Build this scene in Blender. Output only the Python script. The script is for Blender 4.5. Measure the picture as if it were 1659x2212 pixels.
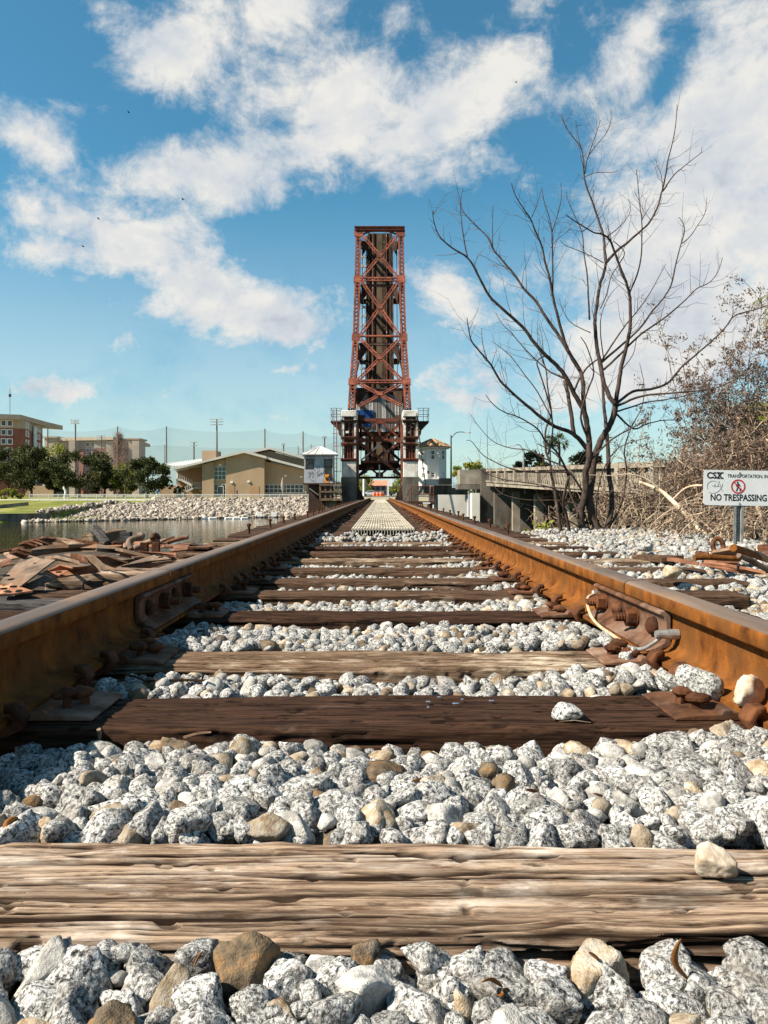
import bpy, bmesh, math, random
import numpy as np
from mathutils import Vector, Matrix, Euler

for _o in list(bpy.data.objects):
    bpy.data.objects.remove(_o)
scene = bpy.context.scene
COL = scene.collection
RNG = np.random.default_rng(7)
random.seed(7)
R = math.radians

# ------------------------------------------------------------------ camera
# Level camera 0.44 m above the tie tops, looking along +Y (the track).
F, CX, CY, H = 1661.0, 820.0, 1068.0, 0.44        # focal length / vanishing point of the photo at 1659x2212
cam_d = bpy.data.cameras.new("camera")
cam = bpy.data.objects.new("camera", cam_d)
COL.objects.link(cam)
cam.location = (0, 0, H)
cam.rotation_euler = (R(90), 0, 0)
cam_d.sensor_fit = 'VERTICAL'
cam_d.sensor_height = 36
cam_d.sensor_width = 27
cam_d.lens = F / 2212 * 36
cam_d.shift_x = (829.5 - CX) / 2212
cam_d.shift_y = -(1106 - CY) / 2212
cam_d.clip_start = 0.02
cam_d.clip_end = 6000
scene.camera = cam

# ------------------------------------------------------------------ light and sky
SUN_EL, SUN_BACK = R(43), R(19)                   # sun to the left, a little behind the camera
to_sun = Vector((-math.cos(SUN_EL) * math.cos(SUN_BACK), -math.cos(SUN_EL) * math.sin(SUN_BACK), math.sin(SUN_EL)))
sun_d = bpy.data.lights.new("sun", 'SUN')
sun_d.energy = 5.0
sun_d.angle = R(0.53)
sun_d.color = (1.0, 0.91, 0.77)
sun = bpy.data.objects.new("sun", sun_d)
sun.rotation_euler = to_sun.to_track_quat('Z', 'Y').to_euler()
sun.location = (-30, -10, 40)
COL.objects.link(sun)

SKY_STRENGTH = 0.060
CLOUD = 0.40


def build_world():
    w = bpy.data.worlds.new("World")
    scene.world = w
    w.use_nodes = True
    nt = w.node_tree
    N, L = nt.nodes, nt.links
    N.clear()

    def mth(op, a, b=None, c=None, clamp=False):
        n = N.new('ShaderNodeMath')
        n.operation = op
        n.use_clamp = clamp
        for i, v in enumerate((a, b, c)):
            if v is None:
                continue
            if hasattr(v, 'links'):
                L.new(v, n.inputs[i])
            else:
                n.inputs[i].default_value = v
        return n.outputs[0]

    out = N.new('ShaderNodeOutputWorld')
    bg = N.new('ShaderNodeBackground')
    L.new(bg.outputs[0], out.inputs[0])
    sky = N.new('ShaderNodeTexSky')
    sky.sky_type = 'NISHITA'
    sky.sun_disc = False
    sky.sun_elevation = SUN_EL
    sky.sun_rotation = R(270) - SUN_BACK
    sky.air_density = 1.0
    sky.dust_density = 0.6
    sky.ozone_density = 2.5
    tint = N.new('ShaderNodeMix')
    tint.data_type = 'RGBA'
    tint.blend_type = 'MULTIPLY'
    tint.inputs[0].default_value = 1.0
    L.new(sky.outputs[0], tint.inputs[6])
    tint.inputs[7].default_value = (0.51, 1.07, 1.06, 1)
    tc = N.new('ShaderNodeTexCoord')
    sep = N.new('ShaderNodeSeparateXYZ')
    L.new(tc.outputs['Generated'], sep.inputs[0])
    az = mth('ARCTAN2', sep.outputs[0], sep.outputs[1])
    el = mth('ARCSINE', sep.outputs[2])
    cmb = N.new('ShaderNodeCombineXYZ')
    L.new(az, cmb.inputs[0])
    L.new(el, cmb.inputs[1])

    # where the cloud masses and the blue gaps lie: (display px, px, half length, half width, tilt deg, weight)
    cells = [
        (390, 130, 420, 110, 24, .9), (600, 20, 260, 110, 10, .5), (720, 300, 560, 165, 14, 1.3), (1060, 170, 240, 130, 30, .7),
        (480, 380, 280, 90, -5, .6), (60, 300, 260, 90, -35, .42), (130, 440, 200, 60, 20, .3), (450, 620, 350, 140, -18, 1.15), (600, 690, 280, 90, -8, .8), (230, 500, 240, 70, -10, .4),
        (80, 535, 190, 60, 10, .5), (70, 835, 170, 55, 5, .5), (610, 800, 140, 32, 6, .65),
        (430, 838, 100, 22, 4, .4), (960, 620, 190, 70, -5, .7), (940, 700, 150, 40, 5, .4), (900, 580, 90, 50, 0, .3), (1560, 400, 360, 480, 0, 1.5), (1350, 800, 480, 260, 0, .75),
        (1000, 760, 200, 110, 0, .35), (1390, 50, 130, 60, 40, .5), (600, 900, 150, 40, 0, .5), (1010, 860, 260, 60, 0, .55), (140, 850, 220, 45, 4, .5), (450, 860, 160, 26, 0, .4), (870, 20, 90, 60, 0, .5), (1240, 200, 80, 40, 0, .4), (1340, 170, 70, 60, -40, .4),
        (60, 110, 190, 130, 0, -.75), (330, 265, 170, 50, 14, -.7), (1150, 60, 150, 80, 0, -.35), (1440, 170, 170, 70, 60, -.5), (820, 480, 300, 55, 6, -.8), (560, 540, 210, 45, -20, -.5),
        (120, 700, 220, 90, -14, -.6), (780, 740, 130, 130, 0, -.4), (380, 790, 260, 40, 0, -.35), (1150, 460, 170, 110, 20, -.55), (250, 210, 60, 40, 20, -.1),
        (1240, 60, 120, 60, -20, -.3), (300, 920, 500, 60, 0, -.3),
    ]
    tot = None
    for (px, py, a, b, tilt, wt) in cells:
        u = (px - CX) / F
        v = (CY - py) / F
        A = math.atan(u)
        E = math.atan2(v, math.hypot(1, u))
        mp = N.new('ShaderNodeMapping')
        mp.vector_type = 'TEXTURE'
        mp.inputs['Location'].default_value = (A, E, 0)
        mp.inputs['Rotation'].default_value = (0, 0, R(tilt))
        mp.inputs['Scale'].default_value = (a * 1.25 / F, b * 1.25 / F, 1)
        L.new(cmb.outputs[0], mp.inputs[0])
        g = N.new('ShaderNodeTexGradient')
        g.gradient_type = 'QUADRATIC_SPHERE'
        L.new(mp.outputs[0], g.inputs[0])
        t = mth('MULTIPLY', g.outputs[1], wt)
        tot = t if tot is None else mth('ADD', tot, t)

    def noise(scale, detail, rough, dist=0.0, off=(0, 0, 0), sc=(1, 1, 1)):
        mp = N.new('ShaderNodeMapping')
        mp.inputs['Location'].default_value = off
        mp.inputs['Scale'].default_value = sc
        L.new(tc.outputs['Generated'], mp.inputs[0])
        n = N.new('ShaderNodeTexNoise')
        n.inputs['Scale'].default_value = scale
        n.inputs['Detail'].default_value = detail
        n.inputs['Roughness'].default_value = rough
        n.inputs['Distortion'].default_value = dist
        L.new(mp.outputs[0], n.inputs['Vector'])
        return n.outputs[0]

    n1 = noise(6.5, 8, 0.62, 0.35, (3.1, 0.4, 1.7), (1, 1, 1.5))
    n2 = noise(24, 8, 0.68, 0.3, (9.1, 5.4, 2.7))
    den = mth('ADD', mth('MULTIPLY', mth('SUBTRACT', n1, 0.5), 2.7), mth('MULTIPLY', mth('SUBTRACT', n2, 0.5), 1.1))
    den = mth('ADD', den, mth('MULTIPLY', tot, 1.0))
    low = mth('MULTIPLY', el, 1.0)
    mr = N.new('ShaderNodeMapRange')
    mr.interpolation_type = 'SMOOTHSTEP'
    mr.inputs[1].default_value = 0.06
    mr.inputs[2].default_value = 0.82
    L.new(den, mr.inputs[0])
    mask = mr.outputs[0]
    # thin veil of haze just above the horizon
    hz = N.new('ShaderNodeMapRange')
    hz.interpolation_type = 'SMOOTHSTEP'
    hz.inputs[1].default_value = 0.40
    hz.inputs[2].default_value = -0.02
    L.new(low, hz.inputs[0])
    mask = mth('MAXIMUM', mask, mth('MULTIPLY', hz.outputs[0], 0.55))
    # light and grey parts of the clouds
    n3 = noise(9.0, 4, 0.6, 0.3, (1.1, 7.4, 4.7), (1, 1, 1.6))
    sh = mth('ADD', mth('MULTIPLY', n3, 0.9), mth('MULTIPLY', n2, 0.5))
    sh = mth('SUBTRACT', sh, mth('MULTIPLY', mth('SUBTRACT', den, 0.8), 0.10))
    cr = N.new('ShaderNodeValToRGB')
    cr.color_ramp.elements[0].position = 0.38
    cr.color_ramp.elements[0].color = (0.46, 0.52, 0.60, 1)
    cr.color_ramp.elements[1].position = 0.80
    cr.color_ramp.elements[1].color = (0.97, 0.95, 0.90, 1)
    e = cr.color_ramp.elements.new(0.58)
    e.color = (0.72, 0.77, 0.83, 1)
    L.new(sh, cr.inputs[0])
    cs = N.new('ShaderNodeMix')
    cs.data_type = 'RGBA'
    cs.blend_type = 'MULTIPLY'
    cs.inputs[0].default_value = 1.0
    L.new(cr.outputs[0], cs.inputs[6])
    k = CLOUD / SKY_STRENGTH
    cs.inputs[7].default_value = (k, k, k, 1)
    mx = N.new('ShaderNodeMix')
    mx.data_type = 'RGBA'
    L.new(mask, mx.inputs[0])
    L.new(tint.outputs[2], mx.inputs[6])
    L.new(cs.outputs[2], mx.inputs[7])
    L.new(mx.outputs[2], bg.inputs[0])
    bg.inputs[1].default_value = SKY_STRENGTH


build_world()
vs = scene.view_settings
vs.view_transform = 'Standard'
vs.look = 'None'
vs.exposure = 1.15
vs.gamma = 1.0
vs.use_curve_mapping = False
scene.display_settings.display_device = 'sRGB'
scene.render.engine = 'CYCLES'
scene.cycles.use_denoising = True
scene.cycles.denoising_prefilter = 'NONE'
scene.cycles.max_bounces = 4
scene.cycles.transparent_max_bounces = 12
scene.cycles.caustics_reflective = False
scene.cycles.caustics_refractive = False

# ------------------------------------------------------------------ helpers


def P(px, py, Y):
    """a point of the 1659x2212 photograph at depth Y -> world"""
    return Vector(((px - CX) / F * Y, Y, H - (py - CY) / F * Y))


def z1(x, y): return (685.7 + x * .16534, 466.3 + y * .16534)
def r2(x, y): return (630.9 + x * .2315, 795.5 + y * .2315)
def r3(x, y): return (x * .2315, 850.3 + y * .2315)
def r4(x, y): return (329.2 + x * .248, 877.7 + y * .248)
def r5(x, y): return (877.8 + x * .2315, 905.2 + y * .2315)
def r6(x, y): return (1206.9 + x * .27253, 822.9 + y * .27253)
def z6(x, y): return (877.8 + x * .4709, 219.4 + y * .4709)


def _hash(ix, iy, iz, seed):
    h = (ix.astype(np.int64) * 374761393 + iy.astype(np.int64) * 668265263 + iz.astype(np.int64) * 2147483647 + seed * 974634777) & 0xFFFFFFFF
    h = ((h ^ (h >> 13)) * 1274126177) & 0xFFFFFFFF
    h = ((h ^ (h >> 16)) * 2246822519) & 0xFFFFFFFF
    return ((h ^ (h >> 15)) & 0xFFFFFF) / float(0xFFFFFF)


def vnoise(p, seed=0):
    p = np.asarray(p, float)
    i = np.floor(p)
    f = p - i
    f = f * f * (3 - 2 * f)
    x, y, z = i[..., 0], i[..., 1], i[..., 2]
    r = 0
    for dx in (0, 1):
        wx = f[..., 0] if dx else 1 - f[..., 0]
        for dy in (0, 1):
            wy = f[..., 1] if dy else 1 - f[..., 1]
            for dz in (0, 1):
                wz = f[..., 2] if dz else 1 - f[..., 2]
                r = r + wx * wy * wz * _hash(x + dx, y + dy, z + dz, seed)
    return r * 2 - 1


def fbm(p, octv=4, seed=0, gain=0.5):
    p = np.asarray(p, float)
    s, a, t = 0, 1.0, 0
    for o in range(octv):
        s = s + a * vnoise(p * (2.03 ** o) + 17.3 * o, seed + o)
        t += a
        a *= gain
    return s / t


def np_mesh(name, V, Fc, smooth=False):
    """mesh from numpy vertices and equal-sided faces"""
    V = np.asarray(V, np.float32)
    Fc = np.asarray(Fc, np.int32)
    me = bpy.data.meshes.new(name)
    n, k = Fc.shape
    me.vertices.add(len(V))
    me.vertices.foreach_set('co', V.ravel())
    me.loops.add(n * k)
    me.loops.foreach_set('vertex_index', Fc.ravel())
    me.polygons.add(n)
    me.polygons.foreach_set('loop_start', np.arange(n, dtype=np.int32) * k)
    me.polygons.foreach_set('loop_total', np.full(n, k, np.int32))
    me.update(calc_edges=True)
    if smooth:
        me.polygons.foreach_set('use_smooth', np.ones(n, bool))
    me.validate()
    return me


def link(name, me, mats=None, parent=None, loc=None):
    o = bpy.data.objects.new(name, me)
    COL.objects.link(o)
    if mats is not None and not me.materials:
        for m in (mats if isinstance(mats, (list, tuple)) else [mats]):
            me.materials.append(m)
    if parent is not None:
        o.parent = parent
    if loc is not None:
        o.location = loc
    return o


def tag(o, label=None, cat=None, group=None, kind=None):
    if label:
        o['label'] = label
    if cat:
        o['category'] = cat
    if group:
        o['group'] = group
    if kind:
        o['kind'] = kind
    return o


def thing(name, label, cat, loc=(0, 0, 0), group=None, rot=(0, 0, 0)):
    o = bpy.data.objects.new(name, None)
    o.empty_display_size = 0.1
    COL.objects.link(o)
    o.location = loc
    o.rotation_euler = rot
    return tag(o, label, cat, group)


def copy_tree(o, parent=None):
    c = o.copy()
    COL.objects.link(c)
    c.parent = parent
    for ch in o.children:
        copy_tree(ch, c)
    return c


class MB:
    """collects shapes into one mesh"""

    def __init__(s):
        s.v, s.f, s.m = [], [], []
        s.mi = 0

    def add(s, vs_, fs):
        b = len(s.v)
        s.v += [tuple(q) for q in vs_]
        s.f += [tuple(b + i for i in q) for q in fs]
        s.m += [s.mi] * len(fs)
        return s

    def box(s, c, d, M=None):
        x, y, z = d[0] / 2, d[1] / 2, d[2] / 2
        q = [Vector((i * x, j * y, k * z)) for k in (-1, 1) for j in (-1, 1) for i in (-1, 1)]
        if M is not None:
            q = [M @ p for p in q]
        c = Vector(c)
        return s.add([c + p for p in q], [(0, 2, 3, 1), (4, 5, 7, 6), (0, 1, 5, 4), (2, 6, 7, 3), (0, 4, 6, 2), (1, 3, 7, 5)])

    def bb(s, x0, x1, y0, y1, z0, z1_):
        return s.box(((x0 + x1) / 2, (y0 + y1) / 2, (z0 + z1_) / 2), (abs(x1 - x0), abs(y1 - y0), abs(z1_ - z0)))

    def bar(s, a, b, w, h, up=(0, 0, 1)):
        """rectangular bar from a to b: w sideways, h along up"""
        a, b = Vector(a), Vector(b)
        d = b - a
        ln = d.length
        if ln < 1e-6:
            return s
        d.normalize()
        up = Vector(up)
        sd = d.cross(up)
        if sd.length < 1e-4:
            sd = d.cross(Vector((1, 0, 0)))
        sd.normalize()
        u = sd.cross(d).normalized()
        M = Matrix((sd, d, u)).transposed()
        return s.box((a + b) / 2, (w, ln, h), M)

    def tube(s, pts, rad, n=6, cap=True):
        pts = [Vector(p) for p in pts]
        k = len(pts)
        if not hasattr(rad, '__len__'):
            rad = [rad] * k
        b = len(s.v)
        prev = None
        for i, p in enumerate(pts):
            t = (pts[min(i + 1, k - 1)] - pts[max(i - 1, 0)])
            if t.length < 1e-9:
                t = Vector((0, 0, 1))
            t.normalize()
            if prev is None:
                r_ = t.orthogonal().normalized()
            else:
                r_ = prev - t * prev.dot(t)
                r_ = r_.normalized() if r_.length > 1e-6 else t.orthogonal().normalized()
            prev = r_
            u = t.cross(r_)
            for j in range(n):
                a = 2 * math.pi * j / n
                q = p + (r_ * math.cos(a) + u * math.sin(a)) * rad[i]
                s.v.append((q.x, q.y, q.z))
        for i in range(k - 1):
            for j in range(n):
                j2 = (j + 1) % n
                s.f.append((b + i * n + j, b + i * n + j2, b + (i + 1) * n + j2, b + (i + 1) * n + j))
                s.m.append(s.mi)
        if cap:
            s.f.append(tuple(b + j for j in range(n))[::-1])
            s.f.append(tuple(b + (k - 1) * n + j for j in range(n)))
            s.m += [s.mi] * 2
        return s

    def prism(s, poly, vec):
        """closed polygon (3D points) extruded along vec"""
        poly = [Vector(p) for p in poly]
        vec = Vector(vec)
        n = len(poly)
        fs = [tuple(range(n))[::-1], tuple(range(n, 2 * n))]
        fs += [(i, (i + 1) % n, n + (i + 1) % n, n + i) for i in range(n)]
        return s.add(poly + [p + vec for p in poly], fs)

    def lathe(s, c, prof, n=12, M=None):
        c = Vector(c)
        vs_, fs = [], []
        for (r_, z) in prof:
            for j in range(n):
                a = 2 * math.pi * j / n
                q = Vector((r_ * math.cos(a), r_ * math.sin(a), z))
                if M is not None:
                    q = M @ q
                vs_.append(c + q)
        for i in range(len(prof) - 1):
            for j in range(n):
                j2 = (j + 1) % n
                fs.append((i * n + j, i * n + j2, (i + 1) * n + j2, (i + 1) * n + j))
        fs.append(tuple(range(n))[::-1])
        fs.append(tuple((len(prof) - 1) * n + j for j in range(n)))
        return s.add(vs_, fs)

    def build(s, name, mats, parent=None, origin=None, smooth=False, bevel=0):
        """origin: world position of the parent, subtracted from the vertices"""
        if origin is None and parent is not None:
            o = parent
            origin = Vector((0, 0, 0))
            while o is not None:
                origin = origin + o.location
                o = o.parent
        vv = s.v
        if origin is not None:
            ox, oy, oz = origin
            vv = [(a - ox, b - oy, c - oz) for a, b, c in s.v]
        me = bpy.data.meshes.new(name)
        me.from_pydata(vv, [], s.f)
        if not isinstance(mats, (list, tuple)):
            mats = [mats]
        for m in mats:
            me.materials.append(m)
        if len(mats) > 1:
            me.polygons.foreach_set('material_index', s.m)
        if smooth:
            me.polygons.foreach_set('use_smooth', [True] * len(me.polygons))
        me.update()
        o = bpy.data.objects.new(name, me)
        COL.objects.link(o)
        o.parent = parent
        if bevel:
            md = o.modifiers.new('bevel', 'BEVEL')
            md.width = bevel
            md.segments = 2
            md.limit_method = 'ANGLE'
        return o

    def solo(s, name, mats, label, cat, group=None, origin=None, kind=None, **k):
        """one-mesh top-level thing with its origin at origin"""
        if origin is None:
            a = np.array(s.v)
            origin = ((a[:, 0].min() + a[:, 0].max()) / 2, (a[:, 1].min() + a[:, 1].max()) / 2, a[:, 2].min())
        o = s.build(name, mats, None, origin=origin, **k)
        o.location = origin
        return tag(o, label, cat, group, kind)


def leaf_quads(centers, dirs, length, width, rng, n_fold=False):
    """one quad per leaf: centers (N,3), long axis dirs (N,3)"""
    N_ = len(centers)
    d = dirs / (np.linalg.norm(dirs, axis=1, keepdims=True) + 1e-9)
    r_ = rng.normal(size=(N_, 3))
    s_ = np.cross(d, r_)
    s_ /= (np.linalg.norm(s_, axis=1, keepdims=True) + 1e-9)
    ln = np.asarray(length).reshape(-1, 1) if np.ndim(length) else np.full((N_, 1), length)
    wd = np.asarray(width).reshape(-1, 1) if np.ndim(width) else np.full((N_, 1), width)
    a = centers - d * ln / 2
    b = centers + s_ * wd / 2
    c = centers + d * ln / 2
    e = centers - s_ * wd / 2
    V = np.stack([a, b, c, e], 1).reshape(-1, 3)
    Fc = np.arange(N_ * 4).reshape(-1, 4)
    return V, Fc

# ------------------------------------------------------------------ materials
MATS = {}


def mat(name, c1, c2=None, scale=8.0, rough=0.8, bump=0.0, bscale=None, detail=6, stretch=(1, 1, 1), metal=0.0, c3=None, scale3=2.0, t3=(0.55, 0.7),
        dist=0.0, rnd=0.0, p1=0.35, p2=0.65, spec=0.1, translucent=0.0, coord='Object', bdist=0.01, nr=0.6, island=0.0, rvar=0.0):
    """Principled: colour c1..c2 over a noise, blotches of c3, optional bump; every copy gets its own offset"""
    if name in MATS:
        return MATS[name]
    m = bpy.data.materials.new(name)
    m.use_nodes = True
    nt = m.node_tree
    N, L = nt.nodes, nt.links
    bs = N['Principled BSDF']
    bs.inputs['Roughness'].default_value = rough
    bs.inputs['Metallic'].default_value = metal
    bs.inputs['Specular IOR Level'].default_value = spec
    MATS[name] = m
    c1 = tuple(c1) + (1,)
    if c2 is None:
        bs.inputs['Base Color'].default_value = c1
        return m
    c2 = tuple(c2) + (1,)
    tc = N.new('ShaderNodeTexCoord')
    oi = N.new('ShaderNodeObjectInfo')
    ad = N.new('ShaderNodeVectorMath')
    ad.operation = 'MULTIPLY_ADD'
    cm = N.new('ShaderNodeCombineXYZ')
    for i in range(3):
        L.new(oi.outputs['Random'], cm.inputs[i])
    L.new(cm.outputs[0], ad.inputs[0])
    ad.inputs[1].default_value = (37, 53, 71)
    L.new(tc.outputs[coord], ad.inputs[2])
    mp = N.new('ShaderNodeMapping')
    mp.inputs['Scale'].default_value = stretch
    L.new(ad.outputs[0], mp.inputs[0])

    def noise(sc, det, src=None, rg=nr, ds=0.0):
        n = N.new('ShaderNodeTexNoise')
        n.inputs['Scale'].default_value = sc
        n.inputs['Detail'].default_value = det
        n.inputs['Roughness'].default_value = rg
        n.inputs['Distortion'].default_value = ds
        L.new(src or mp.outputs[0], n.inputs['Vector'])
        return n.outputs[0]

    n1 = noise(scale, detail, ds=dist)
    rp = N.new('ShaderNodeValToRGB')
    rp.color_ramp.elements[0].position = p1
    rp.color_ramp.elements[0].color = c1
    rp.color_ramp.elements[1].position = p2
    rp.color_ramp.elements[1].color = c2
    L.new(n1, rp.inputs[0])
    col = rp.outputs[0]
    if c3 is not None:
        n3 = noise(scale3, 4, ad.outputs[0])
        mr = N.new('ShaderNodeMapRange')
        mr.inputs[1].default_value, mr.inputs[2].default_value = t3
        L.new(n3, mr.inputs[0])
        mx = N.new('ShaderNodeMix')
        mx.data_type = 'RGBA'
        L.new(mr.outputs[0], mx.inputs[0])
        L.new(col, mx.inputs[6])
        mx.inputs[7].default_value = tuple(c3) + (1,)
        col = mx.outputs[2]
    if rnd or island:
        hs = N.new('ShaderNodeHueSaturation')
        mr = N.new('ShaderNodeMapRange')
        k = rnd or island
        mr.inputs[3].default_value = 1 - k
        mr.inputs[4].default_value = 1 + k
        if island:
            ge = N.new('ShaderNodeNewGeometry')
            L.new(ge.outputs['Random Per Island'], mr.inputs[0])
        else:
            L.new(oi.outputs['Random'], mr.inputs[0])
        L.new(mr.outputs[0], hs.inputs['Value'])
        L.new(col, hs.inputs['Color'])
        col = hs.outputs[0]
    L.new(col, bs.inputs['Base Color'])
    if rvar:
        mr = N.new('ShaderNodeMapRange')
        mr.inputs[3].default_value = max(0.05, rough - rvar)
        mr.inputs[4].default_value = min(1, rough + rvar)
        L.new(n1, mr.inputs[0])
        L.new(mr.outputs[0], bs.inputs['Roughness'])
    if bump:
        nb = noise(bscale or scale * 3, 6)
        bm = N.new('ShaderNodeBump')
        bm.inputs['Strength'].default_value = bump
        bm.inputs['Distance'].default_value = bdist
        L.new(nb, bm.inputs['Height'])
        L.new(bm.outputs[0], bs.inputs['Normal'])
    if translucent:
        tr = N.new('ShaderNodeBsdfTranslucent')
        L.new(col, tr.inputs[0])
        ms = N.new('ShaderNodeMixShader')
        ms.inputs[0].default_value = translucent
        L.new(bs.outputs[0], ms.inputs[1])
        L.new(tr.outputs[0], ms.inputs[2])
        L.new(ms.outputs[0], N['Material Output'].inputs[0])
    return m


def stone_mat(name, island):
    """speckled grey-white granite with some tan and brown stones"""
    m = bpy.data.materials.new(name)
    m.use_nodes = True
    nt = m.node_tree
    N, L = nt.nodes, nt.links
    bs = N['Principled BSDF']
    bs.inputs['Roughness'].default_value = 0.85
    bs.inputs['Specular IOR Level'].default_value = 0.12
    tc = N.new('ShaderNodeTexCoord')
    if island:
        rnd = N.new('ShaderNodeNewGeometry').outputs['Random Per Island']
        k = 1.0
    else:
        rnd = N.new('ShaderNodeObjectInfo').outputs['Random']
        k = 0.05
    ad = N.new('ShaderNodeVectorMath')
    ad.operation = 'MULTIPLY_ADD'
    cm = N.new('ShaderNodeCombineXYZ')
    for i in range(3):
        L.new(rnd, cm.inputs[i])
    L.new(cm.outputs[0], ad.inputs[0])
    ad.inputs[1].default_value = (13, 29, 7)
    if island:
        L.new(tc.outputs['Object'], ad.inputs[2])
    else:
        sc = N.new('ShaderNodeVectorMath')
        sc.operation = 'SCALE'
        sc.inputs['Scale'].default_value = k
        L.new(tc.outputs['Object'], sc.inputs[0])
        L.new(sc.outputs[0], ad.inputs[2])

    def noise(s, d, r_=0.6, dist=0.0):
        n = N.new('ShaderNodeTexNoise')
        n.inputs['Scale'].default_value = s
        n.inputs['Detail'].default_value = d
        n.inputs['Roughness'].default_value = r_
        n.inputs['Distortion'].default_value = dist
        L.new(ad.outputs[0], n.inputs['Vector'])
        return n.outputs[0]

    def ramp(src, els):
        r_ = N.new('ShaderNodeValToRGB')
        while len(r_.color_ramp.elements) < len(els):
            r_.color_ramp.elements.new(0.5)
        for e, (p, c) in zip(r_.color_ramp.elements, els):
            e.position = p
            e.color = tuple(c) + (1,)
        L.new(src, r_.inputs[0])
        return r_.outputs[0]

    speck = noise(170, 6, 0.75, 0.5)
    g = ramp(speck, [(0.38, (0.018, 0.017, 0.017)), (0.45, (0.13, 0.127, 0.122)), (0.515, (0.38, 0.37, 0.355)), (0.60, (0.64, 0.62, 0.585))])
    blot = noise(55, 4)
    t = ramp(blot, [(0.35, (0.22, 0.15, 0.09)), (0.5, (0.38, 0.30, 0.21)), (0.66, (0.50, 0.44, 0.36))])
    b = ramp(blot, [(0.35, (0.07, 0.052, 0.035)), (0.5, (0.15, 0.11, 0.07)), (0.66, (0.27, 0.15, 0.065))])
    w = ramp(blot, [(0.35, (0.25, 0.24, 0.225)), (0.6, (0.54, 0.51, 0.465))])
    cr = N.new('ShaderNodeValToRGB')
    cr.color_ramp.interpolation = 'CONSTANT'
    els = [(0.0, 0.0), (0.77, 0.33), (0.86, 0.66), (0.96, 1.0)]
    while len(cr.color_ramp.elements) < 4:
        cr.color_ramp.elements.new(0.5)
    for e, (p, v) in zip(cr.color_ramp.elements, els):
        e.position = p
        e.color = (v, v, v, 1)
    wn = N.new('ShaderNodeTexWhiteNoise')
    wn.noise_dimensions = '1D'
    L.new(rnd, wn.inputs['W'])
    L.new(wn.outputs[0], cr.inputs[0])

    def sel(a, b_, lo):
        gt = N.new('ShaderNodeMath')
        gt.operation = 'GREATER_THAN'
        L.new(cr.outputs[0], gt.inputs[0])
        gt.inputs[1].default_value = lo
        mx = N.new('ShaderNodeMix')
        mx.data_type = 'RGBA'
        L.new(gt.outputs[0], mx.inputs[0])
        L.new(a, mx.inputs[6])
        L.new(b_, mx.inputs[7])
        return mx.outputs[2]
    col = sel(sel(sel(g, w, 0.2), t, 0.5), b, 0.8)
    hs = N.new('ShaderNodeHueSaturation')
    mr = N.new('ShaderNodeMapRange')
    mr.inputs[3].default_value, mr.inputs[4].default_value = 0.60, 1.12
    L.new(rnd, mr.inputs[0])
    L.new(mr.outputs[0], hs.inputs['Value'])
    L.new(col, hs.inputs['Color'])
    # dust and stain blotches
    st = noise(28, 3)
    mr2 = N.new('ShaderNodeMapRange')
    mr2.inputs[1].default_value, mr2.inputs[2].default_value = 0.50, 0.68
    mr2.inputs[4].default_value = 0.6
    L.new(st, mr2.inputs[0])
    mx = N.new('ShaderNodeMix')
    mx.data_type = 'RGBA'
    L.new(mr2.outputs[0], mx.inputs[0])
    L.new(hs.outputs[0], mx.inputs[6])
    mx.inputs[7].default_value = (0.20, 0.175, 0.15, 1)
    L.new(mx.outputs[2], bs.inputs['Base Color'])
    bm = N.new('ShaderNodeBump')
    bm.inputs['Strength'].default_value = 0.9
    bm.inputs['Distance'].default_value = 0.005
    L.new(noise(150, 4, 0.7), bm.inputs['Height'])
    L.new(bm.outputs[0], bs.inputs['Normal'])
    return m


M_STONE = stone_mat('granite_ballast', False)
M_STONE_I = stone_mat('granite_ballast_mass', True)


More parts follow.
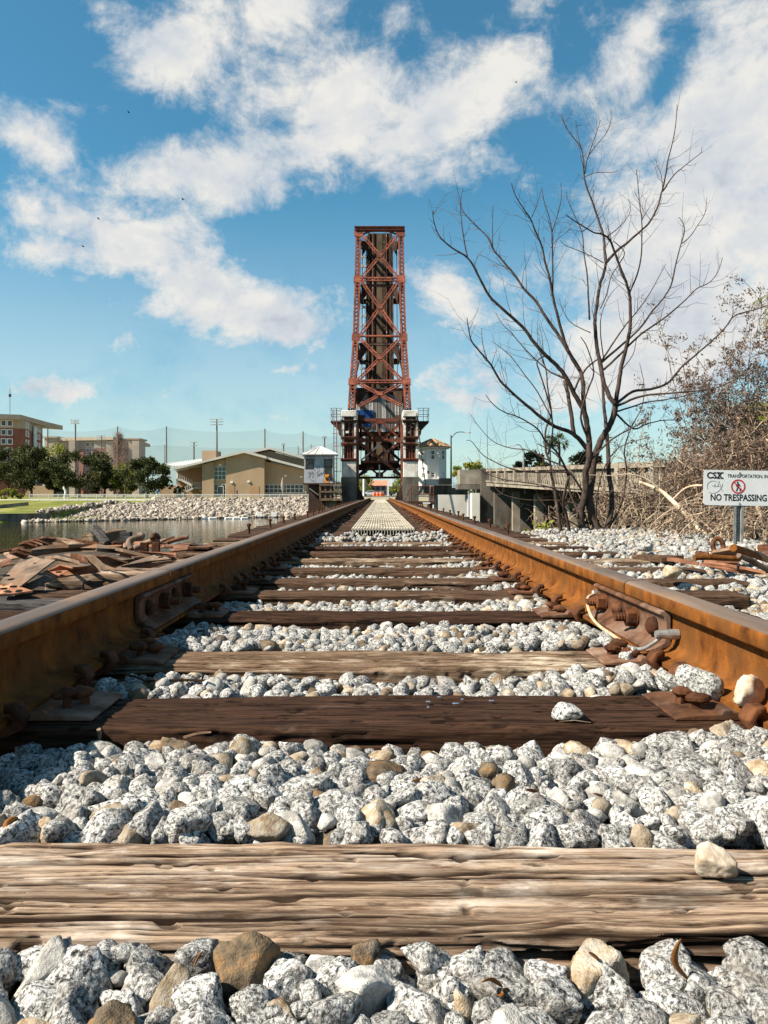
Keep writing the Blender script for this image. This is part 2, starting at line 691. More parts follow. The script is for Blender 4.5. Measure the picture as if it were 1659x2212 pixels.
def wood(name, lo, hi, pale, pale_t=(0.5, 0.7), rough=0.85, bump=0.6, gs=1.0):
    """weathered timber, grain along local X"""
    m = bpy.data.materials.new(name)
    m.use_nodes = True
    nt = m.node_tree
    N, L = nt.nodes, nt.links
    bs = N['Principled BSDF']
    bs.inputs['Roughness'].default_value = rough
    bs.inputs['Specular IOR Level'].default_value = 0.06
    tc = N.new('ShaderNodeTexCoord')
    oi = N.new('ShaderNodeObjectInfo')
    ad = N.new('ShaderNodeVectorMath')
    ad.operation = 'MULTIPLY_ADD'
    cm = N.new('ShaderNodeCombineXYZ')
    for i in range(3):
        L.new(oi.outputs['Random'], cm.inputs[i])
    L.new(cm.outputs[0], ad.inputs[0])
    ad.inputs[1].default_value = (41, 17, 23)
    L.new(tc.outputs['Object'], ad.inputs[2])

    def noise(stretch, s, d, dist=0.0, r_=0.6):
        mp = N.new('ShaderNodeMapping')
        mp.inputs['Scale'].default_value = stretch
        L.new(ad.outputs[0], mp.inputs[0])
        n = N.new('ShaderNodeTexNoise')
        n.inputs['Scale'].default_value = s
        n.inputs['Detail'].default_value = d
        n.inputs['Roughness'].default_value = r_
        n.inputs['Distortion'].default_value = dist
        L.new(mp.outputs[0], n.inputs['Vector'])
        return n.outputs[0]

    def mixc(f, a, b):
        mx = N.new('ShaderNodeMix')
        mx.data_type = 'RGBA'
        L.new(f, mx.inputs[0])
        if hasattr(a, 'links'):
            L.new(a, mx.inputs[6])
        else:
            mx.inputs[6].default_value = tuple(a) + (1,)
        if hasattr(b, 'links'):
            L.new(b, mx.inputs[7])
        else:
            mx.inputs[7].default_value = tuple(b) + (1,)
        return mx.outputs[2]

    def rng_(src, a, b, c=0.0, d=1.0):
        mr = N.new('ShaderNodeMapRange')
        mr.inputs[1].default_value, mr.inputs[2].default_value = a, b
        mr.inputs[3].default_value, mr.inputs[4].default_value = c, d
        L.new(src, mr.inputs[0])
        return mr.outputs[0]
    grain = noise((0.05, 1, 1), 150 * gs, 7, 0.6, 0.75)
    fine = noise((0.07, 1, 1), 380 * gs, 3, 0.2)
    bands = noise((0.10, 1, 1), 16 * gs, 5, 1.2)
    blot = noise((0.45, 1, 1), 9 * gs, 6, 0.3, 0.65)
    flecks = noise((0.16, 1, 1), 85 * gs, 4, 0.3)
    col = mixc(rng_(grain, 0.40, 0.58), lo, hi)
    col = mixc(rng_(fine, 0.55, 0.75, 0, 0.5), col, lo)
    col = mixc(rng_(bands, 0.52, 0.72, 0, 0.65), col, tuple(c * 0.45 for c in lo))
    f = N.new('ShaderNodeMath')
    f.operation = 'MULTIPLY'
    L.new(rng_(blot, pale_t[0], pale_t[1]), f.inputs[0])
    L.new(rng_(flecks, 0.38, 0.6), f.inputs[1])
    col = mixc(f.outputs[0], col, pale)
    # crack shade painted into the colour of the splits, over creosote-dark inner wood
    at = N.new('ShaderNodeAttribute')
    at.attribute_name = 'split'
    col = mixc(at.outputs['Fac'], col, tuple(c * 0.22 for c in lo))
    L.new(col, bs.inputs['Base Color'])
    bm = N.new('ShaderNodeBump')
    bm.inputs['Strength'].default_value = bump
    bm.inputs['Distance'].default_value = 0.004
    L.new(grain, bm.inputs['Height'])
    L.new(bm.outputs[0], bs.inputs['Normal'])
    return m


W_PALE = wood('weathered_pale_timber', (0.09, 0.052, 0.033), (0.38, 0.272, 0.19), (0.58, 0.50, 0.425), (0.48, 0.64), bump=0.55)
W_DARK = wood('creosoted_dark_timber', (0.013, 0.007, 0.005), (0.062, 0.031, 0.018), (0.12, 0.08, 0.06), (0.62, 0.8), rough=0.7)
W_MID = wood('brown_timber', (0.022, 0.012, 0.008), (0.115, 0.068, 0.042), (0.26, 0.19, 0.14), (0.56, 0.72))
W_TAN = wood('grey_tan_timber', (0.05, 0.029, 0.017), (0.21, 0.137, 0.088), (0.52, 0.42, 0.31), (0.5, 0.66))
W_BLACK = wood('charred_grey_timber', (0.02, 0.018, 0.017), (0.10, 0.09, 0.085), (0.22, 0.21, 0.21), (0.52, 0.7))
W_BRIDGE = wood('bridge_timber', (0.018, 0.011, 0.008), (0.085, 0.05, 0.033), (0.17, 0.125, 0.095), (0.58, 0.74), gs=0.5)

RUST_WEB = mat('rust_orange', (0.05, 0.017, 0.006), (0.215, 0.075, 0.0155), scale=26, stretch=(1, .7, .5), rough=0.78, bump=0.8, bscale=190, bdist=0.003, c3=(0.12, 0.05, 0.016), scale3=9, t3=(0.46, 0.66), detail=10, spec=0.05, p1=.3, p2=.62)
RUST_TOP = mat('rust_brown_worn', (0.085, 0.057, 0.040), (0.19, 0.125, 0.085), scale=14, stretch=(1, .08, 1), rough=0.5, bump=0.15, bscale=120, bdist=0.001, c3=(0.22, 0.115, 0.045), scale3=5, t3=(0.52, 0.72), detail=8, spec=0.5, metal=0.15)
RUST_DARK = mat('rust_dark', (0.03, 0.013, 0.008), (0.125, 0.048, 0.02), scale=24, rough=0.75, bump=0.5, bscale=130, bdist=0.003, rnd=0.25)
RUST_PLATE = mat('rust_plate', (0.04, 0.02, 0.012), (0.145, 0.064, 0.033), scale=18, rough=0.7, bump=0.4, bscale=120, bdist=0.003, c3=(0.20, 0.13, 0.095), scale3=6, t3=(0.5, 0.68), rnd=0.3)
RUST_GREY = mat('rust_grey_plate', (0.10, 0.068, 0.05), (0.27, 0.19, 0.135), scale=10, rough=0.7, bump=0.4, bscale=110, bdist=0.003, c3=(0.22, 0.115, 0.065), scale3=5, t3=(0.5, 0.68), rnd=0.25)
RUST_RED = mat('rust_red_plate', (0.15, 0.065, 0.037), (0.30, 0.14, 0.08), scale=10, rough=0.75, bump=0.3, bscale=90, bdist=0.003, c3=(0.50, 0.30, 0.18), scale3=5, t3=(0.55, 0.75), rnd=0.15)
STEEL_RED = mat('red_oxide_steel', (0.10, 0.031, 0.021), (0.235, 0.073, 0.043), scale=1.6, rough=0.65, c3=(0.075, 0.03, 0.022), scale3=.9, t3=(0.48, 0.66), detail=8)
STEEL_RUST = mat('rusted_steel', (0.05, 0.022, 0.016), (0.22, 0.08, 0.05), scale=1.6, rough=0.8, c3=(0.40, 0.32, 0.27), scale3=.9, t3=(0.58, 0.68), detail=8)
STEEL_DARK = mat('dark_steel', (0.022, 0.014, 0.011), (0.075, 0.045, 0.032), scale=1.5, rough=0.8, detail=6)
STEEL_PALE = mat('pale_galvanised', (0.36, 0.35, 0.33), (0.56, 0.55, 0.52), scale=6, rough=0.5, metal=0.2)
DECK_T = mat('leaf_deck_timber', (0.02, 0.013, 0.009), (0.06, 0.04, 0.026), scale=1.2, rough=0.85, rnd=0.3)
DECK_W = mat('leaf_walkway', (0.05, 0.034, 0.021), (0.09, 0.062, 0.039), scale=1.0, rough=0.8)
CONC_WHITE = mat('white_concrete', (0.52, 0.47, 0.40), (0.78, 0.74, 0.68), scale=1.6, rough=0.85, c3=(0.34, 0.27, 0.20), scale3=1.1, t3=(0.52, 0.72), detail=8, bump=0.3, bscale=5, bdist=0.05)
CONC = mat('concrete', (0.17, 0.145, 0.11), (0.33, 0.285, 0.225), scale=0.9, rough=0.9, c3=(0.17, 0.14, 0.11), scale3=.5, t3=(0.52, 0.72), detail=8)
CONC_DARK = mat('stained_dark_concrete', (0.06, 0.052, 0.042), (0.20, 0.175, 0.145), scale=1.0, rough=0.9, detail=8, stretch=(1, 1, .4))
WHITEWALL = mat('white_stucco', (0.58, 0.54, 0.47), (0.70, 0.66, 0.59), scale=0.8, rough=0.85, detail=6)
PLASTER = mat('pale_plaster', (0.52, 0.49, 0.44), (0.66, 0.63, 0.57), scale=0.8, rough=0.85, detail=6)
STUCCO_TAN = mat('tan_stucco', (0.33, 0.23, 0.15), (0.39, 0.275, 0.185), scale=0.4, rough=0.9, detail=5)
STUCCO_BROWN = mat('brown_stucco', (0.33, 0.20, 0.12), (0.37, 0.23, 0.14), scale=0.4, rough=0.9)
ROOF_PALE = mat('pale_metal_roof', (0.42, 0.39, 0.35), (0.52, 0.49, 0.44), scale=0.5, rough=0.45)
ROOF_TILE = mat('brown_roof_tile', (0.22, 0.12, 0.06), (0.42, 0.28, 0.16), scale=3, rough=0.85)
ROOF_RED = mat('red_roof', (0.36, 0.16, 0.10), (0.46, 0.22, 0.14), scale=.6, rough=0.85)
HUT_GREY = mat('grey_sheet_metal', (0.30, 0.30, 0.32), (0.45, 0.45, 0.48), scale=1.5, rough=0.6, c3=(0.22, 0.20, 0.19), scale3=1.2, t3=(0.55, 0.75))
GLASS = mat('dark_glass', (0.02, 0.024, 0.03), rough=0.08, spec=0.6)
GLASS_GREEN = mat('green_glass', (0.018, 0.04, 0.034), rough=0.08, spec=0.6)
BRICK = mat('red_brick', (0.19, 0.075, 0.05), (0.25, 0.105, 0.072), scale=.25, rough=0.9, detail=3)
CREAM = mat('cream_panel', (0.34, 0.275, 0.205), (0.40, 0.325, 0.245), scale=.2, rough=0.9, detail=3)
WHITE_TRIM = mat('white_paint', (0.70, 0.68, 0.64), (0.78, 0.76, 0.72), scale=3, rough=0.6)
BLACK = mat('black_paint', (0.012, 0.011, 0.011), rough=0.5)
POLE = mat('pole_brown', (0.13, 0.10, 0.085), (0.20, 0.16, 0.13), scale=1, rough=0.8)
LAMP = mat('lamp_grey', (0.55, 0.56, 0.57), (0.7, 0.7, 0.7), scale=2, rough=0.35)
GRASS = mat('grass', (0.085, 0.095, 0.016), (0.19, 0.195, 0.04), scale=.35, rough=0.9, detail=8, c3=(0.30, 0.27, 0.09), scale3=.12, t3=(0.5, 0.7))
OAK = mat('oak_leaf', (0.028, 0.036, 0.012), (0.085, 0.09, 0.032), scale=.5, rough=0.6, island=0.45, translucent=0.2)
LIME = mat('lime_leaf', (0.13, 0.16, 0.02), (0.30, 0.30, 0.055), scale=.5, rough=0.6, island=0.4, translucent=0.3)
PALM = mat('palm_leaf', (0.05, 0.075, 0.018), (0.13, 0.15, 0.04), scale=1, rough=0.5, island=0.4, translucent=0.2)
PINKTWIG = mat('bare_twig', (0.24, 0.15, 0.11), (0.32, 0.21, 0.16), scale=1, rough=0.9)
BARK = mat('bark_dark', (0.024, 0.017, 0.014), (0.085, 0.061, 0.05), scale=26, stretch=(1, 1, .35), rough=0.9, bump=0.9, bscale=60, bdist=0.006, c3=(0.11, 0.078, 0.063), scale3=6, t3=(0.5, 0.75))
TRUNK = mat('trunk_brown', (0.05, 0.035, 0.025), (0.13, 0.095, 0.07), scale=3, rough=0.9)
TWIG_PALE = mat('dry_twig_pale', (0.30, 0.21, 0.14), (0.58, 0.46, 0.33), scale=9, rough=0.9, island=0.4)
TWIG_BROWN = mat('dry_twig_brown', (0.09, 0.055, 0.04), (0.22, 0.14, 0.10), scale=9, rough=0.9, island=0.4)
DRYLEAF = mat('dry_leaf', (0.11, 0.075, 0.057), (0.27, 0.195, 0.145), scale=6, rough=0.85, island=0.55, translucent=0.25)
DEADLEAF = mat('fallen_leaf', (0.13, 0.05, 0.016), (0.27, 0.12, 0.035), scale=30, rough=0.5, rnd=0.3)
DRYGROUND = mat('dry_ground', (0.20, 0.17, 0.11), (0.32, 0.28, 0.19), scale=.2, rough=0.95, detail=6)
SOIL = mat('dark_soil', (0.035, 0.026, 0.02), (0.09, 0.07, 0.052), scale=6, rough=0.95, bump=0.6, bscale=30, bdist=0.02)
RIPRAP = mat('riprap_stone', (0.15, 0.12, 0.095), (0.40, 0.345, 0.285), scale=1.2, rough=0.9, island=0.4)
ALU = mat('fence_aluminium', (0.58, 0.57, 0.55), (0.68, 0.67, 0.64), scale=3, rough=0.5)
GRATE = mat('fibreglass_grating', (0.34, 0.30, 0.235), (0.52, 0.47, 0.38), scale=5, rough=0.8, c3=(0.28, 0.235, 0.175), scale3=1.3, t3=(0.5, 0.7))
ASPH = mat('asphalt', (0.05, 0.05, 0.05), (0.08, 0.078, 0.075), scale=1, rough=0.9)
SIGNW = mat('sign_white', (0.60, 0.60, 0.59), (0.68, 0.68, 0.66), scale=4, rough=0.4)
REDP = mat('sign_red', (0.42, 0.015, 0.02), rough=0.5)
GALV = mat('galvanised_post', (0.20, 0.20, 0.19), (0.36, 0.35, 0.33), scale=14, rough=0.5, metal=0.4)
WIRE = mat('cream_insulation', (0.36, 0.25, 0.15), (0.52, 0.40, 0.27), scale=30, rough=0.6)
STEEL_SH = mat('tinned_steel', (0.25, 0.235, 0.22), (0.42, 0.41, 0.39), scale=60, rough=0.4, metal=0.6)
BLUE = mat('blue_tarp', (0.012, 0.05, 0.16), (0.018, 0.075, 0.22), scale=2, rough=0.6)
SIDING = mat('grey_siding', (0.12, 0.11, 0.105), (0.26, 0.24, 0.225), scale=1.0, rough=0.7, stretch=(1, 1, .2), detail=6)
ORANGE = mat('orange_plastic', (0.75, 0.15, 0.03), rough=0.6)
GRAF_ORANGE = mat('graffiti_orange', (0.70, 0.20, 0.02), (0.78, 0.28, 0.03), scale=4, rough=0.6)
CARW = mat('car_white', (0.62, 0.62, 0.62), rough=0.25, spec=0.5)
CARD_ = mat('car_dark', (0.04, 0.04, 0.045), rough=0.25, spec=0.5)
SKIN = mat('skin', (0.45, 0.27, 0.18), rough=0.6)
CLOTH_P = mat('cloth_plum', (0.14, 0.03, 0.07), rough=0.9)
CLOTH_B = mat('cloth_blue', (0.06, 0.14, 0.28), rough=0.9)
CLOTH_W = mat('cloth_pale', (0.6, 0.56, 0.5), rough=0.9)


def water_mat():
    m = bpy.data.materials.new('river_water')
    m.use_nodes = True
    nt = m.node_tree
    N, L = nt.nodes, nt.links
    bs = N['Principled BSDF']
    bs.inputs['Base Color'].default_value = (0.03, 0.026, 0.010, 1)
    bs.inputs['Roughness'].default_value = 0.06
    bs.inputs['Specular IOR Level'].default_value = 0.5
    bs.inputs['IOR'].default_value = 1.33
    tc = N.new('ShaderNodeTexCoord')
    mp = N.new('ShaderNodeMapping')
    mp.inputs['Scale'].default_value = (0.35, 1, 1)
    L.new(tc.outputs['Object'], mp.inputs[0])
    n = N.new('ShaderNodeTexNoise')
    n.inputs['Scale'].default_value = 2.2
    n.inputs['Detail'].default_value = 3
    n.inputs['Roughness'].default_value = 0.6
    L.new(mp.outputs[0], n.inputs['Vector'])
    b = N.new('ShaderNodeBump')
    b.inputs['Strength'].default_value = 0.16
    b.inputs['Distance'].default_value = 0.08
    L.new(n.outputs[0], b.inputs['Height'])
    L.new(b.outputs[0], bs.inputs['Normal'])
    return m


WATER = water_mat()


def net_mat():
    m = bpy.data.materials.new('sports_netting')
    m.use_nodes = True
    nt = m.node_tree
    N, L = nt.nodes, nt.links
    d = N['Principled BSDF']
    d.inputs['Base Color'].default_value = (0.10, 0.12, 0.14, 1)
    d.inputs['Roughness'].default_value = 0.9
    t = N.new('ShaderNodeBsdfTransparent')
    mx = N.new('ShaderNodeMixShader')
    mx.inputs[0].default_value = 0.16
    L.new(t.outputs[0], mx.inputs[1])
    L.new(d.outputs[0], mx.inputs[2])
    L.new(mx.outputs[0], N['Material Output'].inputs[0])
    return m


NET = net_mat()
# ------------------------------------------------------------------ terrain, river, far bank
WATER_Z = -2.6
SHX = [-400, -60, -42, -36, -13, 0, 20, 60, 400]
SHY = [78, 80, 84, 87, 104, 98, 92, 92, 92]


def shore(x): return np.interp(x, SHX, SHY)


def terr(x, y):
    x = np.asarray(x, float)
    y = np.asarray(y, float)
    yb = np.interp(x, [-400, -12, -7, -4, -2, 2.2, 3, 6, 400], [-6, 4, 8.2, 8.9, 8.9, 8.6, 11.5, 17, 24])
    t = np.clip((y - yb) / 5.0, 0, 1)
    near = -0.21 - 4.4 * t * t * (3 - 2 * t)
    ys = shore(x)
    wall = x < -37
    s = np.clip((y - ys) / (116 - ys), 0, 1)
    far = np.where(wall, -1.72 + 1.12 * s, -2.75 + 2.2 * s)
    far = np.where(y > 116, np.interp(y, [116, 140, 200, 5000], [-.56, -.05, -.02, 0]), far)
    pre = np.where(wall, -4.6, -4.6 + 1.85 * np.clip((y - ys + 4) / 4, 0, 1))
    return np.where(y < ys, np.maximum(near, pre), far)


gx = np.unique(np.concatenate([np.linspace(-2500, -120, 14), np.linspace(-120, -12, 55), [-37.02, -36.98], np.linspace(-12, 12, 49), np.linspace(12, 120, 28), np.linspace(120, 2500, 14)]))
gy = np.unique(np.concatenate([np.linspace(-60, -2, 6), np.linspace(-2, 30, 65), np.linspace(30, 76, 10), np.linspace(76, 150, 75), np.linspace(150, 400, 14), np.linspace(400, 4500, 14)]))
GX, GY = np.meshgrid(gx, gy)
GZ = terr(GX, GY)
GZ = GZ + np.where(GY < 40, 0.03 * fbm(np.stack([GX * 1.5, GY * 1.5, GX * 0], -1), 3, 5), 0)
nx_, ny_ = len(gx), len(gy)
idx = np.arange(nx_ * ny_).reshape(ny_, nx_)
quads = np.stack([idx[:-1, :-1], idx[:-1, 1:], idx[1:, 1:], idx[1:, :-1]], -1).reshape(-1, 4)
me = np_mesh('ground', np.stack([GX, GY, GZ], -1).reshape(-1, 3), quads, True)
me.materials.append(SOIL)
me.materials.append(GRASS)
me.materials.append(DRYGROUND)
cy_ = GY[:-1, :-1].ravel()
cx_ = GX[:-1, :-1].ravel()
me.polygons.foreach_set('material_index', np.where(cy_ < 70, 0, np.where((cx_ < -20) & (cy_ < 160), 1, 2)).astype(np.int32))
ground = tag(link('ground', me), kind='structure')

mb = MB()
mb.add([(-1500, -60, WATER_Z), (1500, -60, WATER_Z), (1500, 125, WATER_Z), (-1500, 125, WATER_Z)], [(0, 1, 2, 3)])
tag(mb.build('river', WATER), kind='structure')

mb = MB()
mb.add([(-160, 120.3, -.40), (-8, 120.3, -.40), (-8, 122.6, -.36), (-160, 122.6, -.36)], [(0, 1, 2, 3)])
mb.add([(-160, 120.3, -.62), (-8, 120.3, -.62), (-8, 120.3, -.40), (-160, 120.3, -.40)], [(0, 1, 2, 3)])
tag(mb.build('riverside_path', PLASTER), kind='structure')

# street beyond the bridge
mb = MB()
mb.bb(-30, 30, 150, 320, -.3, .004)
tag(mb.build('street', ASPH), kind='structure')
mb = MB()
for i in range(9):
    mb.bb(-1.5 + i * .5, -1.15 + i * .5, 186, 192, .004, .008)
tag(mb.build('street_markings', WHITE_TRIM), kind='structure')

# ------------------------------------------------------------------ stones
ico_cache = {}


def ico(sub):
    if sub not in ico_cache:
        bm = bmesh.new()
        bmesh.ops.create_icosphere(bm, subdivisions=sub, radius=1)
        V = np.array([v.co for v in bm.verts])
        Fc = np.array([[v.index for v in f.verts] for f in bm.faces])
        bm.free()
        ico_cache[sub] = (V / np.linalg.norm(V, axis=1, keepdims=True), Fc)
    return ico_cache[sub]


def rock(sub, seed, rough=0.05, planes=12, k=55.0):
    """rounded angular stone of mean diameter about 1"""
    g = np.random.default_rng(seed)
    D, Fc = ico(sub)
    n = g.normal(size=(planes, 3))
    n /= np.linalg.norm(n, axis=1, keepdims=True)
    hgt = g.uniform(.34, .56, planes)
    den = np.clip(D @ n.T, 1e-3, None)
    rr = hgt / den
    r_ = -np.log(np.exp(-k * np.minimum(rr, 3)).sum(1)) / k
    r_ = np.clip(r_, .15, .7)
    V = D * r_[:, None]
    V = V * np.array([g.uniform(1.0, 1.25), g.uniform(.85, 1.05), g.uniform(.66, .9)])
    nz = fbm(V * 4.2 + seed * 3.7, 4, seed, .6)
    V = V * (1 + rough * 1.2 * nz)[:, None]
    nz = fbm(V * 12 + seed, 3, seed + 9, .6)
    V = V * (1 + rough * 1.5 * nz)[:, None]
    return V, Fc


def rotmats(g, n, tilt):
    """random yaw with some tilt -> (n,3,3)"""
    a = g.uniform(0, 2 * np.pi, n)
    b = g.normal(0, tilt, n)
    c = g.normal(0, tilt, n)
    Rz = np.zeros((n, 3, 3))
    Rz[:, 0, 0] = np.cos(a); Rz[:, 0, 1] = -np.sin(a); Rz[:, 1, 0] = np.sin(a); Rz[:, 1, 1] = np.cos(a); Rz[:, 2, 2] = 1
    Rx = np.zeros((n, 3, 3))
    Rx[:, 0, 0] = 1; Rx[:, 1, 1] = np.cos(b); Rx[:, 1, 2] = -np.sin(b); Rx[:, 2, 1] = np.sin(b); Rx[:, 2, 2] = np.cos(b)
    Ry = np.zeros((n, 3, 3))
    Ry[:, 1, 1] = 1; Ry[:, 0, 0] = np.cos(c); Ry[:, 0, 2] = np.sin(c); Ry[:, 2, 0] = -np.sin(c); Ry[:, 2, 2] = np.cos(c)
    return Rx @ Ry @ Rz


def stone_mass(name, items, sub, variants, material, parent, g, tilt=0.5, seed0=100, smooth=True):
    """many stones joined into one mesh; items rows x, y, z, size"""
    lib = [rock(sub, seed0 + i, .085, 11, 60.0) for i in range(variants)]
    Vs, Fs = [], []
    b = 0
    Rm = rotmats(g, len(items), tilt)
    which = g.integers(0, variants, len(items))
    for (x, y, z, s), M_, w in zip(items, Rm, which):
        V, Fc = lib[w]
        Vs.append((V @ M_.T) * s + (x, y, z))
        Fs.append(Fc + b)
        b += len(V)
    me_ = np_mesh(name, np.concatenate(Vs), np.concatenate(Fs), smooth)
    o = link(name, me_, material, parent)
    o['kind'] = 'stuff'
    return o


def drop(x0, x1, y0, y1, cell, base, target, smin, smax, n, g, blocked):
    """let stones fall one after another into a bed until it is filled up to target(x, y)"""
    nx, ny = int((x1 - x0) / cell) + 1, int((y1 - y0) / cell) + 1
    Hm = np.full((nx, ny), base)
    out = []
    xs = g.uniform(x0, x1, n)
    ys = g.uniform(y0, y1, n)
    ss = smin + (smax - smin) * g.beta(1.6, 1.9, n)
    order = np.argsort(-ss * g.uniform(.5, 1, n))
    for x, y, s in zip(xs[order], ys[order], ss[order]):
        r_ = s * .5
        if blocked(x, y, r_):
            continue
        k = max(1, int(r_ / cell))
        i, j = int((x - x0) / cell), int((y - y0) / cell)
        i0, i1, j0, j1 = max(0, i - k), min(nx, i + k + 1), max(0, j - k), min(ny, j + k + 1)
        patch = Hm[i0:i1, j0:j1]
        z0 = .55 * patch.max() + .45 * patch.mean()
        zc = z0 + r_ * .58
        if zc + r_ * .62 > target(x, y) + .35 * r_:
            continue
        ii, jj = np.mgrid[i0:i1, j0:j1]
        d2 = ((ii - i) ** 2 + (jj - j) ** 2) * cell * cell
        cap = zc + .68 * np.sqrt(np.clip(r_ * r_ * 1.05 - d2, 0, None))
        cap[d2 > r_ * r_] = -9
        Hm[i0:i1, j0:j1] = np.maximum(patch, cap)
        out.append((x, y, zc, s))
    return np.array(out), Hm


def place_stones(name, items, lib, parent, g, tilt=.5):
    """single stones: objects sharing the meshes of lib"""
    Rm = rotmats(g, len(items), tilt)
    for (x, y, z, s), M_ in zip(items, Rm):
        o = bpy.data.objects.new(name, lib[int(g.integers(0, len(lib)))])
        COL.objects.link(o)
        o.parent = parent
        q = Matrix([list(r_) for r_ in M_]).to_euler()
        o.location = (x, y, z)
        o.rotation_euler = q
        o.scale = (s, s, s)


# ------------------------------------------------------------------ riprap on the far bank
rip = tag(bpy.data.objects.new('riprap_bank', None), 'bank of pale broken rock sloping into the river', None, None, 'structure')
COL.objects.link(rip)
g = np.random.default_rng(21)
cand = []
for _ in range(15000):
    x = g.uniform(-38.5, -7.5)
    ys = float(shore(x))
    t = g.uniform(-.12, 1)
    if x < -34 and t > .75:
        continue
    y = ys + t * (116.6 - ys)
    s = g.uniform(.2, .46) if g.random() < .95 else g.uniform(.46, .85)
    z = float(terr(x, y))
    if t < 0:
        z = -2.75
    cand.append((x, y, z + s * .10 + g.uniform(0, .32), s))
cand = np.array(cand)
vis = cand[:, 3] / cand[:, 1]
order = np.argsort(-vis)
lib_r = []
for i in range(10):
    V, Fc = rock(1, 400 + i, .06, 9, 30)
    me_ = np_mesh('boulder', V, Fc)
    me_.materials.append(mat('riprap_boulder', (0.16, 0.13, 0.10), (0.42, 0.36, 0.30), scale=.8, rough=0.9, rnd=0.4))
    lib_r.append(me_)
place_stones('boulder', cand[order[:300]], lib_r, rip, g, .8)
stone_mass('riprap_rubble', cand[order[300:]], 1, 10, RIPRAP, rip, g, .8, 430, smooth=False)

# retaining wall at the grass, far left
mb = MB()
for i in range(24):
    x0 = -37 - (i + 1) * 3
    ya, yb = float(shore(x0)) - .35, float(shore(x0 + 3)) - .35
    mb.prism([(x0 + .02, ya, -4.6), (x0 + 2.98, yb, -4.6), (x0 + 2.98, yb, -1.66), (x0 + .02, ya, -1.66)], (0, .5, 0))
mb.solo('retaining_wall', CONC_DARK, 'dark low retaining wall between river and green lawn', 'wall')
mb = MB()
for i in range(9):
    a, b = P(0 - 40 + i * 11, 1102 - i * 1.1, 92 + i), P(0 - 40 + i * 11 + 10.2, 1102 - (i + 1) * 1.1, 93 + i)
    mb.prism([a, b, b + Vector((0, 0, .45)), a + Vector((0, 0, .45))], (0, .5, 0))
mb.solo('garden_wall', CONC, 'short curved stone seat wall on the lawn', 'wall')
# marsh grass tufts at the foot of the riprap
for i, (px, py, Y, lab) in enumerate([(r3(615, 1165) + (86, 'yellow-green grass tuft at the waterline, leftmost of three')), (r3(722, 1160) + (88, 'yellow-green grass tuft at the waterline, middle of three')),
                                      (r3(885, 1150) + (91, 'taller grass tuft among the riprap, rightmost of three')), (r4(445, 950) + (101, 'small green grass tuft above the white floating boom'))]):
    c = P(px, py, Y)
    n = 160
    base = np.array([c.x, c.y, c.z - .6]) + g.normal(size=(n, 3)) * (.55, .4, .05)
    d = g.normal(size=(n, 3)) * (.45, .45, 0) + (0, 0, 1)
    V, Fc = leaf_quads(base + d * .35, d, g.uniform(.6, 1.2, n), .07, g)
    o = thing('grass_tuft', lab, 'grass tuft', c, 'grass tufts at the waterline')
    link('blades', np_mesh('blades', V - np.array(c), Fc), LIME, o)['kind'] = 'stuff'
    tag(o, lab, 'grass tuft', 'grass tufts at the waterline')
# white floats of a boom
for i in range(8):
    px0 = 280 + i * 70
    if i in (4,):
        continue
    a, b = P(*r4(px0, 984 - i * .8), 95), P(*r4(px0 + 62, 983 - i * .8), 95.5)
    a.z = b.z = WATER_Z + .06
    mb = MB()
    mb.tube([a, a.lerp(b, .04), b.lerp(a, .04), b], [.06, .17, .17, .06], 8)
    mb.solo('boom_float', WHITE_TRIM, 'white boom float on the river below the riprap, %s from the left' % ['first', 'second', 'third', 'fourth', '', 'fifth', 'sixth', 'seventh'][i], 'boom', 'white boom segments on the water')
# ------------------------------------------------------------------ track: ties, rails, plates, spikes
TX = 0.008                                        # track centre
RAILX = 0.754
RB = 0.019                                        # rail foot on the tie plate
# (front edge, back edge, x left end, x right end, material, label)
TIES = [
    (.775, .985, -1.3, 1.3, W_PALE, 'broad pale weathered tie with deep cracks, closest to the viewer'),
    (1.455, 1.695, -1.3, 1.3, W_DARK, 'smooth dark brown tie, second from the viewer'),
    (1.945, 2.165, -1.3, 1.28, W_TAN, 'grey-tan worn tie, third from the viewer'),
    (2.685, 2.915, -1.45, 1.35, W_DARK, 'dark tie running under both rail joints'),
    (3.33, 3.565, -1.6, 1.6, W_MID, 'brown splintered tie, fifth from the viewer'),
    (3.85, 4.08, -1.5, 1.85, W_MID, 'brown tie, sixth from the viewer, ending under a tan stone'),
    (4.48, 4.71, -1.6, 1.9, W_MID, 'brown tie, seventh from the viewer'),
    (5.12, 5.35, -1.6, 2.3, W_TAN, 'light tan tie, eighth from the viewer'),
    (5.76, 5.99, -1.6, 1.8, W_MID, 'brown tie just beyond the light tan tie'),
    (6.3, 6.53, -1.6, 1.75, W_DARK, 'dark tie, third before the walkway'),
    (6.94, 7.17, -1.6, 1.7, W_TAN, 'tan tie between white ballast rows, second before the walkway'),
    (7.56, 7.79, -1.65, 1.65, W_MID, 'brown tie in white ballast, last before the walkway'),
]


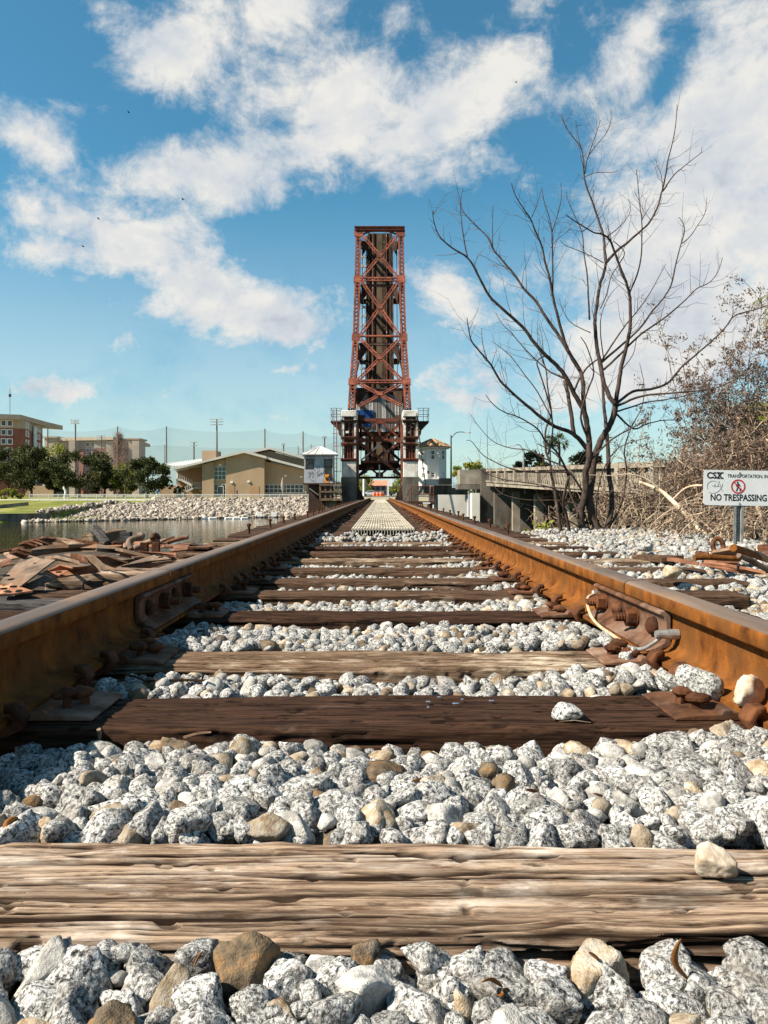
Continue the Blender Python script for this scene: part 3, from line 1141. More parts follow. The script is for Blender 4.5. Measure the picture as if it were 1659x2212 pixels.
def tie_mesh(name, L_, W_, Ht, nx, ntop, seed, amp=1.0, crack=1.0, splits=0, knots=()):
    """timber with split and worn surface; local X along the tie, top at z=0, y 0..W_"""
    prof = []
    nside = max(4, ntop // 2)
    rc = 0.014
    for t in np.linspace(0, 1, nside):
        prof.append((0.0, -Ht + t * (Ht - rc), 0, -1, 0))
    for a in np.linspace(0, math.pi / 2, 5)[1:-1]:
        prof.append((rc - rc * math.cos(a), -rc + rc * math.sin(a), 0, -math.cos(a), math.sin(a)))
    for t in np.linspace(rc, W_ - rc, ntop):
        prof.append((t, 0.0, 0, 0, 1))
    for a in np.linspace(0, math.pi / 2, 5)[1:-1]:
        prof.append((W_ - rc + rc * math.sin(a), -rc + rc * math.cos(a), 0, math.sin(a), math.cos(a)))
    for t in np.linspace(0, 1, nside):
        prof.append((W_, -rc - t * (Ht - rc), 0, 1, 0))
    pr = np.array(prof)
    k = len(pr)
    xs = np.linspace(-L_ / 2, L_ / 2, nx)
    X = np.repeat(xs[:, None], k, 1)
    Y = np.repeat(pr[None, :, 0], nx, 0)
    Z = np.repeat(pr[None, :, 1], nx, 0)
    s = np.cumsum(np.r_[0, np.hypot(np.diff(pr[:, 0]), np.diff(pr[:, 1]))])
    S = np.repeat(s[None], nx, 0)
    q = np.stack([X, S, np.full_like(X, seed * 3.1)], -1)
    wob = vnoise(q * (2.2, 6, 1), seed + 3) * .012
    Sw = S + wob
    gr = fbm(np.stack([X * 5, Sw * 150, q[..., 2]], -1), 3, seed) * .0011
    md = fbm(np.stack([X * 2.2, Sw * 34, q[..., 2]], -1), 3, seed + 11) * .0014
    bg_ = fbm(np.stack([X * 1.6, S * 7, q[..., 2]], -1), 3, seed + 21) * .0028
    c1 = np.abs(vnoise(np.stack([X * 1.15, Sw * 13, q[..., 2]], -1), seed + 31))
    m1 = np.clip(vnoise(np.stack([X * 2.6, S * 11, q[..., 2] + 5], -1), seed + 41) * 1.6 + .55, 0, 1)
    c2 = np.abs(vnoise(np.stack([X * 2.6, Sw * 36, q[..., 2]], -1), seed + 51))
    m2 = np.clip(vnoise(np.stack([X * 4, S * 16, q[..., 2] + 5], -1), seed + 61) * 2 + .2, 0, 1)
    ck = -np.clip(1 - c1 / .075, 0, 1) ** .7 * m1 * .009 - np.clip(1 - c2 / .11, 0, 1) * m2 * .0038
    # worn edges
    edge = np.minimum(np.abs(Y), np.abs(W_ - Y)) + np.abs(Z)
    ew = np.clip(1 - edge / .035, 0, 1) * np.clip(fbm(np.stack([X * 4.5, S * 0 + (Y > W_ / 2) * 7.0, q[..., 2]], -1), 4, seed + 71) * 1.5 + .25, 0, 1) * .016
    disp = amp * (gr + md + bg_) + crack * ck - ew * min(1, amp)
    split_dark = np.clip(-crack * ck / .006, 0, 1)
    gs_ = np.random.default_rng(seed + 500)
    for _ in range(splits):
        x0_, ln_ = gs_.uniform(-L_ / 2, L_ / 2), gs_.uniform(.05, .45)
        s0_ = gs_.uniform(Ht * .4, Ht + W_)
        hw_ = .0011 + .0034 * gs_.random() ** 3
        dp_ = hw_ * gs_.uniform(3, 5.5)
        line = s0_ + vnoise(np.stack([xs * 7, xs * 0 + s0_ * 50, xs * 0], -1), seed + 7) * .003 + gs_.normal(0, .012) * (xs - x0_)
        tp = np.clip(1 - np.abs(xs - x0_) / ln_, 0, 1) ** .5
        v_ = np.exp(-((S - line[:, None]) / hw_) ** 4) * tp[:, None]
        disp -= v_ * dp_
        split_dark = np.maximum(split_dark, np.clip(v_ * 2.6 - .15, 0, 1) * min(1, dp_ / .005))  # painted dark reaches wider than the carved crack
    if splits:
        fl = fbm(np.stack([X * 3.5, S * 45, q[..., 2] + 2], -1), 4, seed + 81)
        disp += np.tanh(fl * 9) * .0008
        gv = np.abs(fbm(np.stack([X * 3, Sw * 190, q[..., 2]], -1), 2, seed + 91))
        disp -= np.clip(1 - gv / .16, 0, 1) * .0014
        pit = fbm(np.stack([X * 22, S * 70, q[..., 2] + 8], -1), 3, seed + 95)
        pv = np.clip((pit - .34) / .12, 0, 1)
        disp -= pv * .004
        split_dark = np.maximum(split_dark, pv * .75)
    for (kx, ks, kr) in knots:
        r2_ = ((X - kx) / (kr * 1.8)) ** 2 + ((S - ks) / kr) ** 2
        disp -= np.exp(-r2_) * .012 - np.exp(-r2_ / 3) * .004
        split_dark = np.maximum(split_dark, np.exp(-r2_ * 1.5) * .9)
    X2 = X
    Y2 = Y + disp * pr[None, :, 3]
    Z2 = Z + disp * pr[None, :, 4]
    V = np.stack([X2, Y2, Z2], -1).reshape(-1, 3)
    idx_ = np.arange(nx * k).reshape(nx, k)
    Q = np.stack([idx_[:-1, :-1], idx_[1:, :-1], idx_[1:, 1:], idx_[:-1, 1:]], -1).reshape(-1, 4)
    # ends
    nV = len(V)
    V = np.vstack([V, [[-L_ / 2, W_ / 2, -Ht / 2], [L_ / 2, W_ / 2, -Ht / 2]]])
    e0 = [(idx_[0, j], idx_[0, j + 1], nV, nV) for j in range(k - 1)]
    e1 = [(idx_[-1, j + 1], idx_[-1, j], nV + 1, nV + 1) for j in range(k - 1)]
    me_ = bpy.data.meshes.new(name)
    fs = Q.tolist() + [(a, b, c) for a, b, c, _ in e0 + e1]
    me_.from_pydata(V.tolist(), [], fs)
    me_.polygons.foreach_set('use_smooth', [True] * len(fs))
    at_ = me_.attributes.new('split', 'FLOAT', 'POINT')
    at_.data.foreach_set('value', np.r_[split_dark.ravel(), 0, 0].astype(np.float32))
    me_.update()
    return me_


def plate_mesh():
    mb_ = MB()
    # rolled tie plate: ends taper down, raised shoulders beside the rail foot, spike holes shown as small pits
    prof = [(-.19, 0), (.19, 0), (.19, .006), (.165, .011), (.1, .014), (.095, .022), (.082, .022), (.078, RB - .001), (-.078, RB - .001), (-.082, .022), (-.095, .022), (-.1, .014), (-.165, .011), (-.19, .006)]
    mb_.prism([(x, -.092, z) for x, z in prof], (0, .184, 0))
    return mb_


def spike_mesh():
    mb_ = MB()
    mb_.box((0, 0, .012), (.016, .016, .05))
    # offset rounded head with a lip over the rail foot
    prof = [(.004, .030), (.016, .031), (.020, .036), (.019, .043), (.012, .048), (.002, .050)]
    b = len(mb_.v)
    mb_.lathe((0, 0, 0), prof, 10)
    for i in range(b, len(mb_.v)):
        x, y, z = mb_.v[i]
        mb_.v[i] = (x * 1.25 - .006, y, z - .003 * (x < 0))
    return mb_


def anchor_mesh():
    """spring rail anchor: bar gripping the rail foot with a curled lip"""
    mb_ = MB()
    pts = [(-.085, 0, -.016), (-.06, 0, -.022), (0, 0, -.02), (.05, 0, -.016), (.082, 0, -.006), (.092, 0, .012), (.083, 0, .028), (.062, 0, .030)]
    n = len(pts)
    w = [.015, .017, .018, .018, .02, .021, .02, .015]
    b = len(mb_.v)
    for i, (x, y, z) in enumerate(pts):
        a = Vector(pts[max(i - 1, 0)])
        c = Vector(pts[min(i + 1, n - 1)])
        t = (c - a).normalized()
        nn = Vector((-t.z, 0, t.x))
        for (sy, sn) in ((-1, -1), (1, -1), (1, 1), (-1, 1)):
            q = Vector((x, 0, z)) + nn * (.0085 * sn) + Vector((0, w[i] * sy, 0))
            mb_.v.append(tuple(q))
    for i in range(n - 1):
        for j in range(4):
            mb_.f.append((b + i * 4 + j, b + i * 4 + (j + 1) % 4, b + (i + 1) * 4 + (j + 1) % 4, b + (i + 1) * 4 + j))
            mb_.m.append(0)
    mb_.f.append((b + 3, b + 2, b + 1, b))
    mb_.f.append(tuple(b + (n - 1) * 4 + j for j in range(4)))
    mb_.m += [0, 0]
    return mb_


def raw(mb_, name, m, bevel=0, smooth=False):
    o = mb_.build(name, m, bevel=bevel, smooth=smooth)
    if bevel:
        dg = bpy.context.evaluated_depsgraph_get()
        me_ = bpy.data.meshes.new_from_object(o.evaluated_get(dg))
    else:
        me_ = o.data
    bpy.data.objects.remove(o)
    me_.name = name
    return me_


ME_PLATE = raw(plate_mesh(), 'tie_plate', RUST_PLATE, .003)
ME_PLATE_FAR = raw(plate_mesh(), 'tie_plate', RUST_PLATE)
ME_SPIKE = raw(spike_mesh(), 'spike', RUST_DARK, .0015, True)
ME_ANCHOR = raw(anchor_mesh(), 'rail_anchor', RUST_DARK, .004, True)

tie_objs = []
for i, (y0, y1, xa, xb, m, lab) in enumerate(TIES):
    L_, W_ = xb - xa, y1 - y0
    if i == 0:
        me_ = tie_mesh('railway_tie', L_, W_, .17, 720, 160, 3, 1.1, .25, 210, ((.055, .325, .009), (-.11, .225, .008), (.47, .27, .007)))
    elif i < 4:
        me_ = tie_mesh('railway_tie', L_, W_, .17, 460, 56, 10 + i, .6 if i == 1 else 1.0, .1 if i == 1 else .3, 25 if i == 1 else 110)
    else:
        me_ = tie_mesh('railway_tie', L_, W_, .17, 300, 40, 10 + i, 1.2, .4, 70)
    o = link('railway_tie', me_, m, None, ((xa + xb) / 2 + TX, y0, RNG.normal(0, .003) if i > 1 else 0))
    if i > 0:
        o.rotation_euler = (0, 0, RNG.normal(0, .004))
    tag(o, lab, 'railway tie', 'ties of the track')
    tie_objs.append(o)
    for sgn in (-1, 1):
        pl = link('tie_plate', ME_PLATE, None, o)
        pl.location = (sgn * RAILX - (xa + xb) / 2, W_ / 2 + RNG.normal(0, .006), .001)
        for (dx, dy) in ((-.118, -.045), (-.118, .035), (-.145, -.005), (.118, -.03), (.118, .04)):
            if RNG.random() < .12:
                continue
            sp = link('spike', ME_SPIKE, None, pl)
            sp.location = (dx + RNG.normal(0, .004), dy + RNG.normal(0, .006), -.012 + abs(RNG.normal(0, .008)))
            sp.rotation_euler = (RNG.normal(0, .08), RNG.normal(0, .08), (math.pi if dx < 0 else 0) + RNG.normal(0, .35))
        if sgn < 0:
            for ch in pl.children:                      # mirror so that three spikes show on the inner side
                ch.location.x *= -1
                ch.rotation_euler.z += math.pi

# stains on the second tie: flecks of blue paint
mb = MB()
for (px, py, w_, h_) in ((925, 1521, 14, 3), (985, 1525, 20, 3), (1062, 1519, 14, 2), (1000, 1516, 9, 2), (925, 1533, 8, 2), (950, 1511, 10, 1.6)):
    y = H * F / (py - CY)
    x = (px - CX) / F * y
    k = y / F
    n = 9
    ring = [(x + w_ / 2 * k * math.cos(a) * random.uniform(.6, 1.1), y + h_ * 2.0 * k * math.sin(a) * random.uniform(.5, 1.2), .0045) for a in [2 * math.pi * j / n for j in range(n)]]
    mb.prism(ring, (0, 0, .0012))
o = mb.build('paint_fleck', mat('blue_paint_fleck', (0.16, 0.24, 0.36), (0.10, 0.10, 0.11), scale=120, rough=0.6), tie_objs[1])

# bridge ties -----------------------------------------------------
bt_mesh = [tie_mesh('bridge_tie', 3.3, .25, .22, 90, 10, 60 + i, 1.2, 1.0) for i in range(5)]
for m_ in bt_mesh:
    m_.materials.append(W_BRIDGE)
bt_pl = []
y = 8.1
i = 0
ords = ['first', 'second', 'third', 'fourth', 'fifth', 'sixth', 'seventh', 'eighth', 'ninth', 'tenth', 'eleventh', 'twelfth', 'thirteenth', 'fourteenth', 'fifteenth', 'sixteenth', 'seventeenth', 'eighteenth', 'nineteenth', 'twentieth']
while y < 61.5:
    o = bpy.data.objects.new('bridge_tie', bt_mesh[int(RNG.integers(0, 5))])
    COL.objects.link(o)
    o.location = (TX + RNG.normal(0, .03), y, RNG.normal(0, .006))
    if i < 20:
        tag(o, '%s brown bridge tie beyond the near end of the pale walkway' % ords[i], 'bridge tie', 'close-set bridge ties')
    else:
        tag(o, 'brown close-set bridge tie under the pale walkway, farther along the span', 'bridge tie', 'close-set bridge ties')
    for sgn in (-1, 1):
        if y < 40:
            pl = link('tie_plate', ME_PLATE_FAR, None, o)
            pl.location = (sgn * RAILX - RNG.normal(0, .004), .125, .003)
            pl.rotation_euler = (0, 0, RNG.normal(0, .03))
            if y < 22:
                for (dx, dy) in ((-.118, -.04), (-.125, .03)):
                    sp = link('spike', ME_SPIKE, None, pl)
                    sp.location = (dx * sgn, dy, -.006 + abs(RNG.normal(0, .008)))
                    sp.rotation_euler = (0, 0, (math.pi if sgn > 0 else 0) + RNG.normal(0, .3))
        if i % 4 == 1 and y < 40:
            bo = MB()
            bo.tube([(0, 0, -.02), (0, 0, .115)], .016, 8)
            bo.tube([(0, 0, .085), (0, 0, .11)], .026, 6)
            b_ = bo.build('bolt', RUST_DARK, None)
            b_.parent = o
            b_.location = (sgn * 1.45, .12, 0)
    y += .385 + RNG.normal(0, .008)
    i += 1

# long girders carrying the bridge ties
for sgn, lab in ((-1, 'dark steel girder under the left ends of the bridge ties'), (1, 'dark steel girder under the right ends of the bridge ties')):
    mb = MB()
    mb.bb(sgn * 1.0 - .25, sgn * 1.0 + .25, 8.5, 61, -.27, -.23)
    mb.bb(sgn * 1.0 - .02, sgn * 1.0 + .02, 8.5, 61, -1.25, -.27)
    mb.bb(sgn * 1.0 - .25, sgn * 1.0 + .25, 8.5, 61, -1.29, -1.25)
    mb.solo('bridge_girder', STEEL_DARK, lab, 'girder', 'girders of the approach span')
for yy, nm in ((13, 'nearest'), (29, 'second'), (45, 'farthest')):
    mb = MB()
    mb.bb(-1.7, 1.7, yy - .4, yy + .4, -4.6, -1.30)
    mb.solo('bridge_pier', CONC_DARK, 'concrete pier under the track bridge, %s from the viewer' % nm, 'bridge pier', 'piers of the approach span')

# rails -----------------------------------------------------------
HALF = [(.070, 0), (.070, .010), (.046, .0165), (.028, .0225), (.0155, .031), (.0100, .044), (.0082, .062), (.0082, .098), (.0105, .112), (.018, .1215), (.0345, .126), (.0365, .130), (.0365, .151), (.0350, .158), (.030, .1632), (.020, .1655), (.008, .1662)]
RAIL_P = HALF + [(-x, z) for x, z in HALF[::-1]]
JL, JR = 2.61, 2.28


def rail(xc, ya, yb, label, step=.25):
    n = len(RAIL_P)
    ys_ = list(np.arange(ya, yb, step)) + [yb]
    vs_, fs, ms = [], [], []
    for yv in ys_:
        for (x, z) in RAIL_P:
            vs_.append((x, yv - ya, z))
    top = {j for j in range(n) if RAIL_P[j][1] > .155 and RAIL_P[(j + 1) % n][1] > .155}
    for i_ in range(len(ys_) - 1):
        for j in range(n):
            j2 = (j + 1) % n
            fs.append((i_ * n + j, i_ * n + j2, (i_ + 1) * n + j2, (i_ + 1) * n + j))
            ms.append(1 if j in top else 0)
    fs.append(tuple(range(n))[::-1])
    fs.append(tuple((len(ys_) - 1) * n + j for j in range(n)))
    ms += [0, 0]
    me_ = bpy.data.meshes.new('rail')
    me_.from_pydata(vs_, [], fs)
    me_.materials.append(RUST_WEB)
    me_.materials.append(RUST_TOP)
    me_.polygons.foreach_set('material_index', ms)
    sm = [True] * len(fs)
    sm[-1] = sm[-2] = False
    me_.polygons.foreach_set('use_smooth', sm)
    me_.update()
    me_.set_sharp_from_angle(angle=R(40))
    o = link('rail', me_, None, None, (xc, ya, RB))
    return tag(o, label, 'rail', 'rails of the track')


XL, XR = TX - RAILX, TX + RAILX
GAP = .008
rail_ln = rail(XL, -1.5, JL - GAP / 2, 'rusty left rail, shaded inside, from the viewer up to its joint')
rail_lf = rail(XL, JL + GAP / 2, 62.3, 'long rusty left rail beyond its joint, running to the raised bridge', .5)
rail_rn = rail(XR, -1.5, JR - GAP / 2, 'rusty orange right rail from the viewer up to the wired joint')
rail_rf = rail(XR, JR + GAP / 2, 62.3, 'long rusty orange right rail beyond its joint, running to the raised bridge', .5)

for i, (y0, y1, xa, xb, m, lab) in enumerate(TIES):
    for (xc, near_, far_, jy) in ((XL, rail_ln, rail_lf, JL), (XR, rail_rn, rail_rf, JR)):
        for yy in (y0 - .045, y1 + .04):
            if abs(yy - jy) < .36 or yy < .7:
                continue
            host = near_ if yy < jy else far_
            a = link('rail_anchor', ME_ANCHOR, None, host)
            sgn = 1 if xc < 0 else -1                   # curled lip on the inner side
            a.location = (0, yy + RNG.normal(0, .01) - host.location.y, .0)
            a.rotation_euler = (RNG.normal(0, .05), 0, (0 if sgn > 0 else math.pi) + RNG.normal(0, .06))
yy = 8.05
while yy < 24:
    for (xc, far_) in ((XL, rail_lf), (XR, rail_rf)):
        a = link('rail_anchor', ME_ANCHOR, None, far_)
        a.location = (0, yy + RNG.normal(0, .015) - far_.location.y, .004)
        a.rotation_euler = (RNG.normal(0, .06), 0, (0 if xc < 0 else math.pi) + RNG.normal(0, .06))
    yy += .385


def joint(xc, jy, inner, label):
    """pair of joint bars with bolts; inner = +1 when the track centre lies at larger x"""
    t = thing('rail_joint', label, 'rail joint', (xc, jy, RB), 'rail joints')
    for sd in (1, -1):
        s_ = inner * sd
        pr = [(.012, .030), (.045, .019), (.0705, .0125), (.0725, .019), (.050, .030), (.031, .040), (.026, .052), (.026, .092), (.031, .105), (.044, .112), (.043, .120), (.030, .1235), (.012, .116)]
        mb_ = MB()
        mb_.prism([(s_ * x, -.305, z) for x, z in (pr if s_ < 0 else pr[::-1])], (0, .61, 0))
        mb_.build('joint_bar', RUST_PLATE, t, origin=(0, 0, 0), bevel=.003)
    for k, yb_ in enumerate((-.225, -.075, .075, .225)):
        s_ = inner
        nut = (k % 2 == 1)
        M_ = Matrix.Rotation(s_ * math.pi / 2, 3, 'Y')
        mb_ = MB()
        if nut:
            mb_.lathe((s_ * .026, yb_, .070), [(.030, 0), (.030, .006)], 14, M_)
            mb_.lathe((s_ * .032, yb_, .070), [(.026, 0), (.027, .003), (.027, .024), (.022, .027)], 6, M_)
            mb_.lathe((s_ * .058, yb_, .070), [(.0125, 0), (.0135, .004), (.012, .008), (.0135, .012), (.012, .016), (.0135, .020), (.012, .024), (.0125, .030)], 10, M_)
        else:
            mb_.lathe((s_ * .024, yb_, .070), [(.026, 0), (.026, .008), (.022, .018), (.012, .025), (.003, .027)], 12, M_)
        mb_.build('bolt', RUST_DARK, t, origin=(0, 0, 0), smooth=not nut)
    return t


joint(XL, JL, 1, 'bolted joint bars in shadow on the left rail')
joint(XR, JR, -1, 'bolted joint bars with thick nuts on the right rail')

# bond wire bridging the right joint
ix = XR - .082
bw = thing('bond_wire', 'cream insulated bond wire with metal plug hanging from the right rail joint', 'wire', (XR - .06, JR, .09))
pts = [(XR - .035, JR + .31, .105), (XR - .07, JR + .27, .098), (XR - .085, JR + .22, .078), (XR - .090, JR + .15, .050), (XR - .092, JR + .05, .038), (XR - .094, JR - .08, .036), (XR - .096, JR - .17, .034)]


def smooth_path(pts_, k=6):
    p_ = [Vector(q) for q in pts_]
    out = []
    for i in range(len(p_) - 1):
        a = p_[max(i - 1, 0)]
        b, c = p_[i], p_[i + 1]
        d = p_[min(i + 2, len(p_) - 1)]
        for j in range(k):
            t = j / k
            out.append(.5 * ((2 * b) + (c - a) * t + (2 * a - 5 * b + 4 * c - d) * t * t + (3 * b - a - 3 * c + d) * t ** 3))
    out.append(p_[-1])
    return out


mb = MB()
mb.tube(smooth_path(pts), .0052, 8)
mb.build('insulation', WIRE, bw, smooth=True)
mb = MB()
mb.tube(smooth_path([pts[-1], (XR - .094, JR - .24, .033), (XR - .085, JR - .30, .042), (XR - .066, JR - .335, .066), (XR - .05, JR - .345, .085)]), .0052, 8)
mb.build('bare_strand', STEEL_SH, bw, smooth=True)
mb = MB()
mb.lathe((XR - .010, JR - .345, .088), [(.013, 0), (.0135, .020), (.012, .034), (.0105, .052), (.009, .058)], 12, Matrix.Rotation(-math.pi / 2, 3, 'Y'))
mb.build('plug', STEEL_SH, bw, smooth=False)
mb = MB()
mb.lathe((XR - .030, JR + .315, .108), [(.010, 0), (.010, .012), (.006, .016)], 10, Matrix.Rotation(-math.pi / 2, 3, 'Y'))
mb.build('clip', STEEL_SH, bw)

# walkway of ribbed grating panels --------------------------------
y0 = 8.12
k = 0
ww = thing('walkway', 'pale ribbed grating walkway down the middle of the bridge deck', 'walkway', (.03 + TX, y0, .02))
WW = .335
while y0 < 61:
    y1 = min(y0 + (3.6 if k % 2 else 3.0), 61.5)
    mb = MB()
    zt = .075 + random.uniform(-.004, .004)
    mb.bb(-WW, WW, y0, y1 - .012, zt - .012, zt)
    nr = 22 if y0 < 25 else 8
    for j in range(nr):
        x = -WW + .012 + j * (2 * WW - .024) / (nr - 1)
        w_ = .007 if y0 < 25 else .012
        mb.bb(x - w_, x + w_, y0 - .002, y1 - .014, zt + .0005, zt + .009)
        if k == 0 and j % 1 == 0:
            mb.bb(x - .004, x + .004, y0 + .001, y0 + .9, .012, zt - .0125)
    if y0 < 30:
        nc = int((y1 - y0) / .15)
        for j in range(nc):
            yy = y0 + .05 + j * .15
            mb.bb(-WW + .006, WW - .006, yy, yy + .012, zt + .0008, zt + .0075)
    for v_i in range(len(mb.v)):
        x, yv, z = mb.v[v_i]
        mb.v[v_i] = (x + .03 + TX, yv, z)
    pn = mb.build('grating_panel', GRATE, ww)
    for (dx, dy) in ((-.22, .3), (.2, .3), (0, .9), (-.2, 2.4), (.22, 2.4)):
        if y0 + dy < y1 and y0 < 35:
            mb = MB()
            mb.lathe((.03 + TX + dx, y0 + dy, zt + .009), [(.030, 0), (.028, .004), (.012, .005)], 10)
            mb.build('clip', STEEL_DARK, pn)
    y0 = y1
    k += 1

# ------------------------------------------------------------------ ballast
TIE_B = [(t[0], t[1], t[2], t[3]) for t in TIES]


def blocked(x, y, r_):
    for (a, b, xa, xb) in TIE_B:
        if a - r_ * .55 < y < b + r_ * .55 and xa - r_ * .5 < x < xb + r_ * .5:
            return True
    for xc in (XL, XR):
        if abs(x - xc) < .075 + r_ * .6:
            return True
    return y > 8.05 and abs(x) < 1.75


GAPS = [(-.018, -.018), (.010, -.034), (-.006, -.020), (.006, -.022), (-.014, -.026), (-.020, -.032), (-.024, -.036), (-.026, -.038), (-.036, -.046), (-.05, -.05), (-.004, -.02), (.03, .022), (.035, .035)]


def target(x, y):
    """level of the ballast surface in each gap between two ties, sloping down to the next tie"""
    if x > .84:
        return -.022 + .045 * min(1, max(0, (x - 1.7) / .9)) + .016 * math.sin(x * 5 + y * 3)
    a = 0.3
    for i_, (f_, b_, _, _) in enumerate(TIE_B):
        if y < f_:
            u = max(0, min(1, (y - a) / (f_ - a)))
            break
        a = b_
    else:
        i_, u = len(TIE_B), 0
    g0, g1 = GAPS[i_]
    t = g0 + (g1 - g0) * u + .007 * math.sin(x * 7 + 1 + y * 2)
    if x > .40 and y > 1.0:
        t += .035 * min(1, (x - .40) / .3)
    return t


bed = MB()
g = np.random.default_rng(5)
bed_o = tag(MB().add([(-1.9, -.4, -.155), (5.6, -.4, -.155), (5.6, 8.06, -.155), (-1.9, 8.06, -.155)], [(0, 1, 2, 3)]).build('ballast_bed', SOIL), 'bed of white speckled granite ballast between the ties', None, None, 'structure')
sA, _ = drop(-.80, .80, .42, 1.46, .004, -.15, target, .020, .062, 21000, g, blocked)
sB, _ = drop(-1.0, 1.0, 1.46, 3.4, .006, -.15, target, .022, .060, 18000, g, blocked)
sC, _ = drop(-1.0, 1.0, 3.4, 8.05, .008, -.15, target, .030, .070, 17000, g, blocked)
sD, _ = drop(.84, 3.4, 1.3, 9.6, .012, -.15, target, .032, .082, 26000, g, blocked)
sE, _ = drop(-1.25, -.84, .9, 7.5, .012, -.15, lambda x, y: -.06, .03, .06, 1500, g, blocked)
print('stones', len(sA), len(sB), len(sC), len(sD), len(sE))


def topmost(S, cell=.02):
    """drop stones buried under others"""
    key = {}
    for i, (x, y, z, s) in enumerate(S):
        kx, ky = int(x / cell), int(y / cell)
        key.setdefault((kx, ky), []).append(i)
    keep = np.ones(len(S), bool)
    for i, (x, y, z, s) in enumerate(S):
        kx, ky = int(x / cell), int(y / cell)
        cover = 0
        for a in (-2, -1, 0, 1, 2):
            for b in (-2, -1, 0, 1, 2):
                for j in key.get((kx + a, ky + b), ()):
                    if S[j][2] > z + s * .85:
                        cover += 1
        if cover >= 5:
            keep[i] = False
    return S[keep]


near = topmost(np.vstack([sA, sB]))
inview = (np.abs(near[:, 0]) < near[:, 1] * .52 + .03) & (near[:, 1] > .58)
# how large a stone shows, and whether it lies in the top layer
hi = np.array([target(x, y) for x, y in near[:, :2]])
exposed = near[:, 2] + near[:, 3] * .3 > hi - .02
score = np.where(inview & exposed, near[:, 3] / near[:, 1], 0)
order = np.argsort(-score)
pick, rest = near[order[:300]], near[order[300:]]
lib_s = []
for i in range(36):
    V, Fc = rock(4, 500 + i, .06)
    me_ = np_mesh('stone', V, Fc, True)
    me_.materials.append(M_STONE)
    lib_s.append(me_)
place_stones('stone', pick, lib_s, bed_o, g, .55)
stone_mass('ballast_stones', rest, 2, 24, M_STONE_I, bed_o, g, .55, 600)
stone_mass('ballast_stones', np.vstack([topmost(sC), topmost(sD), sE]), 1, 30, M_STONE_I, bed_o, g, .55, 640, smooth=False)


def loose(px, py, Y, zb, size, seed, label, material=None, yaw=0, sq=1.0):
    V, Fc = rock(4, seed, .06)
    V = V * np.array([1, 1, sq])
    me_ = np_mesh('loose_stone', V * size, Fc, True)
    mz = V[:, 2].min() * size
    o = link('loose_stone', me_, material or M_LOOSE, None, ((px - CX) / F * Y, Y, zb - mz - .002))
    o.rotation_euler = (0, 0, yaw)
    return tag(o, label, 'stone', 'loose stones off the ballast')


M_LOOSE = mat('speckled_loose_stone', (0.03, 0.03, 0.03), (0.52, 0.51, 0.48), scale=170, detail=6, rough=0.9, p1=0.40, p2=0.58, bump=0.6, bscale=150, bdist=0.003, dist=.6, nr=.7)
M_CREAM = mat('cream_loose_stone', (0.32, 0.24, 0.16), (0.56, 0.48, 0.39), scale=45, rough=0.85, bump=0.5, bscale=120, bdist=0.003)
M_TANST = mat('tan_loose_stone', (0.26, 0.19, 0.11), (0.50, 0.42, 0.31), scale=40, rough=0.85, bump=0.5, bscale=120, bdist=0.003)
loose(1542, 1870, .885, .0, .037, 901, 'cream pebble lying alone on the pale tie closest to the viewer', M_CREAM, .5, 1.15)
loose(1230, 1545, 1.50, .0, .047, 902, 'speckled grey stone lying on the dark second tie', None, .2)
loose(1358, 1425, 2.0, .0, .046, 903, 'white speckled stone on the right end of the third tie', None, 1.0)
loose(1618, 1450, 1.475, .030, .048, 904, 'cream pointed stone propped against the right rail', M_CREAM, .3, 1.5)
loose(1450, 1246, 3.80, .02, .088, 905, 'large tan stone on the ballast beside the right rail', M_TANST, .4, 1.0)
loose(1508, 1492, 1.60, -.01, .072, 906, 'large speckled stone leaning on the right end of the second tie', None, .9, 1.35)
loose(1395, 1193, 5.5, .03, .10, 907, 'rounded white stone on a tie end near the rusty scrap', None, .3)
# ------------------------------------------------------------------ raised bascule leaf
ND = [(62.0, 7.16, 2.59), (65.0, 9.71, 2.57), (70.5, 14.6, 2.49), (75.0, 21.2, 2.46), (78.0, 26.72, 2.46)]   # y, z, half width of the near chord
DA, DB = Vector((0, 78.1, 3.8)), Vector((0, 87.0, 29.9))                                                # deck plane, bottom and top
leaf = thing('bascule_leaf', 'tall red steel bridge leaf raised upright at the end of the track', 'bridge', (0, 77, 0))
CW = .60


def lacing(mb_, a, b, side, n, half, w=.06, t=.05):
    """crossed lacing bars between two flanges"""
    d = b - a
    for i in range(n):
        p, q = a + d * (i / n), a + d * ((i + 1) / n)
        mb_.bar(p + side * half, q - side * half, w, t * .6, up=d.cross(side))
        nn = d.cross(side).normalized() * t * .7
        mb_.bar(p - side * half + nn, q + side * half + nn, w, t * .6, up=d.cross(side))


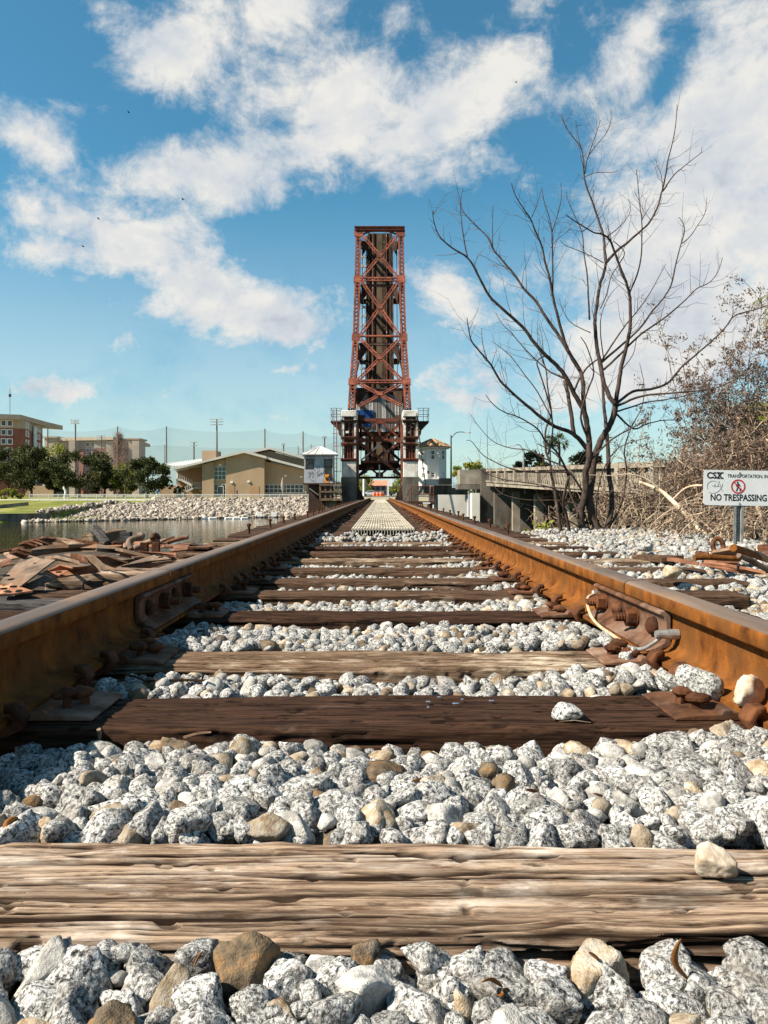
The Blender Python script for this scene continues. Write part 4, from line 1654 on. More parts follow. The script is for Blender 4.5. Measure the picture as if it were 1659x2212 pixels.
X1 = Vector((1, 0, 0))
for i in range(4):
    (ya, za, ha), (yb_, zb, hb) = ND[i], ND[i + 1]
    for s in (-1, 1):
        a, b = Vector((s * (ha - CW / 2), ya, za)), Vector((s * (hb - CW / 2), yb_, zb))
        d = (b - a).normalized()
        n = X1.cross(d).normalized()
        if n.y > 0:
            n = -n
        mb = MB()
        for e in (-1, 1):
            o_ = X1 * (e * (CW / 2 - .05))
            mb.bar(a + o_, b + o_, .045, .55, up=n)
            mb.bar(a + o_ + n * .26 - X1 * e * .05, b + o_ + n * .26 - X1 * e * .05, .14, .035, up=n)
            mb.bar(a + o_ - n * .26 - X1 * e * .05, b + o_ - n * .26 - X1 * e * .05, .14, .035, up=n)
        ch = mb.build('chord', STEEL_RED, leaf)
        ln = (b - a).length
        mb = MB()
        k = int(ln / .5)
        lacing(mb, a + n * .285, b + n * .285, X1, k, CW / 2 - .09)
        lacing(mb, a - n * .285, b - n * .285, X1, k, CW / 2 - .09)
        mb.build('lacing', STEEL_RED, ch)['kind'] = 'stuff'
# gusset plates and cross struts
for i, (y, z, h_) in enumerate(ND):
    if i == 0:
        continue
    d = (Vector((0, ND[min(i + 1, 4)][0], ND[min(i + 1, 4)][1])) - Vector((0, ND[i - 1][0], ND[i - 1][1]))).normalized()
    n = Vector((0, -d.z, d.y))
    for s in (-1, 1):
        mb = MB()
        c = Vector((s * (h_ - CW / 2 - .04), y, z)) + n * .31
        mb.bar(c - d * .5, c + d * .5, .80 if i < 4 else .9, .05, up=n)
        g_ = mb.build('gusset_plate', STEEL_RED, leaf)
    mb = MB()
    xh = h_ - CW
    if i == 4:
        mb.bb(-h_ - .02, h_ + .02, y - .35, y + .25, z + .42, z + .74)
        mb.bb(-h_ - .08, h_ + .08, y - .45, y + .35, z + .74, z + .80)
        for s in (-1, 1):
            mb.bar((s * xh, y, z + .05), (s * xh * .5, y, z + .42), .1, .3, up=(0, -1, 0))
            mb.bar((s * xh * .5, y, z + .4), (0, y, z + .48), .1, .26, up=(0, -1, 0))
        mb.build('portal_beam', STEEL_RED, leaf)
    else:
        a, b = Vector((-xh, y, z)), Vector((xh, y, z))
        mb.bar(a + n * .3 + d * .16, b + n * .3 + d * .16, .2, .12, up=n)
        if i != 2:
            mb.bar(a + n * .3 - d * .22, b + n * .3 - d * .22, .1, .12, up=n)
            for k in range(12):
                p, q = a.lerp(b, k / 12), a.lerp(b, (k + 1) / 12)
                sg = 1 if k % 2 else -1
                mb.bar(p + n * .3 + d * (.16 * sg - .03), q + n * .3 - d * (.16 * sg + .03), .05, .05, up=n)
        mb.build('cross_strut', STEEL_RED, leaf)
        mb = MB()
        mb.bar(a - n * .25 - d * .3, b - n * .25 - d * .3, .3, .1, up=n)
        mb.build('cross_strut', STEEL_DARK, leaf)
# X bracing between the chords
for i in range(4):
    (ya, za, ha), (yb_, zb, hb) = ND[i], ND[i + 1]
    lo_o, hi_o = (.45, .45)
    for s in (-1, 1):
        a = Vector((s * (ha - CW + .04), ya, za))
        b = Vector((-s * (hb - CW + .04), yb_, zb))
        d = (b - a).normalized()
        n = X1.cross(Vector((0, yb_ - ya, zb - za))).normalized()
        if n.y > 0:
            n = -n
        a, b = a + d * .45, b - d * .45
        sd = d.cross(n).normalized()
        off = n * (.32 if s > 0 else .22)
        mb = MB()
        mb.bar(a + off + sd * .10, b + off + sd * .10, .13, .10, up=n)
        mb.bar(a + off - sd * .15, b + off - sd * .15, .07, .08, up=n)
        k = int((b - a).length / .42)
        for j in range(k):
            p, q = a.lerp(b, j / k), a.lerp(b, (j + 1) / k)
            sg = 1 if j % 2 else -1
            mb.bar(p + off + sd * (.12 * sg), q + off - sd * (.12 * sg), .05, .04, up=n)
        mb.build('diagonal', STEEL_RED, leaf)
    c = Vector((0, (ya + yb_) / 2, (za + zb) / 2)) + n * .40
    d2 = Vector((0, yb_ - ya, zb - za)).normalized()
    mb = MB()
    mb.bar(c - d2 * .28, c + d2 * .28, .5, .04, up=n)
    mb.build('gusset_plate', STEEL_RED, leaf)
# bottom chords, web members, deck
dd = (DB - DA).normalized()
dn = Vector((0, -dd.z, dd.y))
Ld = (DB - DA).length
for s in (-1, 1):
    mb = MB()
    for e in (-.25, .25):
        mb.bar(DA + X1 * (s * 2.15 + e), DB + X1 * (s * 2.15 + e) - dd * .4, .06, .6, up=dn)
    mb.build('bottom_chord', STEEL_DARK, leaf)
    pts_d = [DA + dd * (Ld * t) for t in (.06, .18, .42, .69, .95)]
    for i in range(5):
        t_ = Vector((s * (ND[i][2] - CW / 2), ND[i][0], ND[i][1]))
        b_ = pts_d[i] + X1 * s * 2.15
        mb = MB()
        mb.bar(t_ + Vector((0, .3, 0)), b_, .42, .12, up=(1, 0, 0))
        mb.bar(t_ + Vector((0, .3, 0)), b_, .1, .42, up=(1, 0, 0))
        mb.build('web_post', STEEL_RUST, leaf)
        if i < 4:
            mb = MB()
            b2 = pts_d[i + 1] + X1 * s * 2.15
            mb.bar(t_ + Vector((0, .3, 0)), b2, .30, .14, up=(1, 0, 0))
            mb.build('web_diagonal', STEEL_DARK, leaf)
        # knee brace seen through the frame
        mb = MB()
        kb = t_ + Vector((-s * .35, 1.0, -.2))
        mb.prism([kb, kb + Vector((-s * .75, .3, 0)), kb + Vector((-s * .75, .3, -.35)), kb + Vector((0, 0, -1.6))], (0, .12, 0))
        mb.build('knee_brace', STEEL_DARK, leaf)
for i, t in enumerate((.06, .18, .42, .69, .95)):
    mb = MB()
    p = DA + dd * (Ld * t)
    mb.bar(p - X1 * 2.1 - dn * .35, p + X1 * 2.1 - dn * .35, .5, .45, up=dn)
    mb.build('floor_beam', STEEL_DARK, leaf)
tm = MB()
tm.box((0, 0, 0), (2.72, .26, .24))
tm = raw(tm, 'tie', DECK_T)
nt_ = 104
Mdk = Matrix((X1, dd, dn)).transposed().to_euler()
for i in range(nt_):
    o = bpy.data.objects.new('tie', tm)
    COL.objects.link(o)
    o.parent = leaf
    o.location = DA + dd * (Ld * (i + .5) / nt_) - leaf.location + X1 * random.uniform(-.03, .03)
    o.rotation_euler = Mdk
for x, w_, m_ in ((-.755, .08, STEEL_RUST), (.755, .08, STEEL_RUST), (-1.2, .16, DECK_T), (1.2, .16, DECK_T), (-.62, .05, STEEL_DARK), (.62, .05, STEEL_DARK)):
    mb = MB()
    mb.bar(DA + X1 * x + dn * .2, DB + X1 * x + dn * .2 + (dd * .9 if abs(x) == .755 else dd * 0), w_, .16, up=dn)
    mb.build('deck_rail', m_, leaf)
nw = 9
for i in range(nw):
    mb = MB()
    mb.bar(DA + dd * (Ld * i / nw + .02) + dn * .14, DA + dd * (Ld * (i + 1) / nw - .03) + dn * .14, .62, .05, up=dn)
    mb.build('walkway_plank', DECK_W, leaf)
for s in (-1, 1):
    mb = MB()
    mb.bar(DA + X1 * s * 1.43 + dn * .1, DB + X1 * s * 1.43 + dn * .1 - dd * .5, .16, .5, up=dn)
    mb.build('stringer', STEEL_DARK, leaf)
mb = MB()
mb.bar(DA + X1 * -1.75 + dn * .5, DB + X1 * -1.75 + dn * .5 - dd * 2, .035, .035, up=dn)
mb.build('conduit', STEEL_PALE, leaf)
for zz in (345, 490, 635, 810, 1095, 1225, 1350, 1478, 1940, 2070, 2260):
    p = P(*z1(622, zz), 84)
    t = (p.z - DA.z) / (DB.z - DA.z)
    q = DA + dd * (Ld * t) + X1 * -1.78 + dn * .4
    mb = MB()
    mb.box(q, (.62, .3, .22))
    mb.box(q + Vector((-.2, -.16, 0)), (.2, .06, .30))
    mb.build('bracket', STEEL_PALE, leaf)

# ------------------------------------------------------------------ machinery house behind the lower bracing
mh = thing('machinery_house', 'grey corrugated machinery house behind the lower red cross bracing', 'machinery house', (0, 72, 6.5))
xs_ = np.linspace(-2.25, 2.2, 12)
for i in range(11):
    mb = MB()
    x0, x1 = xs_[i], xs_[i + 1] - .015
    poly = []
    nn_ = 6
    for j in range(nn_ + 1):
        xx = x0 + (x1 - x0) * j / nn_
        poly.append((xx, 71.8 + (.05 if j % 2 else 0) + random.uniform(0, .02), 0))
    zt, zb_ = 9.9 - (.9 if i in (3, 8) else 0) * random.random(), 6.3
    pv = [(a, b, zb_) for a, b, _ in poly] + [(x1, 72.0, zb_), (x0, 72.0, zb_)]
    mb.prism(pv[::-1], (0, 0, zt - zb_))
    mb.build('siding_panel', SIDING if i % 3 else STEEL_PALE, mh)
mb = MB()
mb.bb(-2.3, 2.25, 72.02, 76.5, 6.2, 9.8)
mb.build('core', STEEL_DARK, mh)
mb = MB()
mb.bb(-2.45, 2.4, 71.5, 76.6, 9.95, 10.08)
mb.build('roof', STEEL_DARK, mh)
mb = MB()
for j in range(6):
    mb.bb(-2.2 + j * .27, -2.2 + j * .27 + .262, 71.70 + .03 * (j % 2), 71.76 + .03 * (j % 2), 7.0 - .06 * j, 8.3)
tag(mb.solo('tarpaulin', BLUE, 'bright blue sheet hung on the machinery house left of the bracing', 'sheet'))

# ------------------------------------------------------------------ piers
YP = 60.0


def q2(x, y, Y=YP): return P(*r2(x, y), Y)


def pier(xa, xb, side, label):
    """white concrete pier with an open front holding red steel"""
    a, b = q2(xa, 392), q2(xb, 1017)
    x0, x1, zt, zb_ = a.x, b.x, a.z, b.z
    t = thing('bridge_tower_pier', label, 'pier', ((x0 + x1) / 2, YP + 1.5, -4.5), 'piers of the raised bridge')
    wj = (x1 - x0) * .17
    z_open0, z_open1 = q2(0, 868).z, q2(0, 452).z
    mb = MB()
    mb.bb(x0, x1, YP, YP + 3, zb_, z_open0)
    mb.build('pedestal', CONC_WHITE, t, bevel=.03)
    for (u0, u1) in ((x0, x0 + wj), (x1 - wj, x1)):
        mb = MB()
        n = 7
        for j in range(n):
            za_, zc = z_open0 + (z_open1 - z_open0) * j / n, z_open0 + (z_open1 - z_open0) * (j + 1) / n
            e = random.uniform(0, .05)
            mb.bb(u0 + e * .5, u1 - e * .3, YP + .01 + e, YP + 2.98, za_ + .004, zc - .004)
        mb.build('jamb', CONC_WHITE, t)
    mb = MB()
    mb.bb(x0 - .04, x1 + .04, YP - .06, YP + 3.05, z_open1, zt)
    mb.build('cap', CONC_WHITE, t, bevel=.05)
    mb = MB()
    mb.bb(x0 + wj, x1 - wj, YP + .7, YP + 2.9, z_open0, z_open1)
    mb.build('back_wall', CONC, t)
    for zz, m_ in ((640, STEEL_RUST), (697, STEEL_RUST), (845, STEEL_RED), (485, STEEL_DARK)):
        z = q2(0, zz).z
        mb = MB()
        mb.bb(x0 - .05, x1 + .05, YP - .12, YP + .25, z - .04, z + .04)
        mb.bb(x0 - .05, x1 + .05, YP - .04, YP + .2, z - .20, z - .04)
        mb.build('shelf_beam', m_, t)
    for (za_, zc, m_, nn_) in ((640, 870, STEEL_RED, 4), (500, 640, STEEL_RUST, 3)):
        for j in range(nn_):
            xx = x0 + wj + .08 + (x1 - x0 - 2 * wj - .16) * j / (nn_ - 1)
            mb = MB()
            mb.bb(xx - .05, xx + .05, YP + .12, YP + .5, q2(0, zc).z, q2(0, za_).z)
            mb.build('steel_post', m_, t)
    for j in range(9):
        u = random.uniform(x0 + wj + .1, x1 - wj - .1)
        z = random.uniform(q2(0, 600).z, q2(0, 465).z)
        mb = MB()
        w_, h_ = random.uniform(.12, .28), random.uniform(.12, .3)
        mb.box((u, YP + .2 + .03 * j, z), (w_, .3, h_), Matrix.Rotation(random.uniform(-.15, .15), 3, 'Y'))
        mb.build('timber_block', random.choice([W_TAN, CONC_WHITE, W_MID]), t)
    # inner face plate and dark plinth below
    xi = x1 if side < 0 else x0
    mb = MB()
    mb.bb(xi - .02 if side < 0 else xi - .16, xi + .16 if side < 0 else xi + .02, YP + .3, YP + 2.6, -.3, q2(0, 520).z)
    mb.build('inner_column', STEEL_RUST, t)
    mb = MB()
    zb2 = -4.6
    e = .05
    mb.prism([(x0 - e, YP - .05, zb_ - .004), (x1 + e, YP - .05, zb_ - .004), (x1 + e - side * 0, YP - .05, -.5), (x1 + .15, YP - .3, zb2), (x0 - .15, YP - .3, zb2), (x0 - e, YP - .05, -.5)][::-1], (0, 3.3, 0))
    mb.build('plinth', CONC_DARK, t)
    sx = x1 + .1 if side < 0 else x0 - .1
    mb = MB()
    mb.prism([(sx, YP, -.3), (sx - side * .0 + (.75 if side < 0 else -.75), YP, -.3), (sx, YP, 1.2)][::(1 if side < 0 else -1)], (0, .2, 0))
    mb.build('brace_plate', STEEL_DARK, t)
    return t


pier(462, 598, -1, 'white concrete bridge pier with red steel, beside the grey hut')
pier(1038, 1176, 1, 'white concrete bridge pier with red steel, beside the white control tower')

# ------------------------------------------------------------------ portal frame between the piers
pf = thing('portal_frame', 'rusty cross-braced steel frame standing between the white piers', 'steel frame', (0, 62, -.2))


def member(name, pts2, w_, m_, Y=62.0, dep=.25, double=False):
    a, b = [P(*r2(*p), Y) for p in pts2]
    mb_ = MB()
    if double:
        d = (b - a).normalized()
        sd = d.cross(Vector((0, -1, 0))).normalized() * w_ * .6
        mb_.bar(a + sd, b + sd, dep, w_ * .45, up=sd)
        mb_.bar(a - sd, b - sd, dep, w_ * .45, up=sd)
    else:
        d = (b - a).normalized()
        sd = d.cross(Vector((0, -1, 0))).normalized()
        mb_.bar(a, b, dep, w_, up=sd)
    return mb_.build(name, m_, pf)


member('strut', ((640, 482), (985, 482)), .22, STEEL_RED)
member('strut', ((640, 508), (985, 508)), .16, STEEL_DARK, 62.4)
member('strut', ((640, 672), (1000, 672)), .24, STEEL_RUST)
member('strut', ((640, 872), (1000, 872)), .2, STEEL_RUST)
member('strut', ((640, 892), (1000, 892)), .3, STEEL_DARK, 62.5)
member('strut', ((605, 1020), (1030, 1020)), .17, STEEL_DARK)
member('strut', ((605, 925), (1030, 925)), .5, STEEL_DARK, 63.0)
for (p, q, m_, w_, Y) in (((785, 512), (700, 585), STEEL_RED, .14, 61.8), ((850, 512), (985, 640), STEEL_RED, .14, 61.8), ((815, 512), (815, 655), STEEL_RED, .18, 61.9),
                          ((640, 545), (785, 660), STEEL_RUST, .2, 62.1), ((995, 530), (845, 660), STEEL_RED, .2, 62.1), ((640, 640), (720, 590), STEEL_DARK, .2, 62.5),
                          ((625, 690), (1000, 985), STEEL_RUST, .22, 61.7), ((1000, 695), (880, 785), STEEL_RUST, .22, 61.9), ((815, 712), (640, 862), STEEL_PALE, .12, 61.9), ((860, 780), (625, 1000), STEEL_DARK, .22, 62.2), ((830, 700), (1010, 862), STEEL_DARK, .22, 62.4),
                          ((620, 1000), (700, 960), STEEL_DARK, .2, 61.8), ((1020, 1000), (940, 960), STEEL_DARK, .2, 61.8), ((740, 940), (815, 1000), STEEL_DARK, .16, 61.8), ((890, 940), (815, 1000), STEEL_DARK, .16, 61.8), ((815, 900), (815, 1015), STEEL_PALE, .1, 61.7),
                          ((690, 960), (760, 920), STEEL_RUST, .12, 61.75), ((1000, 935), (960, 955), STEEL_PALE, .14, 61.7)):
    member('brace', (p, q), w_, m_, Y, .2)
for (x, y) in ((815, 492), (815, 662), (640, 670), (1000, 670), (815, 995)):
    mb = MB()
    c = P(*r2(x, y), 61.75)
    mb.box(c, (.62, .06, .42))
    mb.build('gusset_plate', STEEL_RED if y < 600 else STEEL_RUST, pf)
for (x, y, w_, h_) in ((625, 640, 40, 60), (1005, 650, 40, 60), (640, 560, 20, 190), (1000, 560, 14, 200)):
    mb = MB()
    c = P(*r2(x, y), 62.2)
    mb.box(c, (w_ * .2315 / F * 62, .3, h_ * .2315 / F * 62))
    mb.build('bearing_block', STEEL_DARK, pf)

# ------------------------------------------------------------------ platforms with railings on the piers
def platform(s, label):
    x0, x1 = (q2(360, 0, 61).x, q2(466, 0, 61).x) if s < 0 else (q2(1172, 0, 61).x, q2(1278, 0, 61).x)
    zf = q2(0, 492, 61).z
    t = thing('service_platform', label, 'platform', ((x0 + x1) / 2, 61.6, zf), 'service platforms on the piers')
    mb = MB()
    mb.bb(x0, x1, 61, 63, zf - .1, zf)
    mb.build('floor', STEEL_DARK, t)
    mb = MB()
    xo, xi = (x0, x1) if s < 0 else (x1, x0)
    mb.prism([(xo, 61.05, zf - .1), (xi, 61.05, zf - .1), (xi, 61.05, zf - 1.25), (xi + s * .25, 61.05, zf - 1.1), (xi + s * .3, 61.05, zf - .75)][::(-1 if s < 0 else 1)], (0, .12, 0))
    mb.build('bracket', STEEL_DARK, t)
    h_ = 1.02
    for (x, y) in ((x0 + .03, 61.03), (x1 - .03, 61.03), ((x0 + x1) / 2, 61.03), (x0 + .03, 62.9), (x1 - .03, 62.9)):
        mb = MB()
        mb.tube([(x, y, zf), (x, y, zf + h_)], .022, 6)
        mb.build('post', STEEL_RUST if s < 0 else STEEL_DARK, t)
    for z in (zf + h_, zf + h_ * .52):
        mb = MB()
        mb.tube([(x0, 61.03, z), (x1, 61.03, z)], .02, 6)
        mb.tube([(xo, 61.03, z), (xo, 62.9, z)], .02, 6)
        mb.tube([(x0, 62.9, z), (x1, 62.9, z)], .02, 6)
        mb.build('handrail', STEEL_RUST if s < 0 else STEEL_DARK, t)
    return t


platform(-1, 'railed steel platform high on the pier above the grey hut')
platform(1, 'railed steel platform high on the pier above the white control tower')
ld = thing('caged_ladder', 'rusty caged ladder climbing beside the pier at the grey hut', 'ladder', (-3.6, 60.6, -.3))
zt, zb_ = q2(0, 380).z, q2(0, 1235).z
for x in (386, 412):
    mb = MB()
    mb.tube([(q2(x, 0).x, 60.6, zb_), (q2(x, 0).x, 60.6, zt)], .028, 6)
    mb.build('stile', STEEL_RUST, ld)
k = 0
z = zb_ + .3
while z < zt:
    mb = MB()
    mb.tube([(q2(386, 0).x, 60.6, z), (q2(412, 0).x, 60.6, z)], .014, 5)
    mb.build('rung', STEEL_RUST, ld)
    if k % 3 == 0 and z > 2:
        mb = MB()
        c = Vector((q2(420, 0).x, 60.25, z))
        mb.tube([c + Vector((.45 * math.cos(a), -.35 * math.sin(a), 0)) for a in np.linspace(math.pi, 0, 9)], .016, 5)
        mb.build('hoop', STEEL_RUST, ld)
    z += .33
    k += 1
for a in (.9, 1.57, 2.2):
    mb = MB()
    x, y = q2(420, 0).x + .45 * math.cos(a), 60.25 - .35 * math.sin(a)
    mb.tube([(x, y, 2.1), (x, y, zt)], .013, 5)
    mb.build('cage_bar', STEEL_RUST, ld)
mb = MB()
pp = [P(*r2(1163, 420), 59.8), P(*r2(1180, 570), 59.8), P(*r2(1205, 780), 59.7), P(*r2(1245, 1092), 59.6)]
mb.tube(smooth_path(pp), .04, 6)
for y in (570, 690, 790, 850, 930):
    x = 1165 + (y - 420) * .115
    mb.bar(P(*r2(x - 12, y), 59.9), P(*r2(x + 14, y + 10), 59.7), .08, .09)
mb.solo('drain_pipe', STEEL_DARK, 'dark slanting pipe down the pier beside the white control tower', 'pipe')

# ------------------------------------------------------------------ grey signal hut
hx0, hx1 = P(*r2(112, 0), 58).x, P(*r2(382, 0), 58).x
hz0, hz1, hzp = P(*r2(0, 1072), 58).z, P(*r2(0, 803), 58).z, P(*r2(0, 728), 58).z
hut = thing('signal_hut', 'grey sheet-metal hut with hipped roof and graffiti beside the raised bridge', 'hut', ((hx0 + hx1) / 2, 59, -2.6))
hy0, hy1 = 58.0, 60.2
wx = [hx0 + (hx1 - hx0) * t for t in (0, .06, .38, .40, .66, .68, .98, 1)]
mb = MB()
mb.bb(hx0, hx1, hy0 + .06, hy1, hz0, hz1)
mb.build('wall', HUT_GREY, hut)
zs0, zs1 = P(*r2(0, 945), 58).z, P(*r2(0, 848), 58).z
for (u0, u1, z0_, z1_) in ((0, .38, hz0, zs0), (.385, .68, hz0, hz1), (.685, 1, hz0, zs0 - .55), (0, .38, zs1, hz1), (.685, 1, zs1, hz1), (.0, .05, zs0, zs1), (.34, .38, zs0, zs1), (.685, .70, zs0 - .55, zs1), (.97, 1, zs0 - .55, zs1)):
    mb = MB()
    mb.bb(hx0 + (hx1 - hx0) * u0 + .004, hx0 + (hx1 - hx0) * u1 - .004, hy0, hy0 + .058, z0_ + .004, z1_ - .004)
    mb.build('panel', HUT_GREY, hut)
for (u0, u1, z0_, z1_) in ((.05, .34, zs0, zs1), (.70, .97, zs0 - .55, zs1)):
    xa, xb = hx0 + (hx1 - hx0) * u0, hx0 + (hx1 - hx0) * u1
    mb = MB()
    for z in (z0_ + .03, z1_ - .03, (z0_ + z1_) / 2 + .1):
        mb.bb(xa, xb, hy0 + .005, hy0 + .05, z - .03, z + .03)
    for x in (xa + .03, xb - .03):
        mb.bb(x - .03, x + .03, hy0 + .002, hy0 + .052, z0_, z1_)
    w_ = mb.build('window', W_MID, hut)
    mb = MB()
    mb.bb(xa, xb, hy0 + .053, hy0 + .057, z0_, z1_)
    mb.build('pane', GLASS, w_)
ov = .32
mb = MB()
cxh = (hx0 + hx1) / 2
A_ = [(hx0 - ov, hy0 - ov, hz1), (hx1 + ov, hy0 - ov, hz1), (hx1 + ov, hy1 + ov, hz1), (hx0 - ov, hy1 + ov, hz1)]
B_ = [(cxh - .15, 59.0, hzp), (cxh + .15, 59.0, hzp), (cxh + .15, 59.2, hzp), (cxh - .15, 59.2, hzp)]
mb.add(A_ + B_, [(3, 2, 1, 0), (4, 5, 6, 7), (0, 1, 5, 4), (1, 2, 6, 5), (2, 3, 7, 6), (3, 0, 4, 7)])
rf = mb.build('roof', ROOF_PALE, hut)
for t in (0, .2, .4, .6, .8, 1):
    mb = MB()
    mb.bar(Vector(A_[0]).lerp(Vector(A_[1]), t) + Vector((0, 0, .02)), Vector(B_[0]).lerp(Vector(B_[1]), t) + Vector((0, 0, .03)), .035, .05)
    mb.build('seam', LAMP, rf)
mb = MB()
mb.bb(hx0 - ov, hx1 + ov, hy0 - ov - .02, hy0 - ov, hz1 - .06, hz1 + .02)
mb.build('fascia', HUT_GREY, rf)
mb = MB()
mb.bb(hx0 + .3, hx1 - .1, hy0 + .3, hy1, -2.8, hz0 - .1)
mb.build('under_block', STEEL_DARK, hut)  # dark block added to fill the space under the hut floor
mb = MB()
mb.bb(hx0 - .1, hx1 + .2, hy0 - .1, hy1 + .1, hz0 - .1, hz0 - .002)
mb.build('floor_slab', STEEL_DARK, hut)
mb = MB()
mb.bar(P(*r2(160, 1120), 57.9), P(*r2(250, 1185), 57.9), .07, .12, up=(0, -1, 0))
mb.build('brace', CONC, hut)
# graffiti: orange block and scrawls on the panels
mb = MB()
a, b = P(*r2(305, 1070), 57.985), P(*r2(345, 990), 57.985)
mb.bb(a.x, b.x, 57.985, 57.998, hz0 + .03, b.z)
mb.build('graffiti_block', GRAF_ORANGE, hut)


def scrawl(pts2, m_, r_=.008, Y=57.98):
    mb_ = MB()
    mb_.tube(smooth_path([P(*r2(*p), Y) for p in pts2], 4), r_, 4)
    mb_.build('graffiti_line', m_, hut)


scrawl([(312, 1010), (318, 1045), (326, 1015), (334, 1048), (342, 1005)], BLACK, .022, 57.97)
scrawl([(352, 1005), (360, 1050), (368, 1010), (374, 1050)], BLACK, .022)
for s_ in ([(152, 985), (160, 965), (170, 985), (158, 1010), (168, 1030)], [(175, 985), (190, 965), (196, 990), (184, 1015), (200, 1020)], [(170, 1035), (185, 1050), (198, 1038)],
           [(225, 940), (240, 915), (255, 912), (245, 930)], [(225, 975), (240, 958), (258, 945)], [(228, 1010), (236, 980), (246, 1005), (252, 975), (262, 1000), (268, 965), (276, 990), (290, 950)]):
    scrawl(s_, BLACK)

# ------------------------------------------------------------------ timber stage under the hut and rusty railing stage on the right
st = thing('timber_stage', 'weathered timber landing stage with rails below the grey hut', 'stage', (-4.0, 57, -2.6))
sx0, sx1 = P(*r2(256, 0), 57).x, P(*r2(466, 0), 57).x
szf, szt = P(*r2(0, 1215), 57).z, P(*r2(0, 1090), 57).z
mb = MB()
mb.bb(sx0, sx1, 56.8, 58.4, szf - .16, szf)
mb.build('floor', W_TAN, st)
for x in np.linspace(sx0 + .06, sx1 - .06, 5):
    mb = MB()
    mb.bb(x - .06, x + .06, 56.82, 56.94, szf, szt)
    mb.build('post', W_TAN, st)
for z in (szt, (szf + szt) / 2):
    mb = MB()
    mb.bb(sx0, sx1, 56.74, 56.81, z - .06, z + .06)
    mb.build('rail', W_TAN, st)
for x in (sx0 + .3, sx1 - .3):
    mb = MB()
    mb.bb(x - .12, x + .12, 57.2, 57.44, -3.2, szf - .16)
    mb.build('pile', W_MID, st)
mb = MB()
mb.bb(sx0 + .25, sx1, 57.6, 58.3, -3, szf - .17)
mb.build('footing', CONC, st)
rs = thing('railing_stage', 'small stage with rust-red pipe railing right of the rail end', 'stage', (3.6, 55, -2.6))
ra, rb_ = P(*r2(1045, 0), 55).x, P(*r2(1335, 0), 55).x
rzf, rzt = P(*r2(0, 1242), 55).z, P(*r2(0, 1100), 55).z
mb = MB()
mb.bb(ra, rb_, 54.9, 57, rzf - .22, rzf)
mb.build('floor', STEEL_DARK, rs)
for x in (1110, 1290, 1322):
    mb = MB()
    mb.tube([(P(*r2(x, 0), 55).x, 55, rzf), (P(*r2(x, 0), 55).x, 55, rzt)], .04, 6)
    mb.build('post', STEEL_RUST, rs)
for z in (rzt, rzf + (rzt - rzf) * .5):
    mb = MB()
    mb.tube([(P(*r2(1105, 0), 55).x, 55, z), (P(*r2(1325, 0), 55).x, 55, z)], .032, 6)
    mb.build('handrail', STEEL_RUST, rs)
mb = MB()
mb.tube([(P(*r2(1045, 0), 55).x, 55, rzf), (P(*r2(1108, 0), 55).x, 55, rzt)], .032, 6)
mb.build('stair_rail', STEEL_RUST, rs)
mb = MB()
c = P(*r2(1255, 1258), 54.85)
mb.box(c, (.52, .04, .1))
mb.build('plate', WHITE_TRIM, rs)
for x in (ra + .3, rb_ - .3):
    mb = MB()
    mb.bb(x - .15, x + .15, 55.3, 55.6, -4.6, rzf - .22)
    mb.build('pile', CONC_DARK, rs)

# ------------------------------------------------------------------ white control tower
YC = 68.0
ca, cb = P(*r2(1188, 0), YC).x, P(*r2(1452, 0), YC).x
cz0, cz1, czp = P(*r2(0, 1098), YC).z, P(*r2(0, 742), YC).z, P(*r2(0, 655), YC).z
cc = Vector(((ca + cb) / 2, YC + 1.6, 0))
rr = (cb - ca) / 2 / math.cos(R(22.5)) * .985
ct = thing('control_tower', 'white octagonal bridge tender house with brown tiled roof', 'control house', (cc.x, cc.y, cz0))


def octa(r_, z, rot=22.5): return [(cc.x + r_ * math.cos(R(rot + 45 * i)), cc.y + r_ * math.sin(R(rot + 45 * i)), z) for i in range(8)]


mb = MB()
mb.prism(octa(rr, cz0), (0, 0, cz1 - cz0))
mb.build('wall', WHITEWALL, ct)
mb = MB()
mb.prism(octa(rr + .10, cz0 - .05), (0, 0, .75))
mb.build('base_band', WHITEWALL, ct)
mb = MB()
mb.prism(octa(rr + .30, cz1), (0, 0, .14))
mb.build('eave', PLASTER, ct)
mb = MB()
A_, B_ = octa(rr + .42, cz1 + .14), octa(.12, czp)
mb.add(A_ + B_, [tuple(range(8))[::-1], tuple(range(8, 16))] + [(i, (i + 1) % 8, 8 + (i + 1) % 8, 8 + i) for i in range(8)])
rf = mb.build('roof', ROOF_TILE, ct)
for i in range(8):
    mb = MB()
    mb.tube([Vector(A_[i]) + Vector((0, 0, .03)), Vector(B_[i]) + Vector((0, 0, .05))], .08, 6)
    mb.build('ridge_tile', ROOF_TILE, rf)
    for j in range(8):
        p = Vector(A_[i]).lerp(Vector(A_[(i + 1) % 8]), (j + .5) / 8)
        if p.y > cc.y + .6:
            continue
        mb = MB()
        mb.tube([p + Vector((0, 0, .0)), p.lerp(Vector(B_[i]), .14) + Vector((0, 0, .05))], .075, 6)
        mb.build('eave_tile', ROOF_TILE, rf)
fa = cc.y - rr * math.cos(R(22.5))


